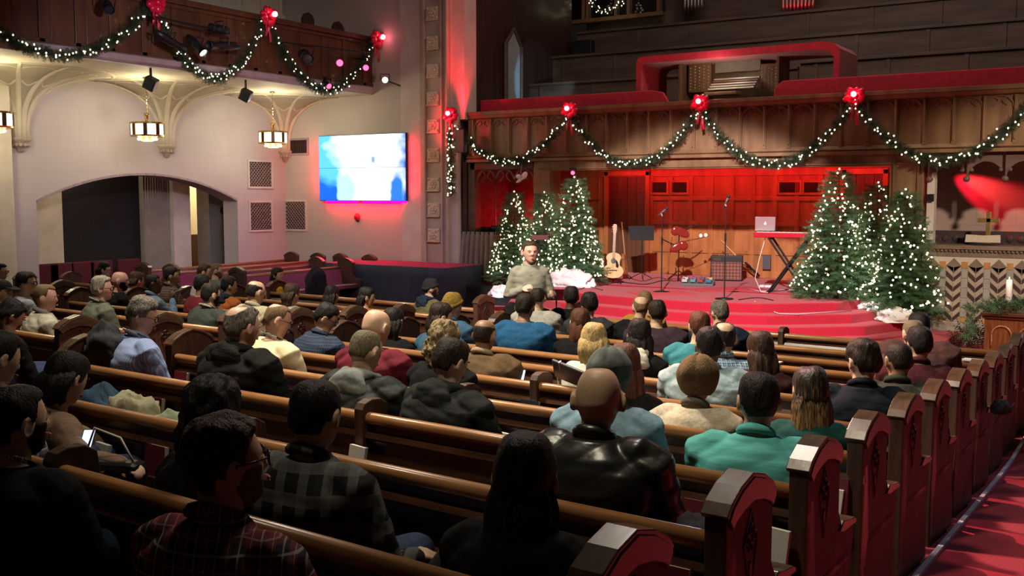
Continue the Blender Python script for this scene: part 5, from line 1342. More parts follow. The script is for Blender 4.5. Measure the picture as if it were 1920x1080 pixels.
P('p42', 686, 658, 2, 'man with cropped greying hair in a black jacket over a grey hood', look=-4, pitch=18, hair=('buzz', .005, 'buzzgrey'), top=c_('black_waxed', (.020, .023, .021), rough=.6), topkind='jacket', hood=cloth('grey_jersey', (.17, .19, .18)), skn='light', k=1.2, rough=.002)
P('p43', 808, 541, 9, 'man in a dark beanie and glasses with an olive parka and navy hood', look=-44, hair=('full', .008, 'dbrown'), hat=('beanie', cloth('dark_knit', (.018, .018, .022))), glasses=True, beard='dbrown', top=c_('olive_parka', (.085, .075, .035)), topkind='jacket', hood=NAVY, skn='light', body_yaw=-20)
P('p44', 688, 557, 8, 'woman with glossy black hair in profile and an orange top', sex='f', look=-46, hair=('low', .020, 'black'), longh=.18, top=c_('burnt_orange', (.34, .085, .022)), skn='tan', body_yaw=-20)
P('p45', 623, 553, 8, 'woman with long dark hair and a red plaid shirt', sex='f', look=0, hair=('low', .018, 'black'), longh=.22, top=plaid('red_black', (.25, .02, .025), (.03, .01, .015), (.03, .01, .012), .06), skn='tan', face=False)
P('p46', 548, 551, 7, 'woman with straight brown bobbed hair and a pale grey top', sex='f', look=-8, hair=('low', .022, 'brown'), longh=.15, top=c_('pale_grey_top', (.27, .26, .25)), skn='light', face=False)
P('p47', 521, 600, 3, 'fair balding man with glasses and lanyard in a cream polo shirt', look=-38, pitch=22, hair=('receding', .005, 'sandy'), bald=.1, top=c_('cream_jersey', (.66, .58, .36), c2=(.72, .64, .42)), topkind='shirt', glasses=True, skn='pink', k=1.15, lan='marks', rough=.001)
P('p48', 612, 596, 4, 'black-haired man with glasses looking down in a dark blue checked shirt', look=-52, pitch=34, lean=.28, hair=('full', .016, 'black'), glasses=True, top=plaid('navy_check', (.014, .022, .045), (.02, .032, .06), (.06, .085, .14), .045), topkind='shirt', collar=True, skn='tan', k=1.25)
P('p49', 455, 612, 2, 'stout grey-haired man with a bald crown in a black hooded jacket', look=-10, pitch=10, hair=('full', .016, 'salt'), bald=.16, rough=.012, top=c_('black_fleece', (.008, .0085, .008)), topkind='hoodie', hood=cloth('black_fur', (.010, .010, .009), b=.8, scale=90), skn='pink', k=1.3, voxel=.0085, hs=1.1)
P('p50', 480, 548, 5, 'man with a bald brown crown and khaki jacket', look=-12, pitch=14, hair=('horseshoe', .008, 'black'), top=c_('khaki_jacket', (.27, .25, .17)), topkind='jacket', collar=True, skn='tan', k=1.1, face=False)
P('p51', 521, 516, 10, 'woman in a mustard top and patterned scarf looking back towards the camera', sex='f', look=-78, pitch=0, hair=('low', .022, 'dbrown'), longh=.20, top=c_('mustard_yellow', (.55, .30, .03)), collar=plaid('scarf', (.05, .05, .05), (.3, .3, .28), (.5, .5, .45), .02), skn='light', body_yaw=-30)
P('p52', 430, 536, 7, 'black-haired person with a navy hood and rust orange jacket', look=-30, hair=('full', .018, 'black'), top=c_('rust', (.30, .085, .02)), topkind='jacket', hood=NAVY, skn='tan')
P('p53', 396, 553, 5, 'man with black hair and full beard in a dark green-black shirt', look=-16, pitch=8, hair=('full', .014, 'black'), beard='black', top=c_('green_black', (.030, .036, .030)), topkind='sweater', collar=cloth('grey_rib', (.10, .1, .09)), skn='tan', k=1.15, lan='marks')
P('p54', 380, 534, 6, 'dark-haired person in a maroon sweater behind the bearded man', look=-14, hair=('full', .014, 'black'), top=c_('maroon2', (.10, .012, .016)), topkind='sweater', skn='tan', face=False)
P('p55', 384, 510, 8, 'brown-haired man in a white windowpane checked shirt', look=-50, hair=('full', .014, 'brown'), top=plaid('white_check', (.58, .58, .58), (.62, .62, .62), (.05, .05, .06), .05), skn='light')
P('p56', 407, 508, 9, 'fair man with a short reddish beard, right of the white checked shirt', look=-52, hair=('buzz', .007, 'sandy'), beard='sandy', top=c_('grey_green', (.12, .13, .11)), skn='light', rough=.002)
P('p57', 323, 517, 7, 'young man with short black hair in a brown plaid shirt', look=-50, pitch=6, hair=('full', .016, 'black'), top=plaid('brown_plaid', (.05, .03, .025), (.08, .05, .04), (.25, .18, .14), .06), collar=True, skn='olive')
P('p58', 289, 532, 6, 'man with cropped black hair touching his chin in a denim shirt', look=-44, pitch=4, hair=('buzz', .008, 'black'), top=c_('mid_denim', (.13, .19, .27)), collar=True, skn='dark', arms=('lap', 'chin'), rough=.002)
P('p59', 257, 526, 7, 'woman with brown hair and a bright orange-red scarf top', sex='f', look=-10, hair=('low', .018, 'brown'), longh=.12, top=c_('orange_red', (.85, .06, .02)), topkind='sweater', collar=True, skn='light', face=False)
P('p60', 226, 527, 6, 'bald man with a black beard and black shirt', look=-52, pitch=6, hair=None, beard='black', top=BLK, skn='pink', hs=1.06)
P('p61', 192, 541, 4, 'grey-haired man with glasses in an olive green sweater', look=-48, pitch=2, hair=('full', .020, 'grey'), glasses=True, rough=.012, top=OLIVE, topkind='sweater', collar=True, skn='pink', k=1.1, lan='marks')
P('p62', 196, 506, 8, 'black-haired woman with glasses in the outer left block', sex='f', look=-50, hair=('low', .020, 'black'), longh=.12, glasses=True, top=c_('beige_coat', (.30, .26, .2)), skn='light')
P('p63', 268, 592, 2, 'man with wavy greying hair, glasses and lanyard in a blue striped shirt', look=-48, pitch=20, lean=.16, hair=('full', .022, 'salt'), rough=.012, glasses=True, top=stripes('blue', (.16, .22, .42), (.34, .40, .58), .013), collar=True, skn='pink', k=1.12, lan='marks', voxel=.0085)
P('p64', 86, 558, 3, 'balding fair man in a light grey fleece with a dark striped collar', look=-50, pitch=6, hair=('receding', .010, 'sandy'), top=c_('oat_fleece', (.42, .40, .31), c2=(.52, .5, .40)), topkind='sweater', collar=plaid('nordic', (.10, .09, .09), (.2, .2, .2), (.35, .33, .3), .02), skn='pink', k=1.1)
P('p65', 50, 531, 4, 'dark-haired man with glasses and a pale grey tee shirt', look=-50, pitch=4, hair=('full', .022, 'black'), glasses=True, top=c_('pale_grey_tee', (.30, .32, .34)), topkind='tee', skn='olive')
P('p66', 1, 509, 6, 'man in dark glasses cut by the left edge below the cream pilaster', look=-55, hair=('full', .014, 'dbrown'), glasses=True, top=BLK, skn='pink')
P('p67', 4, 548, 3, 'person in a dark brimmed cap at the left edge', look=-60, pitch=6, hair=('full', .008, 'black'), hat=('cap', cloth('dark_cap', (.02, .022, .024))), top=BLK, skn='tan')
P('p70', 1113, 640, 4, 'blonde woman in a white sweater left of the long black hair', sex='f', look=24, hair=('low', .020, 'blond'), longh=.16, top=c_('white_knit', (.56, .55, .46)), topkind='sweater', skn='light', face=False)
print('PEOPLE', {k: v for k, v in PEOPLE.items() if not (.36 <= v[3] <= .60)})
print('PEOPLEALL', PEOPLE)

# ---- the speaker, standing on the floor in front of the steps
yaw = math.radians(-140)   # faces the audience, a little to the right of the camera
loc = onZ(990, 900, FRONT_Z); loc = Vector((-6.72, 10.2, FRONT_Z))
d = ray(993, 472); t = 10.2 / d.y; H = Vector((t * d.x, 10.2, EYE + t * d.z)); HZ = H.z - FRONT_Z
loc.x = H.x
st = dict(loc=loc, yaw=yaw, hip=Vector((0, 0, .96)), nb=Vector((0, -.01, HZ - .16)), hc=Vector((0, .03, HZ)),
          hj=[Vector((sx * .095, 0, .93)) for sx in (-1, 1)], kn=[Vector((-.11, .02, .51)), Vector((.11, .04, .51))], an=[Vector((-.12, -.02, .10)), Vector((.13, .02, .10))])
nb_ = st['nb']
st['sh'] = [nb_ + Vector((-.165, 0, -.075)), nb_ + Vector((.165, 0, -.075))]
# local -X is the picture's right hand side for a figure facing us
st['el'] = [st['sh'][0] + Vector((-.10, -.01, -.29)), st['sh'][1] + Vector((.09, -.03, -.29))]
st['wr'] = [st['el'][0] + Vector((.02, .22, .03)), st['el'][1] + Vector((-.14, .19, .10))]
st['handd'] = [Vector((.10, .7, .25)), Vector((-.7, .45, .35))]; st['handn'] = [Vector((-1, .1, .3)), Vector((.3, .6, .8))]; st['curl'] = [.55, .8]
root, J = person('speaker', 0, 0, 0, 'man standing and speaking in a grey-green button shirt and jeans, hands raised', look=-132, pitch=4, group=None, hair=('full', .011, 'brown'), rough=.004, skn='pink', top=c_('grey_green_shirt', (.20, .20, .155), c2=(.26, .26, .2), scale=6), collar=True, stand=st, voxel=.0075, k=.92, hs=1.08)
mb = MB().box(-.014, .014, .098, .110, 1.14, nb_.z - .10); b_ = mb.build('placket', c_('placket', (.16, .16, .125)), root)
mb = MB()
for z in (1.12, 1.2, 1.28, 1.36): mb.ball((0, .111, z), (.006, .004, .006), 8, 5)
mb.build('button', M['black'], root)
# printed lanyard text for the man at the left edge
def lanyard_text(J, s, size, a_mid):
    cu = bpy.data.curves.new('t', 'FONT'); cu.body = s; cu.size = size; cu.extrude = .0008; cu.align_x = 'CENTER'; cu.align_y = 'CENTER'
    o = bpy.data.objects.new('t', cu); C.objects.link(o); dg = bpy.context.evaluated_depsgraph_get(); me = bpy.data.meshes.new_from_object(o.evaluated_get(dg)); bpy.data.objects.remove(o)
    nb = J['nb']; rx, ry = .0895, .0855
    lan_ = [c for c in J['root'].children if c.name.startswith('lanyard')][0]
    for v in me.vertices:
        a = a_mid - v.co.x / .088; zc = .026 - .042 * math.cos(a)
        r = 1 + (v.co.z + .0035) / .088
        v.co = nb + Vector((rx * r * math.sin(a), ry * r * math.cos(a), zc + v.co.y))
    me.materials.append(mat_flat('lanyard_white', (.7, .68, .62), .6)); o = bpy.data.objects.new('lettering', me); C.objects.link(o); o.parent = lan_
lanyard_text(_p2[1], 'PONENTIAL', .022, PI * .78)
# ============================================================= CHRISTMAS DECORATION
NEEDLE = mat_noise('fir_needles', (.030, .080, .036), (.075, .17, .07), 20, .6, .1, kind='Object')
NEEDLE_D = mat_noise('garland_needles', (.012, .032, .016), (.035, .07, .03), 20, .6, .1)
BARK = mat_noise('bark', (.04, .02, .012), (.07, .035, .02), 20, .9, .3)
BULB = mat_flat('warm_bulb', (1, .85, .6), emit=(1, .82, .54), estr=6.5)
def bulb_mesh(r):
    return MB().ball((0, 0, 0), (r, r, r * 1.15), 7, 5).mesh('light_bulb')
BM_T = bulb_mesh(.0140); BM_T.materials.append(BULB); BM_G = bulb_mesh(.0125); BM_G.materials.append(BULB)
def put_bulbs(parent, pts, me, nmax=100):
    for p in pts[:nmax]:
        o = bpy.data.objects.new('light_bulb', me); C.objects.link(o); o.parent = parent; o.location = p
    if len(pts) > nmax:
        mb = MB(); r = .0140
        for p in pts[nmax:]: mb.ball(p, (r, r, r * 1.15), 6, 4)
        o = mb.build('light_bulbs', BULB, parent); o['kind'] = 'stuff'
def sprig(mb, p, d, L, w_, n=7):
    """a flat spray of needles along direction d"""
    d = d.normalized(); a = d.orthogonal().normalized(); a.rotate(Matrix.Rotation(random.uniform(0, 6.28), 3, d)); q = p + d * L
    for i in range(n):
        t = (i + .5) / n; c = p.lerp(q, t)
        for s_ in (-1, 1):
            tip = c + (a * s_ * .8 + d * .75).normalized() * w_ * (1.15 - t * .5) + Vector((random.uniform(-1, 1), random.uniform(-1, 1), random.uniform(-1, 1))) * w_ * .25
            b1 = c + d * L * .045; b0 = c - d * L * .045
            mb.add([b0, b1, tip], [(0, 1, 2)])
def fir(name, seed, H=2.1, R=.62):
    random.seed(seed); mb = MB(); bulbs = []
    r = empty(name)
    tr = MB(); tr.tube([(0, 0, .05), (0, 0, H * .5), (0, 0, H * .97)], [.035, .022, .006], 8); tr.box(-.2, .2, -.02, .02, 0, .05).box(-.02, .02, -.2, .2, 0, .05); tr.build('trunk', BARK, r)
    z = .16; lay = 0
    while z < H * .985:
        t = (z - .1) / (H - .1); rr = R * (1 - t) ** .85 * random.uniform(.9, 1.08) + .03
        nb = max(4, int(15 * (1 - t) + 4)); ph = random.uniform(0, 6.28)
        for k in range(nb):
            a = ph + 2 * PI * k / nb + random.uniform(-.15, .15); L = rr * random.uniform(.82, 1.12); up = .28 * (t - .35) - .12 + random.uniform(-.07, .07)
            d = Vector((math.cos(a), math.sin(a), up)); base = Vector((0, 0, z))
            m_ = max(2, int(L / .075))
            for j in range(m_):
                u = (j + .55) / m_; p = base + d * L * u
                for s_ in (-1, 0, 1):
                    dd = (d + Vector((-math.sin(a), math.cos(a), 0)) * s_ * .75 + Vector((0, 0, random.uniform(-.15, .25)))).normalized()
                    if s_ == 0 and j < m_ - 1: continue
                    sprig(mb, p, dd, .15 * random.uniform(.8, 1.2), .058, 7)
        z += .062 + .012 * (1 - t)
    for i in range(7): sprig(mb, Vector((0, 0, H * .93)), Vector((random.uniform(-.3, .3), random.uniform(-.3, .3), 1)), .17, .035)
    mb.build('foliage', NEEDLE, r)
    nB = 250
    for i in range(nB):
        t = 1 - math.sqrt(random.random()) if random.random() < .9 else random.random(); t = min(.97, t * 1.0)
        a = random.uniform(0, 2 * PI); rr = (R * (1 - t) ** .85 + .035) * random.uniform(.78, 1.06)
        bulbs.append(Vector((rr * math.cos(a), rr * math.sin(a), .15 + (H - .15) * t)))
    bulbs.append(Vector((0, 0, H + .01)))
    # the hundred that face the hall come first
    bulbs.sort(key=lambda p: p.y)
    put_bulbs(r, bulbs, BM_T, 100)
    sk = MB().ball((0, 0, .06), (.32, .30, .07), 18, 8)
    return r
t1 = fir('christmas_tree', 3, 2.08, .60); t2 = fir('christmas_tree', 11, 1.85, .50)
TREES = [(t1, 1567, 558, ZS, 318, 'tall lit Christmas tree on the stage, leftmost of the right hand three'), (t1, 1640, 575, ZS - .145, 343, 'lit Christmas tree in the middle of the right hand three'), (t1, 1692, 592, ZS - .29, 356, 'lit Christmas tree on the lower step beside the chevron tiles'),
         (t2, 964, 528, ZS, 360, 'lit Christmas tree nearest the grey curtain, left of the speaker'), (t2, 1021, 515, ZS, 347, 'narrow lit Christmas tree between two others behind the speaker'), (t2, 1076, 511, ZS, 333, 'lit Christmas tree under a small red lamp, right of the speaker')]
used = set()
for i, (pt, px, py, z, ptop, lab) in enumerate(TREES):
    p = onZ(px, py, z)
    if i == 1: p = onZ(1640, 566, z)
    if i == 4: p = onY(1020, 520, 17.05)
    if i == 5: p = onY(1076, 520, 17.2)
    if i == 2: p = onZ(1690, 596, z)
    o = pt if id(pt) not in used else copy_tree(pt); used.add(id(pt))
    zt_ = onY(px, ptop, p.y).z; s_ = (zt_ - z) / (2.08 if pt is t1 else 1.85)
    if i in (4, 5): z = ZS if i == 5 else ZS - .145
    o.location = (p.x, p.y, z); o.rotation_euler = (0, 0, 1.3 * i if i not in (0, 3) else YAW); o.scale = (s_ * (1.12 if i < 3 else 1.05), s_ * (1.12 if i < 3 else 1.05), s_)
    if i not in (0, 3): o.rotation_euler = (0, 0, YAW + (.5 if i in (1, 4) else -.5))
    tag(o, lab, 'Christmas tree', 'lit Christmas trees on the stage')
def crumple(name, p, s, lab, seed, mat=None):
    mb = MB().ball((0, 0, 0), 1, 48, 30); vs = []
    for v in mb.v:
        v = Vector(v); n_ = noise.fractal(v * 2.1 + Vector((seed, 0, 0)), 1, 2, 4) * .38 + abs(noise.noise(v * 6 + Vector((seed, 3, 0)))) * .15; q = v * (1 + n_); vs.append((q.x * s[0], q.y * s[1], max(0, q.z * s[2] + s[2] * .25)))
    mb.v = vs; o = mb.build(name, mat or M['white'], None, True); o.location = p; return tag(o, lab, 'cloth')
crumple('tree_skirt', onZ(1565, 552, ZS), (.42, .32, .11), 'bright crumpled white cloth on the stage before the leftmost right tree', 1)
crumple('tree_skirt', onZ(1630, 578, ZS - .145), (.36, .25, .10), 'rumpled white and grey cloth draped between the right trees', 2)
crumple('tree_skirt', onZ(1676, 602, ZS - .29), (.30, .26, .16), 'bright white bunched cloth on the lowest step by the altar tiles', 3)
crumple('tree_skirt', Vector((onY(1070, 525, 16.7).x, 16.7, ZS)), (.42, .22, .24), 'large white cloth mound behind the speaker, left of the guitar', 4)
crumple('tree_skirt', onZ(941, 556, ZS - .145), (.24, .2, .15), 'small white cloth bundle at the left end of the steps', 5)
def garland(name, P0, P1, sag, lab, group, N_=56, nrm=Vector((0, -1, 0)), r=.095, seed=1, vertical=False):
    random.seed(seed); o = empty(name, (P0 + P1) / 2 if not vertical else P0); c0 = Vector(o.location); tag(o, lab, 'garland', group)
    def cp(t):
        p = P0.lerp(P1, t)
        if not vertical: p.z -= sag * (1 - (2 * t - 1) ** 2) ** 1.0 * (1 + .0) 
        return p - c0
    mb = MB(); L = (P1 - P0).length + sag * .9; n = int(L / .014)
    for i in range(n):
        t = i / n; p = cp(t); tt = (cp(min(1, t + .01)) - cp(max(0, t - .01))).normalized()
        for k in range(5):
            d = Vector((random.gauss(0, 1), random.gauss(0, 1), random.gauss(0, 1))); d = (d - tt * d.dot(tt)).normalized() * random.uniform(.6, 1) + tt * random.uniform(-.6, .6)
            sprig(mb, p, d + nrm * .25, r * random.uniform(.9, 1.4), .042, 5)
    mb.build('foliage', NEEDLE_D, o)
    mb = MB().tube([cp(i / 30) for i in range(31)], .012, 5).build('wire', MATS['garland_needles'], o)
    pts = []
    for i in range(N_):
        t = (i + random.uniform(.1, .9)) / N_; p = cp(t); d = Vector((random.gauss(0, 1), random.gauss(0, 1), random.gauss(0, 1))).normalized(); d = (d + nrm * 1.0).normalized()
        pts.append(p + d * r * random.uniform(.7, 1.15))
    put_bulbs(o, pts, BM_G); return o
def bow(name, p, lab, group, face=0, s=1.0, lit=True):
    r = empty(name, p, face, lab, 'bow', group)
    s *= 1.3; mb = MB()
    for k in range(9):
        a = 2 * PI * k / 9; rad = .085 if k % 2 else .07
        c = Vector((rad * math.cos(a), -.03 - .02 * (k % 2), rad * .85 * math.sin(a)))
        R_ = Matrix.Rotation(-a, 3, 'Y'); mb.ball(c, (.066, .036, .046), 12, 8, R_)
    mb.ball((0, -.07, 0), (.05, .04, .05), 10, 8)
    mb.v = [(x * s, y * s, z * s) for x, y, z in mb.v]
    mb.build('loops', M['ribbon'], r, True)
    for sx, L in ((-1, .30), (1, .40)):
        t = MB(); n = 8; pts = [Vector((sx * (.01 + .045 * i / n), -.04 - .01 * math.sin(i * 1.3), -.05 - L * i / n)) for i in range(n + 1)]
        vs = []
        for i, q in enumerate(pts): vs += [q + Vector((-.026, 0, 0)), q + Vector((.026, 0, .0))]
        vs[-2] += Vector((0, 0, -.03))
        fs = [(2 * i, 2 * i + 1, 2 * i + 3, 2 * i + 2) for i in range(n)]
        t.add(vs, fs); o = t.build('ribbon_tail', M['ribbon'], r, True); o.modifiers.new('s', 'SOLIDIFY').thickness = .004
    if lit:
        o = MB().ball((.01 * s, -.135 * s, .02 * s), .034 * s, 12, 8).build('lamp', mat_flat('bow_lamp', (1, .4, .45), emit=(1, .22, .30), estr=16), r, True)
        d_ = bpy.data.lights.new('bow_glow', 'POINT'); d_.energy = 5; d_.color = (1, .03, .08); d_.shadow_soft_size = .04
        lo = bpy.data.objects.new('bow_glow', d_); C.objects.link(lo); lo.parent = r; lo.location = (0, -.2, .03)
    return r
GY = YB - .20
bp = [onY(848, 216, GY), onY(1070, 207, GY), onY(1315, 194, GY), onY(1604, 181, GY)]
dxm = (bp[3].x - bp[0].x) / 3; bp.append(Vector((bp[3].x + dxm, GY, bp[3].z)))
BW = ['beside the stage pier, leftmost', 'second from the pier', 'third from the pier, below the organ', 'rightmost visible, over the right trees']
for i in range(4): bow('red_bow', onY(848, 216, YT - .32) if i == 0 else bp[i], 'glowing red bow on the stage balcony rail, ' + BW[i], 'red bows on the stage balcony')
lows = [(936, 306), (1182, 311), (1455, 312), (1780, 305)]
for i in range(4):
    a, b_ = bp[i] + Vector((.0, -.02, -.08)), bp[i + 1] + Vector((0, -.02, -.08)); lo = onY(*lows[i], GY).z; sag = (a.z + b_.z) / 2 - lo - .03
    garland('garland', a, b_, sag, 'lit green garland swag on the stage balcony, ' + ['nearest the pier', 'second from the pier', 'below the organ console', 'at the right end over the altar'][i], 'garlands on the stage balcony', 62, seed=20 + i)
v0, v1 = onY(846, 245, YT - .35), onY(846, 368, YT - .35)
garland('garland', v0, v1, 0, 'straight hanging lit garland beside the stage pier', 'garlands on the stage balcony', 44, seed=31, vertical=True)
GX = XG + .16
gb = [onX(-110, -38, GX), onX(283, 6, GX), onX(494, 32, GX), onX(698, 74, GX)]
names = ['', 'between the two longest swags, cut by the top edge', 'over the dark spotlights', 'at the gallery end by the pier']
for i in (1, 2, 3): bow('red_bow', gb[i] + Vector((.08, 0, 0)), 'red bow on the side gallery, ' + names[i], 'red bows on the side gallery', PI / 2, 1.15, lit=i > 1)
glow = [(120, 108), (385, 148), (598, 170)]
for i in range(3):
    a, b_ = gb[i].copy(), gb[i + 1].copy(); a.x = b_.x = GX + .03; lo = onX(*glow[i], GX).z; sag = (a.z + b_.z) / 2 - lo - .02
    garland('garland', a, b_, sag, 'lit garland swag on the side gallery, ' + ['leftmost over the arch', 'middle one behind the spotlights', 'rightmost near the pier'][i], 'garlands on the side gallery', 64 if i < 2 else 46, nrm=Vector((1, 0, 0)), seed=40 + i, r=.10)
# wreath light cluster in the upper window
random.seed(5); p = onY(1140, -6, 23.2); wr = empty('lit_wreath', p, 0, 'cluster of tiny white lights before the upper loft window', 'wreath')
mb = MB(); pts = []
for k in range(60):
    a = 2 * PI * k / 60; c = Vector((.42 * math.cos(a), 0, .34 * math.sin(a)))
    for q in range(5): sprig(mb, c, Vector((random.gauss(0, 1), random.gauss(0, .5), random.gauss(0, 1))), .13, .03, 4)
    pts.append(c + Vector((random.uniform(-.12, .12), -.08, random.uniform(-.10, .10))))
mb.build('foliage', NEEDLE_D, wr); put_bulbs(wr, pts, BM_G)

# ============================================================= CHANDELIERS UNDER THE GALLERY
glassm, nt, b = base_mat('chandelier_glass', (.9, .85, .7), .3, emit=(1, .86, .56), estr=3.2); MATS['chandelier_glass'] = glassm
def chandelier():
    r = empty('chandelier')
    MB().lathe([(.0, .935), (.05, .935), (.06, .915), (.02, .895), (0, .895)], n=16).build('ceiling_plate', M['brass'], r, True)
    ch = MB()
    for k in range(18): ch.tube([(.008 * (k % 2), 0, .90 - k * .034), (-.008 * (k % 2), .008, .90 - k * .034 - .03)], .004, 5)
    ch.tube([(0, 0, .92), (0, 0, .27)], .004, 5); ch.build('chain', M['brass'], r)
    MB().lathe([(.02, .28), (.055, .28), (.045, .24), (.030, .16), (.035, .13), (.10, .12), (.10, .11), (0, .11)], n=18).build('stem', M['brass'], r, True)
    MB().lathe([(.28, .11), (.305, .115), (.31, .09), (.30, .08), (.29, .08), (.02, .105)], n=32).build('top_ring', M['brass'], r)
    MB().lathe([(.285, .08), (.285, -.12), (.27, -.12), (.27, .08)], n=32).build('drum_glass', glassm, r)
    for k in range(8):
        a = 2 * PI * k / 8; R_ = Matrix.Rotation(a, 4, 'Z'); MB().box(.283, .298, -.035, .035, -.12, .085, R_).build('panel_strip', mat_flat('bronze', (.10, .06, .03), .4, .8), r)
    MB().lathe([(.26, -.11), (.305, -.115), (.30, -.145), (.16, -.15), (.15, -.13), (.02, -.13)], n=32).build('bottom_ring', M['brass'], r)
    MB().lathe([(.14, -.145), (.145, -.20), (.10, -.225), (0, -.23)], n=20).build('bowl', mat_flat('amber_glass', (.8, .5, .2), .3, emit=(1, .6, .2), estr=1.2), r, True)
    for k in range(8): a = 2 * PI * k / 8; MB().ball((.155 * math.cos(a), .155 * math.sin(a), -.185), .026, 8, 6).build('globe', mat_flat('globe_lamp', (1, .9, .7), emit=(1, .88, .62), estr=5), r, True)
    return r
ch = chandelier()
for i, (px, py, xx) in enumerate(((276, 240, -15.85), (512, 258, -15.85), (-12, 222, -15.85))):
    p = onX(px, py, xx); o = ch if i == 0 else copy_tree(ch); o.location = p + Vector((0, 0, .0))
    o.location.z = GZ0 + .105 - .935
    tag(o, 'brass and glass drum chandelier under the gallery, ' + ['over the arched opening', 'nearest the video screen', 'cut by the left picture edge'][i], 'chandelier', 'chandeliers under the gallery')
    light('chandelier_lamp', 'POINT', (p.x, p.y, o.location.z - .32), None, 20, (1, .86, .64), .12)
    light('chandelier_uplight', 'POINT', (p.x, p.y, o.location.z + .45), None, 36, (1, .86, .56), .08)

# ============================================================= SPOTLIGHTS ON THE GALLERY
def fixture(p, aim, lab, lens=None, L=.34, r=.085, yoke=True, group='stage spotlights on the gallery'):
    p = Vector(p); d = (Vector(aim) - p).normalized(); q = d.to_track_quat('Z', 'Y').to_matrix().to_4x4()
    o = empty('stage_spotlight', p); tag(o, lab, 'spotlight', group); o.rotation_euler = q.to_euler()
    MB().lathe([(0, -L * .55), (r * .6, -L * .55), (r * .9, -L * .3), (r * .9, L * .15), (r * .7, L * .2), (r * .75, L * .5), (r, L * .55), (r, L * .6), (r * .92, L * .6), (r * .9, L * .45), (0, L * .44)], n=18).build('housing', M['black'], o, True)
    MB().lathe([(0, L * .47), (r * .85, L * .47), (r * .85, L * .5), (0, L * .5)], n=18).build('lens', lens or mat_flat('dark_lens', (.03, .03, .04), .1), o)
    if yoke: MB().tube([(-r * 1.2, 0, 0), (-r * 1.2, r * 1.6, 0), (r * 1.2, r * 1.6, 0), (r * 1.2, 0, 0)], .012, 6).build('yoke', M['black'], o)
    return o
RED_L = mat_flat('red_lens', (1, .02, .03), emit=(1, .03, .08), estr=10); WH_L = mat_flat('white_lens', (1, .9, .8), emit=(1, .84, .72), estr=14)
XS = XG + .42
pp = lambda x, y: onX(x, y, XS)
pipe = empty('lighting_pipe', pp(420, 45)); tag(pipe, 'black lighting pipe in front of the gallery holding spotlights', 'pipe')
a, b_, c0 = pp(290, 32), pp(430, 62), Vector(pipe.location)
MB().tube([a - c0, b_ - c0], .022, 8).build('pipe', M['black'], pipe)
MB().tube([pp(530, 80) - c0, pp(692, 100) - c0], .022, 8).build('pipe', M['black'], pipe)
for x in (300, 420, 545, 688):
    q = pp(x, 32 + (x - 290) * .2) - c0; MB().tube([q, q + Vector((-.35, 0, .05))], .016, 6).build('bracket', M['black'], pipe)
fixture(pp(318, 76), pp(390, 120), 'long black spotlight pointing down right, nearest the left bow', L=.55)
fixture(pp(367, 84), (-8, 12, 0), 'black spotlight with bright front lens, middle of the left cluster', lens=WH_L, L=.45)
fixture(pp(422, 86), pp(340, 84), 'long horizontal black spotlight, right in the left cluster', L=.62)
fixture(pp(412, 55), pp(330, 45), 'black spotlight clamped high on the left pipe', L=.35)
fixture(pp(572, 105), (-8, 12, 1), 'round black spotlight hanging alone left of the red lamps', L=.28, r=.12)
fixture(pp(637, 118), (0, 0, 2.4), 'red glowing lamp on the gallery pipe, left one', lens=RED_L, L=.26, r=.085)
fixture(pp(686, 127), (0, 0, 2.4), 'red glowing lamp on the gallery pipe, right one', lens=RED_L, L=.26, r=.075)
fixture(onX(612, 158, XG + .3), (-9, 14, 2), 'small red edged lamp low on the gallery front', lens=RED_L, L=.22, r=.07)
_fx = fixture(onY(722, 150, YT - .45), (0, 0, 2.4), 'bright white spotlight on a bracket by the gallery end', lens=WH_L, L=.22, r=.075)
fixture(onX(1074, 324, -9.6) if False else onY(1074, 324, YB - .12), (0, 0, 2.4), 'small round red lamp over the left trees', lens=RED_L, L=.14, r=.05, group='red lamp over the trees')
bpy.context.view_layer.update(); _w = _fx.matrix_world.inverted(); MB().tube([(0, 0, -.05), _w @ Vector((_fx.location.x + .1, YT - .01, _fx.location.z - .1))], .015, 6).build('bracket', M['black'], _fx)
fixture(onX(202, 12, XG + .3), (-8, 8, 0), 'small black fixture near the top edge on the left gallery', L=.2)
for px, py, lab in ((283, 155, 'black box loudspeaker under the gallery edge, left'), (461, 177, 'black box loudspeaker under the gallery edge, nearer the screen')):
    p = onX(px, py, XG - .1); o = empty('loudspeaker', p, 0, lab, 'loudspeaker')
    h_ = MB().box(-.10, .10, -.09, .09, -.12, .09).build('housing', M['black'], o, bevel=.02); h_.rotation_euler = (.35, .5, .6)
    MB().box(-.015, .015, -.015, .015, .0, GZ0 + .11 - p.z).build('bracket', M['black'], o)
for px, py, lab in ((577, 40, 'dark rounded pew end on the gallery, left of two'), (633, 56, 'dark rounded pew end on the gallery, right of two')):
    p = onX(px, py, XG - .7); o = MB().prism([(-.16, -1.35), (.16, -1.35), (.16, .05), (.1, .14), (0, .18), (-.1, .14), (-.16, .05)], lambda u, v, w_: (w_, u, v), -.04, .04).build('gallery_pew_end', M['pew'], bevel=.01); o.location = p; tag(o, lab, 'pew')
o = empty('wall_speaker', onY(1093, 92, 22.4)); tag(o, 'dark monitor box on the loft wall above the left drape', 'monitor')
MB().box(-.28, .28, -.1, .1, -.2, .2).build('housing', M['black'], o, bevel=.02); MB().box(-.24, .24, -.104, -.1, -.16, .16).build('front', M['blackcloth'], o)

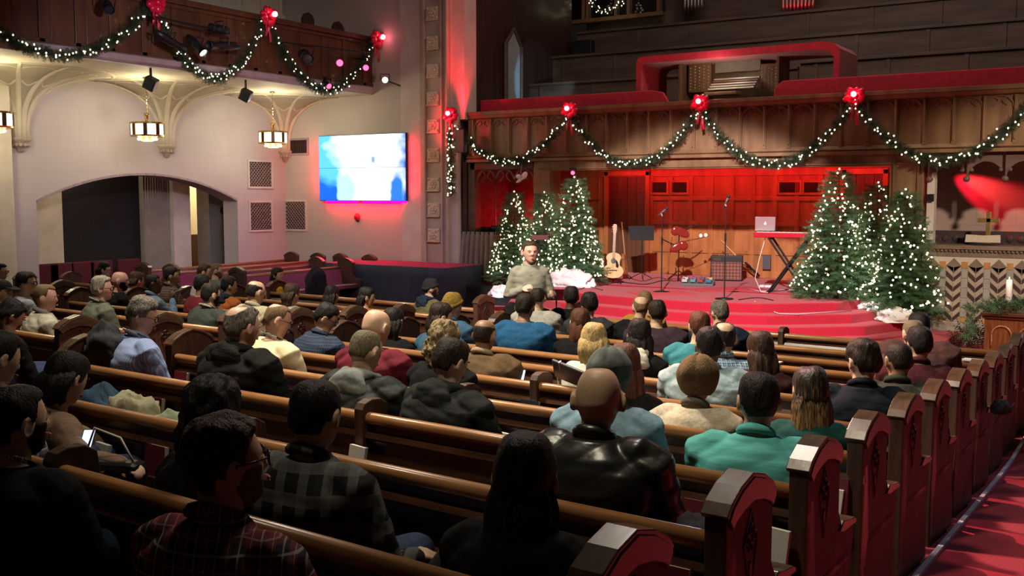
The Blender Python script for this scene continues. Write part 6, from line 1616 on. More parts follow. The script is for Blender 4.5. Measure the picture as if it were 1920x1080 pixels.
# ============================================================= ORGAN CONSOLE
YO = YB + 1.05
def oz(x, y): q = onY(x, y, YO); return q.x, q.z
oc = empty('organ_console', onY(1365, 190, YO)); tag(oc, 'wooden organ console with stop jambs and stacked keyboards behind the balcony', 'organ'); O0 = Vector(oc.location)
def ob(mb): mb.v = [tuple(Vector(v) - O0) for v in mb.v]; return mb
xl, zt_ = oz(1272, 112); xr, _ = oz(1462, 100); zb_ = O0.z - .35
W2 = M['oak']
mb = MB().box(xl, xl + .06, YO, YO + .6, zb_, zt_).box(xr - .06, xr, YO, YO + .6, zb_, zt_).box(xl, xr, YO, YO + .6, zt_ - .04, zt_).box(xl, xr, YO + .55, YO + .6, zb_, zt_); ob(mb).build('case', W2, oc, bevel=.01)
for x0, x1, nm in ((1284, 1326, 0), (1420, 1452, 1)):
    xa_, za_ = oz(x0, 118); xb_, _ = oz(x1, 118); zl = oz(x0, 172)[1]
    j = ob(MB().box(xa_, xb_, YO + .20, YO + .25, zl, za_)).build('stop_jamb', W2, oc)
    kn = MB()
    for r_ in range(8):
        for c2 in range(5): kn.ball((xa_ + (xb_ - xa_) * (c2 + .5) / 5, YO + .185, zl + .05 + (za_ - zl - .08) * (r_ + .5 * (c2 % 2)) / 8), .014, 8, 5)
    ob(kn).build('stop_knobs', mat_flat('ivory', (.65, .6, .5), .3), j, True)
xa_, za_ = oz(1332, 112); xb_, _ = oz(1418, 108); zm = oz(1375, 132)[1]
ob(MB().box(xa_, xb_, YO + .24, YO + .27, zm, za_)).build('music_desk', mat_noise('grey_desk', (.22, .19, .16), (.3, .26, .22), 5, .6, .1), oc, bevel=.006)
za2 = oz(1375, 138)[1]
for k in range(5):
    zz = za2 - .05 - k * .052; yy = YO + .20 - k * .075
    kb = ob(MB().box(xa_ - .0, xb_ + .0, yy, yy + .10, zz - .03, zz)).build('keyboard', mat_flat('ivory', (.65, .6, .5), .3) if k != 1 else W2, oc, bevel=.003)
    bk = MB()
    for q in range(36):
        if q % 7 in (2, 6): continue
        x = xa_ + (xb_ - xa_) * (q + 1) / 37; bk.box(x - .007, x + .007, yy + .035, yy + .10, zz, zz + .008)
    ob(bk).build('black_keys', M['black'], kb)
xb1, zb1 = oz(1340, 178); xb2, _ = oz(1400, 178)
ob(MB().box(xb1, xb2, YO - .55, YO - .3, zb1 - .06, zb1)).build('bench_top', W2, oc, bevel=.01)
# red cloth covered frame around the organ
xf0, zf0 = oz(1212, 112); xf1, zf1 = oz(1588, 88); zz0 = O0.z - .62
mb = MB()
def arch_rail(r_in):
    pts = [(xf0, zz0), (xf0, zf0 - .1), (xf0 + .05, zf0 - .02), (xf0 + .15, zf0), (xf1 - .3, zf0 + .02), (xf1 - .1, zf0 - .02), (xf1, zf0 - .12), (xf1, zz0)]
    return pts
pts = arch_rail(0); cx_ = (xf0 + xf1) / 2
inn = [(u + (.10 if u < cx_ - 1 else -.10 if u > cx_ + 1 else 0), v - (.13 if v > zf0 - .15 else 0)) for u, v in pts]
for i in range(len(pts) - 1): mb.prism([inn[i], inn[i + 1], pts[i + 1], pts[i]], lambda u, v, w_: (u, w_, v), YO - .45, YO + .75)
o = mb.build('organ_surround', M['cloth_red']); tag(o, 'red cloth covered frame arching over the organ console', 'frame')
mb = MB()
for px in (1462, 1475, 1250, 1548): q = oz(px, 110); mb.tube([(q[0], YO + .3, zz0), (q[0], YO + .3, q[1])], .018, 6)
o = mb.build('organ_posts', W2) if False else None
# organ pipes at the top edge
for px0, n, lab in ((1284, 6, 'silver organ pipe cluster at the top edge, left of two'), (1468, 9, 'silver organ pipe cluster with red light at the top edge, right of two')):
    q = onY(px0, 24, 23.2); r = empty('organ_pipes', q, 0, lab, 'organ pipes')
    for k in range(n): MB().lathe([(0.004, -.0), (.035, .14), (.035, 1.4 - .05 * k), (0, 1.4 - .05 * k)], (k * .085, 0, .0), 12).build('pipe', mat_flat('pipe_tin', (.55, .5, .48), .3, .9), r, True)
light('red_pipes', 'POINT', tuple(onY(1492, 14, 22.9)), None, 6, (1, 0, .03), .05)
# ============================================================= STAGE EQUIPMENT
BLKM = M['black']
def mic_stand(px, py, ptop, lab, lean=0, micang=35):
    p = onZ(px, py, ZS); r = empty('microphone_stand', p, YAW, lab, 'microphone stand'); h = onY(px, ptop, p.y).z - ZS
    MB().lathe([(0, 0), (.15, 0), (.15, .015), (.03, .03), (0, .03)], n=28).build('base', BLKM, r, True)
    MB().tube([(0, 0, .02), (0, 0, h * .62)], .011, 8).build('pole', BLKM, r); MB().tube([(0, 0, h * .6), (0, 0, h - .06)], .008, 8).build('pole', M['chrome'] if False else BLKM, r)
    MB().tube([(0, 0, h * .58), (0, 0, h * .66)], .018, 8).build('clutch', BLKM, r)
    a = math.radians(micang); d = Vector((math.sin(a), -.2, math.cos(a) * .6)).normalized(); c = Vector((0, 0, h - .05))
    mc = MB().tube([c - d * .10, c + d * .08], [.012, .018], 10).build('microphone', mat_flat('mic_grey', (.10, .10, .11), .35), r, True)
    MB().ball(c + d * .10, .028, 14, 10).build('grille', mat_flat('mic_grille', (.05, .05, .055), .3, .6), mc, True)
    MB().tube([(0, 0, h - .12), c - d * .03], .014, 8).build('clip', mat_flat('mic_clip', (.35, .36, .38), .4), r)
    return r
mic_stand(1240, 548, 392, 'black round-base microphone stand in the middle of the stage')
mic_stand(1358, 561, 373, 'tall black microphone stand in front of the amplifier', micang=12)
# acoustic guitar seen from the front, on a floor stand
def guitar_outline(s=1.0, w1=.145, w2=.118, w3=.2, n=40):
    pts = []
    L = .50
    for i in range(n + 1):
        t = i / n
        w_ = (.195 * math.sin(min(1, t * 2.2) * PI / 2) ** .6) if t < .45 else None
        # lower bout -> waist -> upper bout
        w_ = .200 * (math.sin(PI * min(1, (t + .0) / .62)) ** .55) if t < .42 else 0
        a = .200 * max(0, 1 - ((t - .27) / .29) ** 2) ** .5 if abs(t - .27) < .29 else 0
        b_ = .145 * max(0, 1 - ((t - .80) / .205) ** 2) ** .5 if abs(t - .80) < .205 else 0
        c = .122 if .3 < t < .85 else 0
        pts.append((max(a, b_, c), t * L))
    pts[0] = (.02, 0); pts[-1] = (.03, L)
    return pts
def acoustic(px0, py0, ptop, lab):
    p = onZ(px0, py0 + 12, ZS); r = empty('acoustic_guitar', p + Vector((0, 0, .10)), YAW - .12, lab, 'guitar'); r.rotation_euler = (-.12, .03, YAW - .12)
    out = guitar_outline(); poly = [(w_, z) for w_, z in out] + [(-w_, z) for w_, z in reversed(out)]
    fn = lambda u, v, w_: (u, w_, v)
    b = MB().prism(poly, fn, -.05, .055).build('body', wood('guitar_side', (.20, .08, .03), (.30, .13, .05), rough=.25), r, bevel=.006)
    MB().prism([(u * .975, .006 + v * .975) for u, v in poly], fn, -.056, -.05).build('soundboard', wood('spruce', (.72, .46, .20), (.82, .56, .28), (14, 14, 1), rough=.25, coat=.5), b)
    MB().lathe([(0, 0), (.050, 0), (.050, .003), (0, .003)], (0, -.057, .335), 24, Matrix.Rotation(PI / 2, 3, 'X')).build('sound_hole', M['black'], b)
    MB().prism([(.035, .36), (.075, .33), (.105, .25), (.09, .20), (.05, .22), (.045, .29)], fn, -.0605, -.0575).build('pickguard', mat_flat('pickguard', (.012, .012, .018), .15), b)
    MB().box(-.08, .08, -.066, -.057, .145, .165).build('bridge', wood('rosewood', (.03, .014, .01), (.05, .02, .014)), b, bevel=.003)
    MB().box(-.026, .026, -.068, -.045, .38, .86).build('neck', wood('maple_neck', (.42, .22, .09), (.5, .28, .12)), r, bevel=.003)
    fb = MB()
    for k in range(14): fb.box(-.026, .026, -.0705, -.068, .46 + .40 * (1 - .944 ** (k * 1.0)) / .55, .463 + .40 * (1 - .944 ** (k * 1.0)) / .55)
    fb.build('frets', M['chrome'], r)
    st = MB()
    for k in range(6): x = -.018 + .0072 * k; st.tube([(x * 1.3, -.070, .155), (x, -.072, .86)], .0009, 4)
    st.build('strings', M['chrome'], r)
    MB().prism([(-.028, .86), (.028, .86), (.038, .94), (.036, 1.03), (0, 1.045), (-.036, 1.03), (-.038, .94)], fn, -.062, -.044).build('headstock', wood('maple_neck', (.42, .22, .09), (.5, .28, .12)), r, bevel=.002)
    tp = MB()
    for s_ in (-1, 1):
        for k in range(3): tp.ball((s_ * .050, -.052, .90 + k * .045), (.014, .008, .010), 8, 6)
    tp.build('tuning_peg', M['chrome'], r, True)
    s = empty('guitar_stand', p + Vector((0, 0, .0)), YAW - .12, 'small black folding stand holding the acoustic guitar', 'guitar stand')
    MB().tube([(-.16, -.12, .01), (-.06, .04, .13), (0, .10, .55)], .010, 6).tube([(.16, -.12, .01), (.06, .04, .13), (0, .10, .55)], .010, 6).tube([(0, .24, .01), (0, .09, .30)], .010, 6).tube([(-.09, -.09, .10), (-.09, .06, .09), (.09, .06, .09), (.09, -.09, .10)], .010, 6).build('frame', BLKM, s)
    return r
acoustic(1149, 520, 400, 'pale acoustic guitar with black pickguard standing upright on the stage')
# second guitar seen edge-on
p = onZ(1173, 524, ZS); r = empty('side_on_guitar', p + Vector((0, 0, .08)), YAW + 1.35, 'brown guitar seen edge-on beside the music stand', 'guitar'); r.rotation_euler = (-.10, 0, YAW + 1.25)
out = guitar_outline(); poly = [(w_ * .8, z * .9) for w_, z in out] + [(-w_ * .8, z * .9) for w_, z in reversed(out)]
b = MB().prism(poly, lambda u, v, w_: (u, w_, v), -.03, .035).build('body', wood('mahogany', (.30, .11, .03), (.42, .17, .05), rough=.25), r, bevel=.01)
MB().box(-.024, .024, -.035, -.012, .40, .92).build('neck', MATS['maple_neck'], r, bevel=.004); MB().box(-.03, .03, -.03, -.012, .92, 1.08).build('headstock', MATS['mahogany'], r, bevel=.006)
MB().tube([(-.12, -.1, -.07), (0, .05, .1), (.12, -.1, -.07)], .01, 6).build('foot', BLKM, r)
def music_stand(p, yaw, h, w_, lab, tilt=.5):
    r = empty('music_stand', p, yaw, lab, 'music stand')
    MB().tube([(0, 0, .12), (0, 0, h - .12)], .010, 8).build('pole', BLKM, r)
    lg = [MB().tube([(0, 0, .14), (.26 * math.cos(a), .26 * math.sin(a), .01)], .008, 6).build('leg', BLKM, r) for a in (.5, 2.6, 4.7)]
    c, s_ = math.cos(tilt), math.sin(tilt)
    f = lambda u, v, w__: (u, .02 + v * s_ - w__ * c, h - .12 + v * c)
    d = MB().prism([(-w_ * .46, -.02), (w_ * .46, -.02), (w_ * .5, .30), (-w_ * .5, .30)], f, 0, .006).prism([(-w_ * .46, -.025), (w_ * .46, -.025), (w_ * .46, -.015), (-w_ * .46, -.015)], f, 0, .05); d.build('desk', mat_flat('desk_black', (.012, .012, .014), .5), r)
    return r
music_stand(onZ(1203, 524, ZS), YAW, onY(1203, 428, onZ(1203, 524, ZS).y).z - ZS - .1, .52, 'black music stand with wide desk behind the guitars')
pf = Vector((H.x, 11.1, FRONT_Z)) if False else onY(1040, 640, 12.1)
music_stand(Vector((onY(1043, 600, 12.0).x, 12.0, FRONT_Z)), YAW + PI, 1.06, .50, 'black music stand right of the speaker with its desk low', 1.0)
# sheet holder and tall stand behind the speaker
for i, (px, py, ph, lab) in enumerate(((1040, 520, 438, 'thin dark stand with small head behind the speaker, right one'), (1012, 522, 445, 'dark stand with folded arms behind the speaker, left one'))):
    p = onZ(px, py, ZS) if i == 0 else onY(px, py, 16.6); p.z = ZS if i == 0 else ZS - .14
    if p.y > 17.2: p = onY(px, py, 17.0); p.z = ZS
    r = empty('tripod_stand', p, YAW, lab, 'stand'); h = onY(px, ph, p.y).z - p.z
    MB().tube([(0, 0, .2), (0, 0, h)], .012, 8).build('pole', BLKM, r)
    for a in (.4, 2.5, 4.6): MB().tube([(0, 0, .25), (.3 * math.cos(a), .3 * math.sin(a), .01)], .010, 6).build('leg', BLKM, r)
    MB().box(-.16, .16, -.03, .03, h - .05, h + .04).build('head', mat_flat('maroon_case', (.10, .02, .02), .5), r, bevel=.006); MB().tube([(-.14, 0, h - .05), (-.11, 0, h * .55)], .008, 6).tube([(.14, 0, h - .05), (.10, 0, h * .5)], .008, 6).build('arm', BLKM, r)
# amplifier
p0, p1 = onZ(1329, 527, ZS), onZ(1386, 527, ZS); Aw = (p1 - p0).length; r = empty('guitar_amplifier', p0.lerp(p1, .5) + Vector((0, .14, 0)), .30, 'black guitar amplifier with diamond grille cloth and chrome bars on the stage', 'amplifier')
Aw = .62; Ah = .50
MB().box(-Aw / 2, Aw / 2, -.12, .14, .015, Ah).build('cabinet', mat_flat('amp_vinyl', (.014, .013, .014), .5), r, bevel=.015)
m, nt, b = base_mat('amp_grille', (.12, .04, .035), .8); v = coords(nt, 'Object', (22, 22, 22), (0, PI / 4, 0)); ck = N(nt, 'ShaderNodeTexChecker'); ck.inputs['Scale'].default_value = 1; ck.inputs['Color1'].default_value = (.16, .05, .04, 1); ck.inputs['Color2'].default_value = (.30, .14, .10, 1)
nt.links.new(v, ck.inputs['Vector']); nt.links.new(ck.outputs[0], b.inputs['Base Color'])
MB().box(-Aw / 2 + .03, Aw / 2 - .03, -.126, -.12, .035, Ah * .74).build('grille_cloth', m, r)
MB().box(-Aw / 2 + .025, Aw / 2 - .025, -.130, -.12, Ah * .74, Ah * .76).box(-Aw / 2 + .02, -Aw / 2 + .03, -.130, -.12, .03, Ah * .74).box(Aw / 2 - .03, Aw / 2 - .02, -.130, -.12, .03, Ah * .74).box(-Aw / 2 + .02, Aw / 2 - .02, -.130, -.12, .025, .035).build('trim', M['chrome'], r)
def letters(s, size, mat, parent, loc, rot=(PI / 2, 0, 0), name='lettering'):
    cu = bpy.data.curves.new('t', 'FONT'); cu.body = s; cu.size = size; cu.extrude = .001; cu.align_x = 'CENTER'; cu.align_y = 'CENTER'
    o = bpy.data.objects.new('t', cu); C.objects.link(o); dg = bpy.context.evaluated_depsgraph_get(); me = bpy.data.meshes.new_from_object(o.evaluated_get(dg)); bpy.data.objects.remove(o)
    me.materials.append(mat); o = bpy.data.objects.new(name, me); C.objects.link(o); o.parent = parent; o.location = loc; o.rotation_euler = rot; return o
letters('VOX', .06, M['brass'], r, (-.18, -.124, Ah * .86))
kb = MB()
for k in range(7): kb.lathe([(0, 0), (.012, 0), (.010, .02), (0, .02)], (-.15 + .05 * k, .0, Ah), 10)
kb.build('knob', mat_flat('knob_grey', (.3, .3, .3), .4), r)
# leaning bass guitar by the amplifier
q0, q1 = onZ(1420, 522, ZS), onY(1362, 459, 19.9); r = empty('bass_guitar', (q0.x, q0.y, ZS + .05), 0, 'black bass guitar with pale neck leaning diagonally beside the amplifier', 'guitar')
d = (q1 - Vector(r.location)); L = d.length; Q = d.to_track_quat('Z', 'Y').to_matrix().to_4x4()
def tq(mb): mb.v = [tuple(Q @ Vector(v)) for v in mb.v]; return mb
tq(MB().prism([(-.13, 0), (.13, 0), (.16, .1), (.11, .24), (.15, .34), (.10, .42), (.03, .36), (-.03, .36), (-.13, .46), (-.15, .32), (-.11, .22), (-.16, .1)], lambda u, v, w_: (u, w_, v), -.02, .02)).build('body', mat_flat('black_lacquer', (.01, .01, .012), .12, coat=.8), r, bevel=.006)
tq(MB().box(-.022, .022, -.03, -.008, .34, L)).build('neck', MATS['spruce'], r, bevel=.003); tq(MB().box(-.03, .04, -.025, -.01, L, L + .16)).build('headstock', MATS['spruce'], r, bevel=.003)
tq(MB().box(-.06, .06, -.028, -.02, .1, .14).box(-.05, .05, -.028, -.02, .22, .25)).build('pickup', M['chrome'], r)
# keyboard on an x stand with laptop
zk = onZ(1460, 548, ZS); KY = zk.y; r = empty('keyboard_stand', (zk.x + .15, KY, ZS), .10, 'black X-shaped keyboard stand on the right of the stage', 'keyboard stand')
hK = onY(1470, 442, KY).z - ZS
for yy in (-.14, .14):
    MB().tube([(-.30, yy, .01), (.34, yy, hK - .05)], .020, 6).tube([(.34, yy, .01), (-.30, yy, hK - .05)], .020, 6).build('leg', BLKM, r)
MB().tube([(-.30, -.2, .02), (-.30, .2, .02)], .02, 6).tube([(.34, -.2, .02), (.34, .2, .02)], .02, 6).tube([(-.30, -.2, hK - .05), (-.30, .2, hK - .05)], .02, 6).tube([(.34, -.2, hK - .05), (.34, .2, hK - .05)], .02, 6).build('crossbar', BLKM, r)
MB().tube([(.02, -.16, (hK) / 2), (.02, .16, hK / 2)], .03, 8).build('pivot', BLKM, r)
KB = empty('stage_keyboard', (zk.x + .2, KY, ZS + hK - .03), .12, 'red electric keyboard lying on the X-shaped stand', 'keyboard')
MB().box(-.62, .62, -.17, .17, 0, .09).build('case', mat_flat('red_keyboard', (.5, .01, .03), .3), KB, bevel=.015)
MB().box(-.56, .50, -.165, -.03, .088, .10).build('white_keys', mat_flat('ivory', (.65, .6, .5), .3), KB); kk = MB()
for i in range(40):
    if i % 7 not in (2, 6): kk.box(-.545 + i * .026, -.531 + i * .026, -.11, -.03, .10, .112)
kk.build('black_keys', BLKM, KB)
LP = empty('laptop', (zk.x - .28, KY + .02, ZS + hK + .085), .35, 'open silver laptop standing on the left end of the red keyboard', 'laptop')
al = mat_flat('aluminium', (.62, .52, .54), .35, .5)
MB().box(-.17, .17, -.12, .12, 0, .015).build('base', al, LP, bevel=.004)
sc_l = MB().prism([(-.12, .012), (-.12, .24), (-.115, .24), (-.115, .012)], lambda u, v, w_: (w_, u - (v - .012) * .3, v), -.17, .17).build('lid', al, LP, bevel=.003)
lg_ = MB().ball((0, -.155, .125), (.020, .004, .021), 14, 8).ball((.004, -.163, .153), (.005, .003, .008), 8, 5, Matrix.Rotation(.5, 3, 'Y')); lg_.build('logo', mat_flat('logo_glow', (1, 1, 1), emit=(1, 1, 1), estr=1.6), LP, True)
cb = empty('power_cable', (zk.x - .3, KY - .15, ZS), 0, 'thin white cable hanging from the laptop to the stage floor', 'cable')
MB().tube([(.08, .1, hK + .05), (.0, -.02, hK * .6), (-.06, -.05, hK * .25), (.05, -.05, .01), (.2, -.12, .01)], .006, 6).build('cable', M['white'], cb)
ob_ = MB().box(-.12, .12, -.05, .05, 0, .045).build('power_strip', M['white'], bevel=.01); ob_.location = onZ(1437, 539, ZS); tag(ob_, 'white power strip on the stage floor left of the keyboard stand', 'power strip')
ob_ = MB().box(-.06, .10, -.04, .0, 0, .28).build('wall_box', mat_flat('grey_box', (.09, .10, .12), .5), bevel=.01); ob_.location = onY(1436, 505, YR - .05); tag(ob_, 'grey metal box on the panelled wall behind the laptop cable', 'box')
# pedal board
r = empty('pedal_board', onZ(1309, 535, ZS), .25, 'grey pedal board crowded with small effects pedals at centre stage', 'pedal board')
MB().prism([(-.16, 0), (.16, 0), (.16, .10), (-.16, .04)], lambda u, v, w_: (w_, u, v), -.30, .30).build('board', mat_flat('board_grey', (.14, .15, .16), .5), r, bevel=.006)
random.seed(2)
for k in range(8):
    x = -.25 + (k % 4) * .155 + random.uniform(-.01, .01); y = -.07 if k < 4 else .08; col = [(.55, .6, .6), (.1, .35, .32), (.4, .05, .06), (.05, .2, .35), (.6, .6, .58), (.35, .1, .3), (.1, .1, .12), (.5, .5, .2)][k]
    z = .07 + (y + .1) * .19
    e = MB().box(x - .05, x + .05, y - .055, y + .055, z - .01, z + .045).build('pedal', mat_flat('pedal_%d' % k, col, .3), r, bevel=.006)
    MB().lathe([(0, 0), (.01, 0), (.01, .015), (0, .015)], (x, y - .03, z + .045), 8).lathe([(0, 0), (.012, 0), (.01, .02), (0, .02)], (x - .02, y + .03, z + .045), 8).build('switch', M['chrome'], e)
# violin-like instruments and bright lamps hung on a stand left of the amplifier
p = onZ(1272, 526, ZS); r = empty('instrument_rack', p, YAW, 'stand holding two small red-lit electric fiddles at the back of the stage', 'instrument stand')
h = onY(1272, 424, p.y).z - ZS
MB().tube([(0, 0, .02), (.0, 0, h)], .012, 8).build('pole', BLKM, r); 
for a in (.3, 2.4, 4.5): MB().tube([(0, 0, .2), (.26 * math.cos(a), .26 * math.sin(a), .01)], .010, 6).build('leg', BLKM, r)
MB().tube([(-.22, 0, h * .0 + .02), (-.14, 0, h * .8)], .012, 6).build('bow_rod', MATS['mahogany'], r)
for zz, s_ in ((h - .12, 1), (h * .62, -1)):
    R_ = Matrix.Rotation(.5 * s_, 3, 'Y'); b = MB().ball((.04 * s_, -.06, zz), (.17, .03, .085), 18, 10, R_).ball((-.08 * s_, -.06, zz + .03), (.09, .032, .10), 14, 8, R_); b.build('fiddle_body', mat_flat('red_lacquer', (.30, .03, .02), .15, coat=.7), r, True)
    MB().tube([(.12 * s_, -.08, zz + .05), (.36 * s_, -.08, zz + .16 * 1)], .012, 6).build('fiddle_neck', BLKM, r)
e = MB().ball((.42, -.05, h * .83), .028, 10, 8).ball((.52, -.05, h * .84), .028, 10, 8).build('lamp', mat_flat('clip_lamp', (1, .8, .7), emit=(1, .75, .6), estr=12), r, True); MB().tube([(0, 0, h * .7), (.52, 0, h * .80)], .006, 5).build('lamp_arm', BLKM, r)
# stool / black case shapes behind the left trees and by the keyboard
p = onZ(1512, 530, ZS); o = MB().ball((0, 0, .16), (.17, .16, .17), 16, 10).build('gear_bag', M['blackcloth'], None, True); o.location = p; tag(o, 'round black bag on the stage between the keyboard stand and the tree', 'bag')
p = onY(1112, 470, 18.6); r = empty('wooden_chair', onZ(1112, 516, ZS), YAW + .4, 'dark wooden chair in the shadow left of the acoustic guitar', 'chair')
MB().box(-.22, .22, -.2, .2, .42, .46).build('seat', M['pew'], r, bevel=.01); MB().box(-.22, .22, .17, .20, .70, .95).build('backrest', M['pew'], r, bevel=.01)
for x in (-.2, .2):
    for y in (-.18, .18): MB().box(x - .02, x + .02, y - .02, y + .02, 0, .42 if y < 0 else .95).build('leg', M['pew'], r)
# cables on the carpet
def cable(pts, lab, col, r=.008, z=ZS + .008):
    P_ = [onZ(x, y, z) for x, y in pts]; Q_ = []
    for i in range(len(P_) - 1):
        a, b2 = P_[max(0, i - 1)], P_[i]; c, d = P_[i + 1], P_[min(len(P_) - 1, i + 2)]
        for k in range(6):
            t = k / 6; Q_.append(.5 * ((2 * b2) + (c - a) * t + (2 * a - 5 * b2 + 4 * c - d) * t * t + (3 * b2 - a - 3 * c + d) * t ** 3))
    o = MB().tube(Q_ + [P_[-1]], r, 6).build('stage_cable', col, None, True); return tag(o, lab, 'cable')
cable([(1065, 534), (1090, 528), (1120, 536), (1160, 529), (1210, 533), (1245, 526), (1300, 528)], 'black cable lying in loops behind the middle microphone stand', M['black'])
cable([(1180, 521), (1205, 527), (1235, 520), (1262, 527), (1290, 521)], 'red-lit cable loop behind the music stand', mat_flat('red_lit_cable', (.35, .02, .02), .4))  # red light on this loop is put into its colour
cable([(1405, 541), (1430, 546), (1480, 543), (1520, 548)], 'white cable running along the carpet under the keyboard', M['white'], .006)
cable([(1060, 541), (1082, 543), (1104, 538), (1130, 544)], 'tangled black cable near the left front of the stage', M['black'])
cable([(1385, 562), (1420, 558), (1450, 563)], 'short black cable at the stage front right of the tall microphone stand', M['black'])
pts = [(1415, 565, ZS), (1432, 577, ZS - .14), (1460, 588, ZS - .14), (1495, 589, ZS - .14), (1540, 586, ZS - .14), (1597, 582, ZS - .14)]
P_ = [onZ(x, y, z + .012) for x, y, z in pts]
o = MB().tube(P_, .008, 6).build('step_cable', mat_flat('lilac_cable', (.55, .42, .5), .4), None, True); tag(o, 'pale lilac cable draped over the carpeted steps', 'cable')
for px0, py0, px1, py1, lab in ((1190, 552, 1290, 549, 'pale red mat under the middle microphone stand'), (1300, 545, 1420, 541, 'faded red mat strip before the amplifier')):
    a, b_ = onZ(px0, py0, ZS), onZ(px1, py1, ZS); c = (a + b_) / 2; L = (b_ - a).length
    o = MB().box(-L / 2, L / 2, -.35, .35, 0, .012).build('stage_mat', mat_noise('pink_mat', (.50, .05, .07), (.58, .07, .09), 40, .9, .2), bevel=.004); o.location = c; o.rotation_euler = (0, 0, math.atan2(b_.y - a.y, b_.x - a.x)); tag(o, lab, 'mat')
# ---- draped percussion table in the left niche
a, b_ = onY(868, 434, YB + .15), onY(945, 434, YB + .15); r = empty('draped_table', ((a.x + b_.x) / 2, YB + .15, ZS), 0, 'table draped with pleated grey-tan curtain in the niche left of the trees', 'table')
Lt = b_.x - a.x; Ht = a.z - ZS
vs = []; fs = []; n = 90
for j in range(6):
    t = j / 5
    for i in range(n + 1):
        x = -Lt / 2 + Lt * i / n; vs.append((x * (1 + .10 * t) , -.28 + .055 * math.sin(i * .62 + .5 * math.sin(i * .2)) * (.5 + t) - .04 * t, Ht * (1 - t) + .01))
for j in range(5):
    for i in range(n): fs.append((j * (n + 1) + i, (j + 1) * (n + 1) + i, (j + 1) * (n + 1) + i + 1, j * (n + 1) + i + 1))
o = MB().add(vs, fs).build('curtain', mat_noise('tan_curtain', (.26, .20, .165), (.33, .26, .21), 5, .8, .2), r, True); o.modifiers.new('s', 'SOLIDIFY').thickness = .012
MB().box(-Lt / 2, Lt / 2, -.26, .45, Ht - .04, Ht + .01).build('tabletop', M['blackcloth'], r)
rc = empty('percussion_set', (r.location.x + .06, YB + .3, ZS + Ht + .01), 0, 'small dark percussion pieces on the draped table before the red light', 'percussion')
for x, s_ in ((-.20, .07), (-.06, .07), (.12, .09), (.34, .11), (.55, .09)): MB().lathe([(0, 0), (s_, 0), (s_ * 1.05, s_ * .9), (s_ * .8, s_ * 1.3), (0, s_ * 1.3)], (x, 0, 0), 14).build('drum', mat_flat('dark_shell', (.03, .01, .01), .2), rc, True)
MB().tube([(.15, 0, 0), (.15, 0, 1.0)], .012, 6).build('rod', M['chrome'], rc)
MB().tube([(.55, 0, .0), (.60, 0, .45)], .01, 6).lathe([(0, 0), (.16, -.01), (.16, -.005), (.02, .03), (0, .03)], (.60, 0, .45), 20).build('cymbal', M['brass'], rc)
# hanging white dove by the pillar, dark box beneath the first bow
p = onY(975, 338, YB - .25); o = empty('hanging_dove', p, 0, 'small white dove ornament hanging over the left tree', 'ornament')
MB().ball((0, 0, 0), (.10, .03, .03), 16, 8, Matrix.Rotation(-.5, 3, 'Y')).build('body', M['white'], o, True); MB().ball((.10, 0, .09), (.09, .02, .06), 12, 6, Matrix.Rotation(-.8, 3, 'Y')).ball((-.03, 0, .07), (.03, .1, .05), 10, 6).build('wing', M['white'], o, True)
MB().tube([(0, 0, .04), (0, .1, .45)], .003, 4).build('thread', M['white'], o)
p = onY(866, 264, YB - .45); o = MB().box(-.09, .12, -.1, .02, -.24, .22).build('stage_loudspeaker', M['black'], bevel=.015); o.location = p; tag(o, 'black loudspeaker mounted on the balcony end behind the first garland', 'loudspeaker')
# ---- altar: cross, open book, candle
r = empty('altar_cross', (onY(1853, 430, YB + .9).x, YB + .9, AZ - .35), 0, 'gold standing cross on the altar ledge in front of the red beam', 'cross')
zc1 = onY(1853, 397, YB + .9).z - r.location.z; zc0 = onY(1853, 434, YB + .9).z - r.location.z; cxw = (onY(1874, 412, YB + .9).x - onY(1833, 412, YB + .9).x) / 2; zm_ = onY(1853, 413, YB + .9).z - r.location.z
gold = mat_flat('gold', (.95, .66, .22), .3, .85)
MB().box(-.035, .035, -.025, .025, .05, zc1).box(-cxw, cxw, -.025, .025, zm_ - .035, zm_ + .035).build('cross', gold, r, bevel=.006)
MB().box(-.12, .12, -.08, .08, 0, .05).build('base', gold, r, bevel=.01)
r = empty('open_book', (onY(1843, 458, YB + .35).x, YB + .30, AZ), 0, 'large open book on a dark stand on the tiled altar ledge', 'book')
zz = onY(1843, 440, YB + .35).z - AZ
for s_ in (-1, 1):
    bw_ = .25
    MB().prism([(0, .045), (s_ * (bw_ + .01), .045), (s_ * bw_, zz), (0, zz - .012)], lambda u, v, w_: (u, w_ + (v) * .25, v), -.02, .01).build('pages', M['white'] if False else mat_noise('aged_paper', (.62, .52, .40), (.7, .6, .47), 30, .8, .1), r)
MB().prism([(-.24, 0), (.24, 0), (.1, .03), (-.1, .03)], lambda u, v, w_: (u, w_, v), -.1, .1).build('stand', M['black'], r)
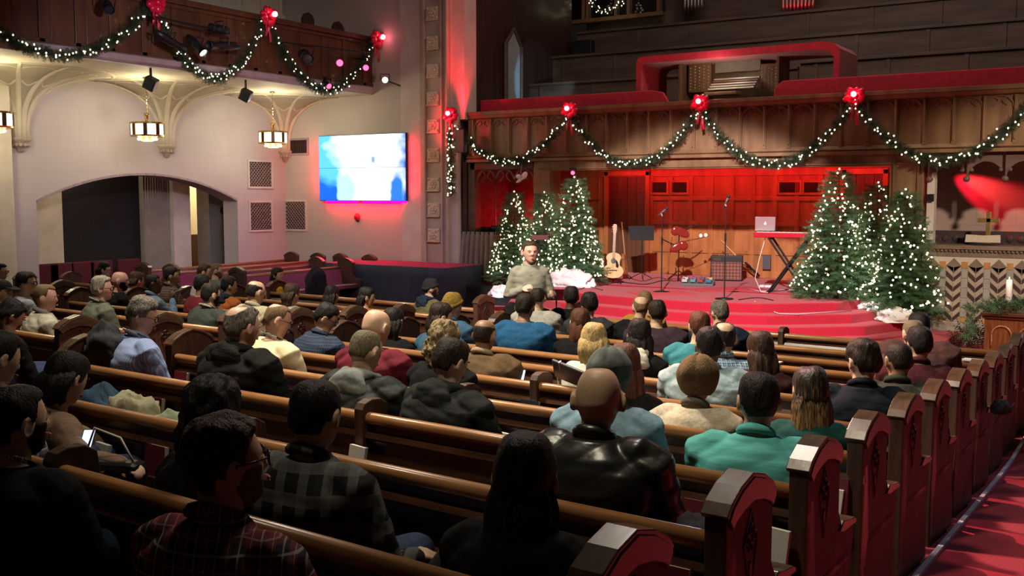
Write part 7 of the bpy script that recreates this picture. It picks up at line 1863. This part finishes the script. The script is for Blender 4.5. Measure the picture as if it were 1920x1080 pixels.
# pulpit-like chest with blind arches, evergreens and candle
XC, YC = onZ(1852, 655, FRONT_Z).x, 16.1
XC = onY(1846, 600, YC).x; ztop = onY(1850, 585, YC).z
r = empty('communion_chest', (XC, YC, FRONT_Z), 0, 'dark wooden chest with blind arches at the right edge below the altar tiles', 'chest'); Hc = ztop - FRONT_Z; Wc = 1.9
MB().box(0, Wc, 0, .6, 0, Hc - .05).build('body', wood('chest_wood', (.13, .04, .015), (.24, .08, .03), (10, 10, 1.2), rough=.3, coat=.5), r, bevel=.008)
MB().box(-.05, Wc, -.06, .65, Hc - .05, Hc).box(-.03, Wc, -.03, .62, Hc - .09, Hc - .05).box(-.03, Wc, -.03, .62, 0, .10).build('moulding', wood('chest_dark', (.07, .02, .01), (.12, .035, .018)), r, bevel=.008)
ar = MB()
for k in range(5):
    xa_ = .10 + k * .36; w2 = .13
    ar.tube([(xa_, -.012, .16), (xa_, -.012, Hc - .32)] + [(xa_ + w2 - w2 * math.cos(PI * q / 10), -.012, Hc - .32 + w2 * math.sin(PI * q / 10)) for q in range(11)] + [(xa_ + 2 * w2, -.012, Hc - .32), (xa_ + 2 * w2, -.012, .16)], .014, 6)
ar.build('blind_arch', wood('chest_gilt', (.30, .13, .04), (.40, .19, .07)), r, True)
random.seed(9); g = empty('evergreen_arrangement', (XC + .55, YC + .2, FRONT_Z + Hc), 0, 'evergreen branches spread over the dark wooden chest top', 'branches'); mb = MB()
for k in range(260):
    a = random.uniform(0, 2 * PI); rr = random.uniform(0, 1) ** .6; p = Vector((rr * .75 * math.cos(a), rr * .28 * math.sin(a), .02 + .16 * (1 - rr) * random.random()))
    if rr > .8 and math.cos(a) < -.3: p.z -= .05
    sprig(mb, p, Vector((math.cos(a), math.sin(a) * .5, random.uniform(.0, .8))), .20, .05, 7)
for k in range(40): sprig(mb, Vector((-.62 - random.uniform(0, .12), random.uniform(-.2, .1), -random.uniform(0, .38))), Vector((-.6, -.4, random.uniform(-1, .5))), .18, .05, 7)
mb.build('sprays', NEEDLE, g)
c = empty('altar_candle', (onY(1891, 560, YC + .25).x, YC + .25, FRONT_Z + Hc), 0, 'white lit pillar candle among evergreens on the wooden chest', 'candle'); zt_ = onY(1891, 525, YC + .25).z - c.location.z
MB().lathe([(0, 0), (.042, 0), (.042, zt_), (.03, zt_ + .004), (0, zt_ - .006)], n=20).build('wax', mat_noise('candle_wax', (.85, .75, .72), (.9, .8, .78), 5, .4, .05), c, True)
MB().lathe([(0, 0), (.008, .01), (.006, .03), (0, .05)], (0, 0, zt_), 10).build('flame', mat_flat('flame', (1, .7, .4), emit=(1, .6, .3), estr=12), c, True)
light('candle_light', 'POINT', tuple(Vector(c.location) + Vector((0, -.1, zt_ + .1))), None, 1.5, (1, .7, .5), .03)
for i, (px, py) in enumerate(((1815, 640), (1650, 585))):
    pass
g = empty('dry_branches', onZ(1826, 655, FRONT_Z) + Vector((0, -.15, 0)), 0, 'brown twiggy branches on the floor left of the wooden chest', 'branches'); mb = MB()
for k in range(70): sprig(mb, Vector((random.uniform(-.18, .2), random.uniform(-.1, .1), random.uniform(0, .3))), Vector((random.uniform(-1, .6), random.uniform(-.4, .4), random.uniform(.1, 1))), .24, .05, 6)
mb.build('sprays', mat_noise('dry_needles', (.06, .03, .02), (.12, .06, .04), 20, .8, .1), g)
# quatrefoil plaque in the side room, white post box by the altar
p = onX(423, 395, XW - .88); o = empty('quatrefoil_plaque', p, 0, 'dark quatrefoil plaque on the grey wall inside the arch', 'plaque'); mb = MB()
for a in range(4): mb.tube([(0, .075 * math.cos(a * PI / 2) + .065 * math.cos(q * PI / 6), .075 * math.sin(a * PI / 2) + .065 * math.sin(q * PI / 6)) for q in range(12)], .022, 6, closed=True)
mb.ball((0, 0, 0), (.02, .06, .06), 10, 8); mb.build('ring', M['black'], o, True)
p = onY(1745, 371, YB + .03); o = MB().box(-.05, .05, -.05, .02, -.05, .06).build('switch_box', M['black'], bevel=.005); o.location = p; tag(o, 'small black box on the white post beside the altar niche', 'box')

# ============================================================= THINGS LEFT IN THE PEWS
def on_row(n, px, dy, h):
    Y0 = 2.14 + .875 * n + dy; d = ray(px, 700)
    t = (Y0 - TILT * 1.4) / (d.y + TILT * d.x)
    for _ in range(5):
        X = t * d.x; a_, py_, z_ = proj((X, t * d.y, row_floor(n) + h)); d = ray(px, py_); t = (Y0 - TILT * 1.4) / (d.y + TILT * d.x)
    return Vector((t * d.x, t * d.y, row_floor(n) + h))
def coat(name, p, s, seed, mat, lab, cat='coat'):
    mb = MB().ball((0, 0, 0), 1, 44, 30); vs = []
    for v in mb.v:
        v = Vector(v); n_ = noise.noise(v * 1.6 + Vector((seed, 0, 0))) * .30 + abs(noise.noise(v * 4.5 + Vector((seed, 3, 0)))) * .20; q = v * (1 + n_); vs.append((q.x * s[0], q.y * s[1], max(-.5, q.z) * s[2]))
    mb.v = vs; o = mb.build(name, mat, None, True); o.location = p; return tag(o, lab, cat)
coat('folded_coat', on_row(1, 192, .30, .62), (.20, .16, .20), 1, c_('navy_down', (.03, .06, .10)), 'dark blue coat heaped on the pew at the far left')
coat('folded_coat', on_row(1, 250, .30, .66), (.17, .14, .18), 2, c_('khaki_coat', (.26, .24, .15), c2=(.36, .34, .22)), 'khaki coat heaped on the pew left of the curly black hair')
coat('folded_coat', on_row(1, 308, .28, .60), (.22, .15, .16), 3, c_('sage_coat', (.20, .24, .15), c2=(.27, .31, .2)), 'sage green coat bundled beside the khaki one')
coat('hung_jacket', on_row(2, 197, .20, .86), (.20, .12, .20), 4, M['blackcloth'], 'black puffy jacket bundled on the pew left of the striped shirt', 'jacket')
coat('black_jacket', on_row(1, 1322, .26, .66), (.15, .12, .13), 5, M['blackcloth'], 'black jacket lying on the pew seat at the right end behind the leather jacket', 'jacket')
coat('backpack', Vector((onY(593, 518, 13.6).x, 13.6, .72)), (.22, .17, .34), 6, M['blackcloth'], 'dark backpack on the side pew left of the black-skirted riser', 'backpack')
# tablet case on the rail, phones
p = on_row(4, 1068, .02, .90); r = empty('tablet_case', p, -.2, 'grey hard case tablet resting tilted on the pew rail left of the white sweater', 'tablet'); r.rotation_euler = (.5, .22, -.12)
MB().box(-.13, .13, -.010, .010, -.05, .10).build('case', mat_flat('case_grey', (.13, .14, .14), .35), r, bevel=.01); MB().box(-.07, -.06, -.012, .012, .04, .102).build('strap', M['white'], r)
def phone(p, rz, lab, rx=.9):
    r = empty('phone', p, 0, lab, 'phone'); r.rotation_euler = (rx, 0, rz)
    MB().box(-.028, .028, -.055, .055, -.004, .004).build('case', M['black'], r, bevel=.003); MB().box(-.024, .024, -.050, .050, .004, .0052).build('screen', mat_flat('phone_screen', (.3, .6, 1), emit=(.45, .7, 1), estr=2.2), r)
phone(on_row(0, 164, .52, .74), .6, 'glowing phone in the lap of the woman in the knit sweater', .8)
phone(on_row(4, 977, .30, .80), .3, 'small lit phone at the elbow of the man in the brown jacket', .9)
# canvas shoe of the man in the black and grey plaid
p = on_row(0, 832, .42, .62); r = empty('crossed_shoe', p, 0, 'dark canvas shoe with white sole of a crossed leg, right of the plaid shirt', 'shoe'); r.rotation_euler = (1.15, .25, -.2)
MB().limb([(0, -.11, .02), (0, .02, .03), (0, .12, .012)], [.045, .045, .036], 12).build('upper', mat_flat('canvas_dark', (.02, .022, .024), .7), r, True)
so = MB(); pts = [(.045 * math.cos(a) * (1 if math.sin(a) > -.2 else .85), .155 * math.sin(a)) for a in [i * 2 * PI / 24 for i in range(24)]]
so.prism(pts, lambda u, v, w_: (u, v, w_), -.035, -.012); so.build('sole', mat_flat('rubber_white', (.5, .5, .46), .6), r, bevel=.004)
MB().tube([(-.02, -.03, -.036), (-.02, -.03, -.036)], .001, 4) if False else None
# handbag with gold clasp at lower left
p = on_row(0, 205, .46, .60); r = empty('handbag', p, .4, 'black handbag with gold clasp on the lap of the woman in the knit sweater', 'handbag')
MB().box(-.16, .16, -.06, .06, -.10, .10).build('body', mat_flat('black_leather_bag', (.01, .01, .01), .3), r, bevel=.03); MB().box(-.02, .02, -.075, -.06, .02, .07).build('clasp', M['brass'], r, bevel=.005)
MB().tube([(-.12, 0, .09), (-.06, 0, .24), (.06, 0, .20), (.12, 0, .09)], .005, 6).build('strap', BM['card'], r, True)
# small items on the rails
for n, px, lab in ((7, 1445, 'white folded paper on the rail right of the wavy brown hair'), (9, 1826, 'white card lying on the front pew rail by the aisle'), (8, 640, 'white paper on the pew rail beside the red plaid shirt')):
    p = on_row(n, px, .02, .85); o = MB().box(-.09, .09, -.05, .05, 0, .015).build('folded_paper', BM['card'], bevel=.003); o.location = p; o.rotation_euler = (0, .0, -.1); tag(o, lab, 'paper')
coat('aisle_glove', Vector((-1.02, row_y(7, -1.0) + .35, row_floor(7) + .62)), (.07, .12, .06), 8, M['blackcloth'], 'black glove-like bundle poking out over the pew arm into the right aisle', 'clothing')
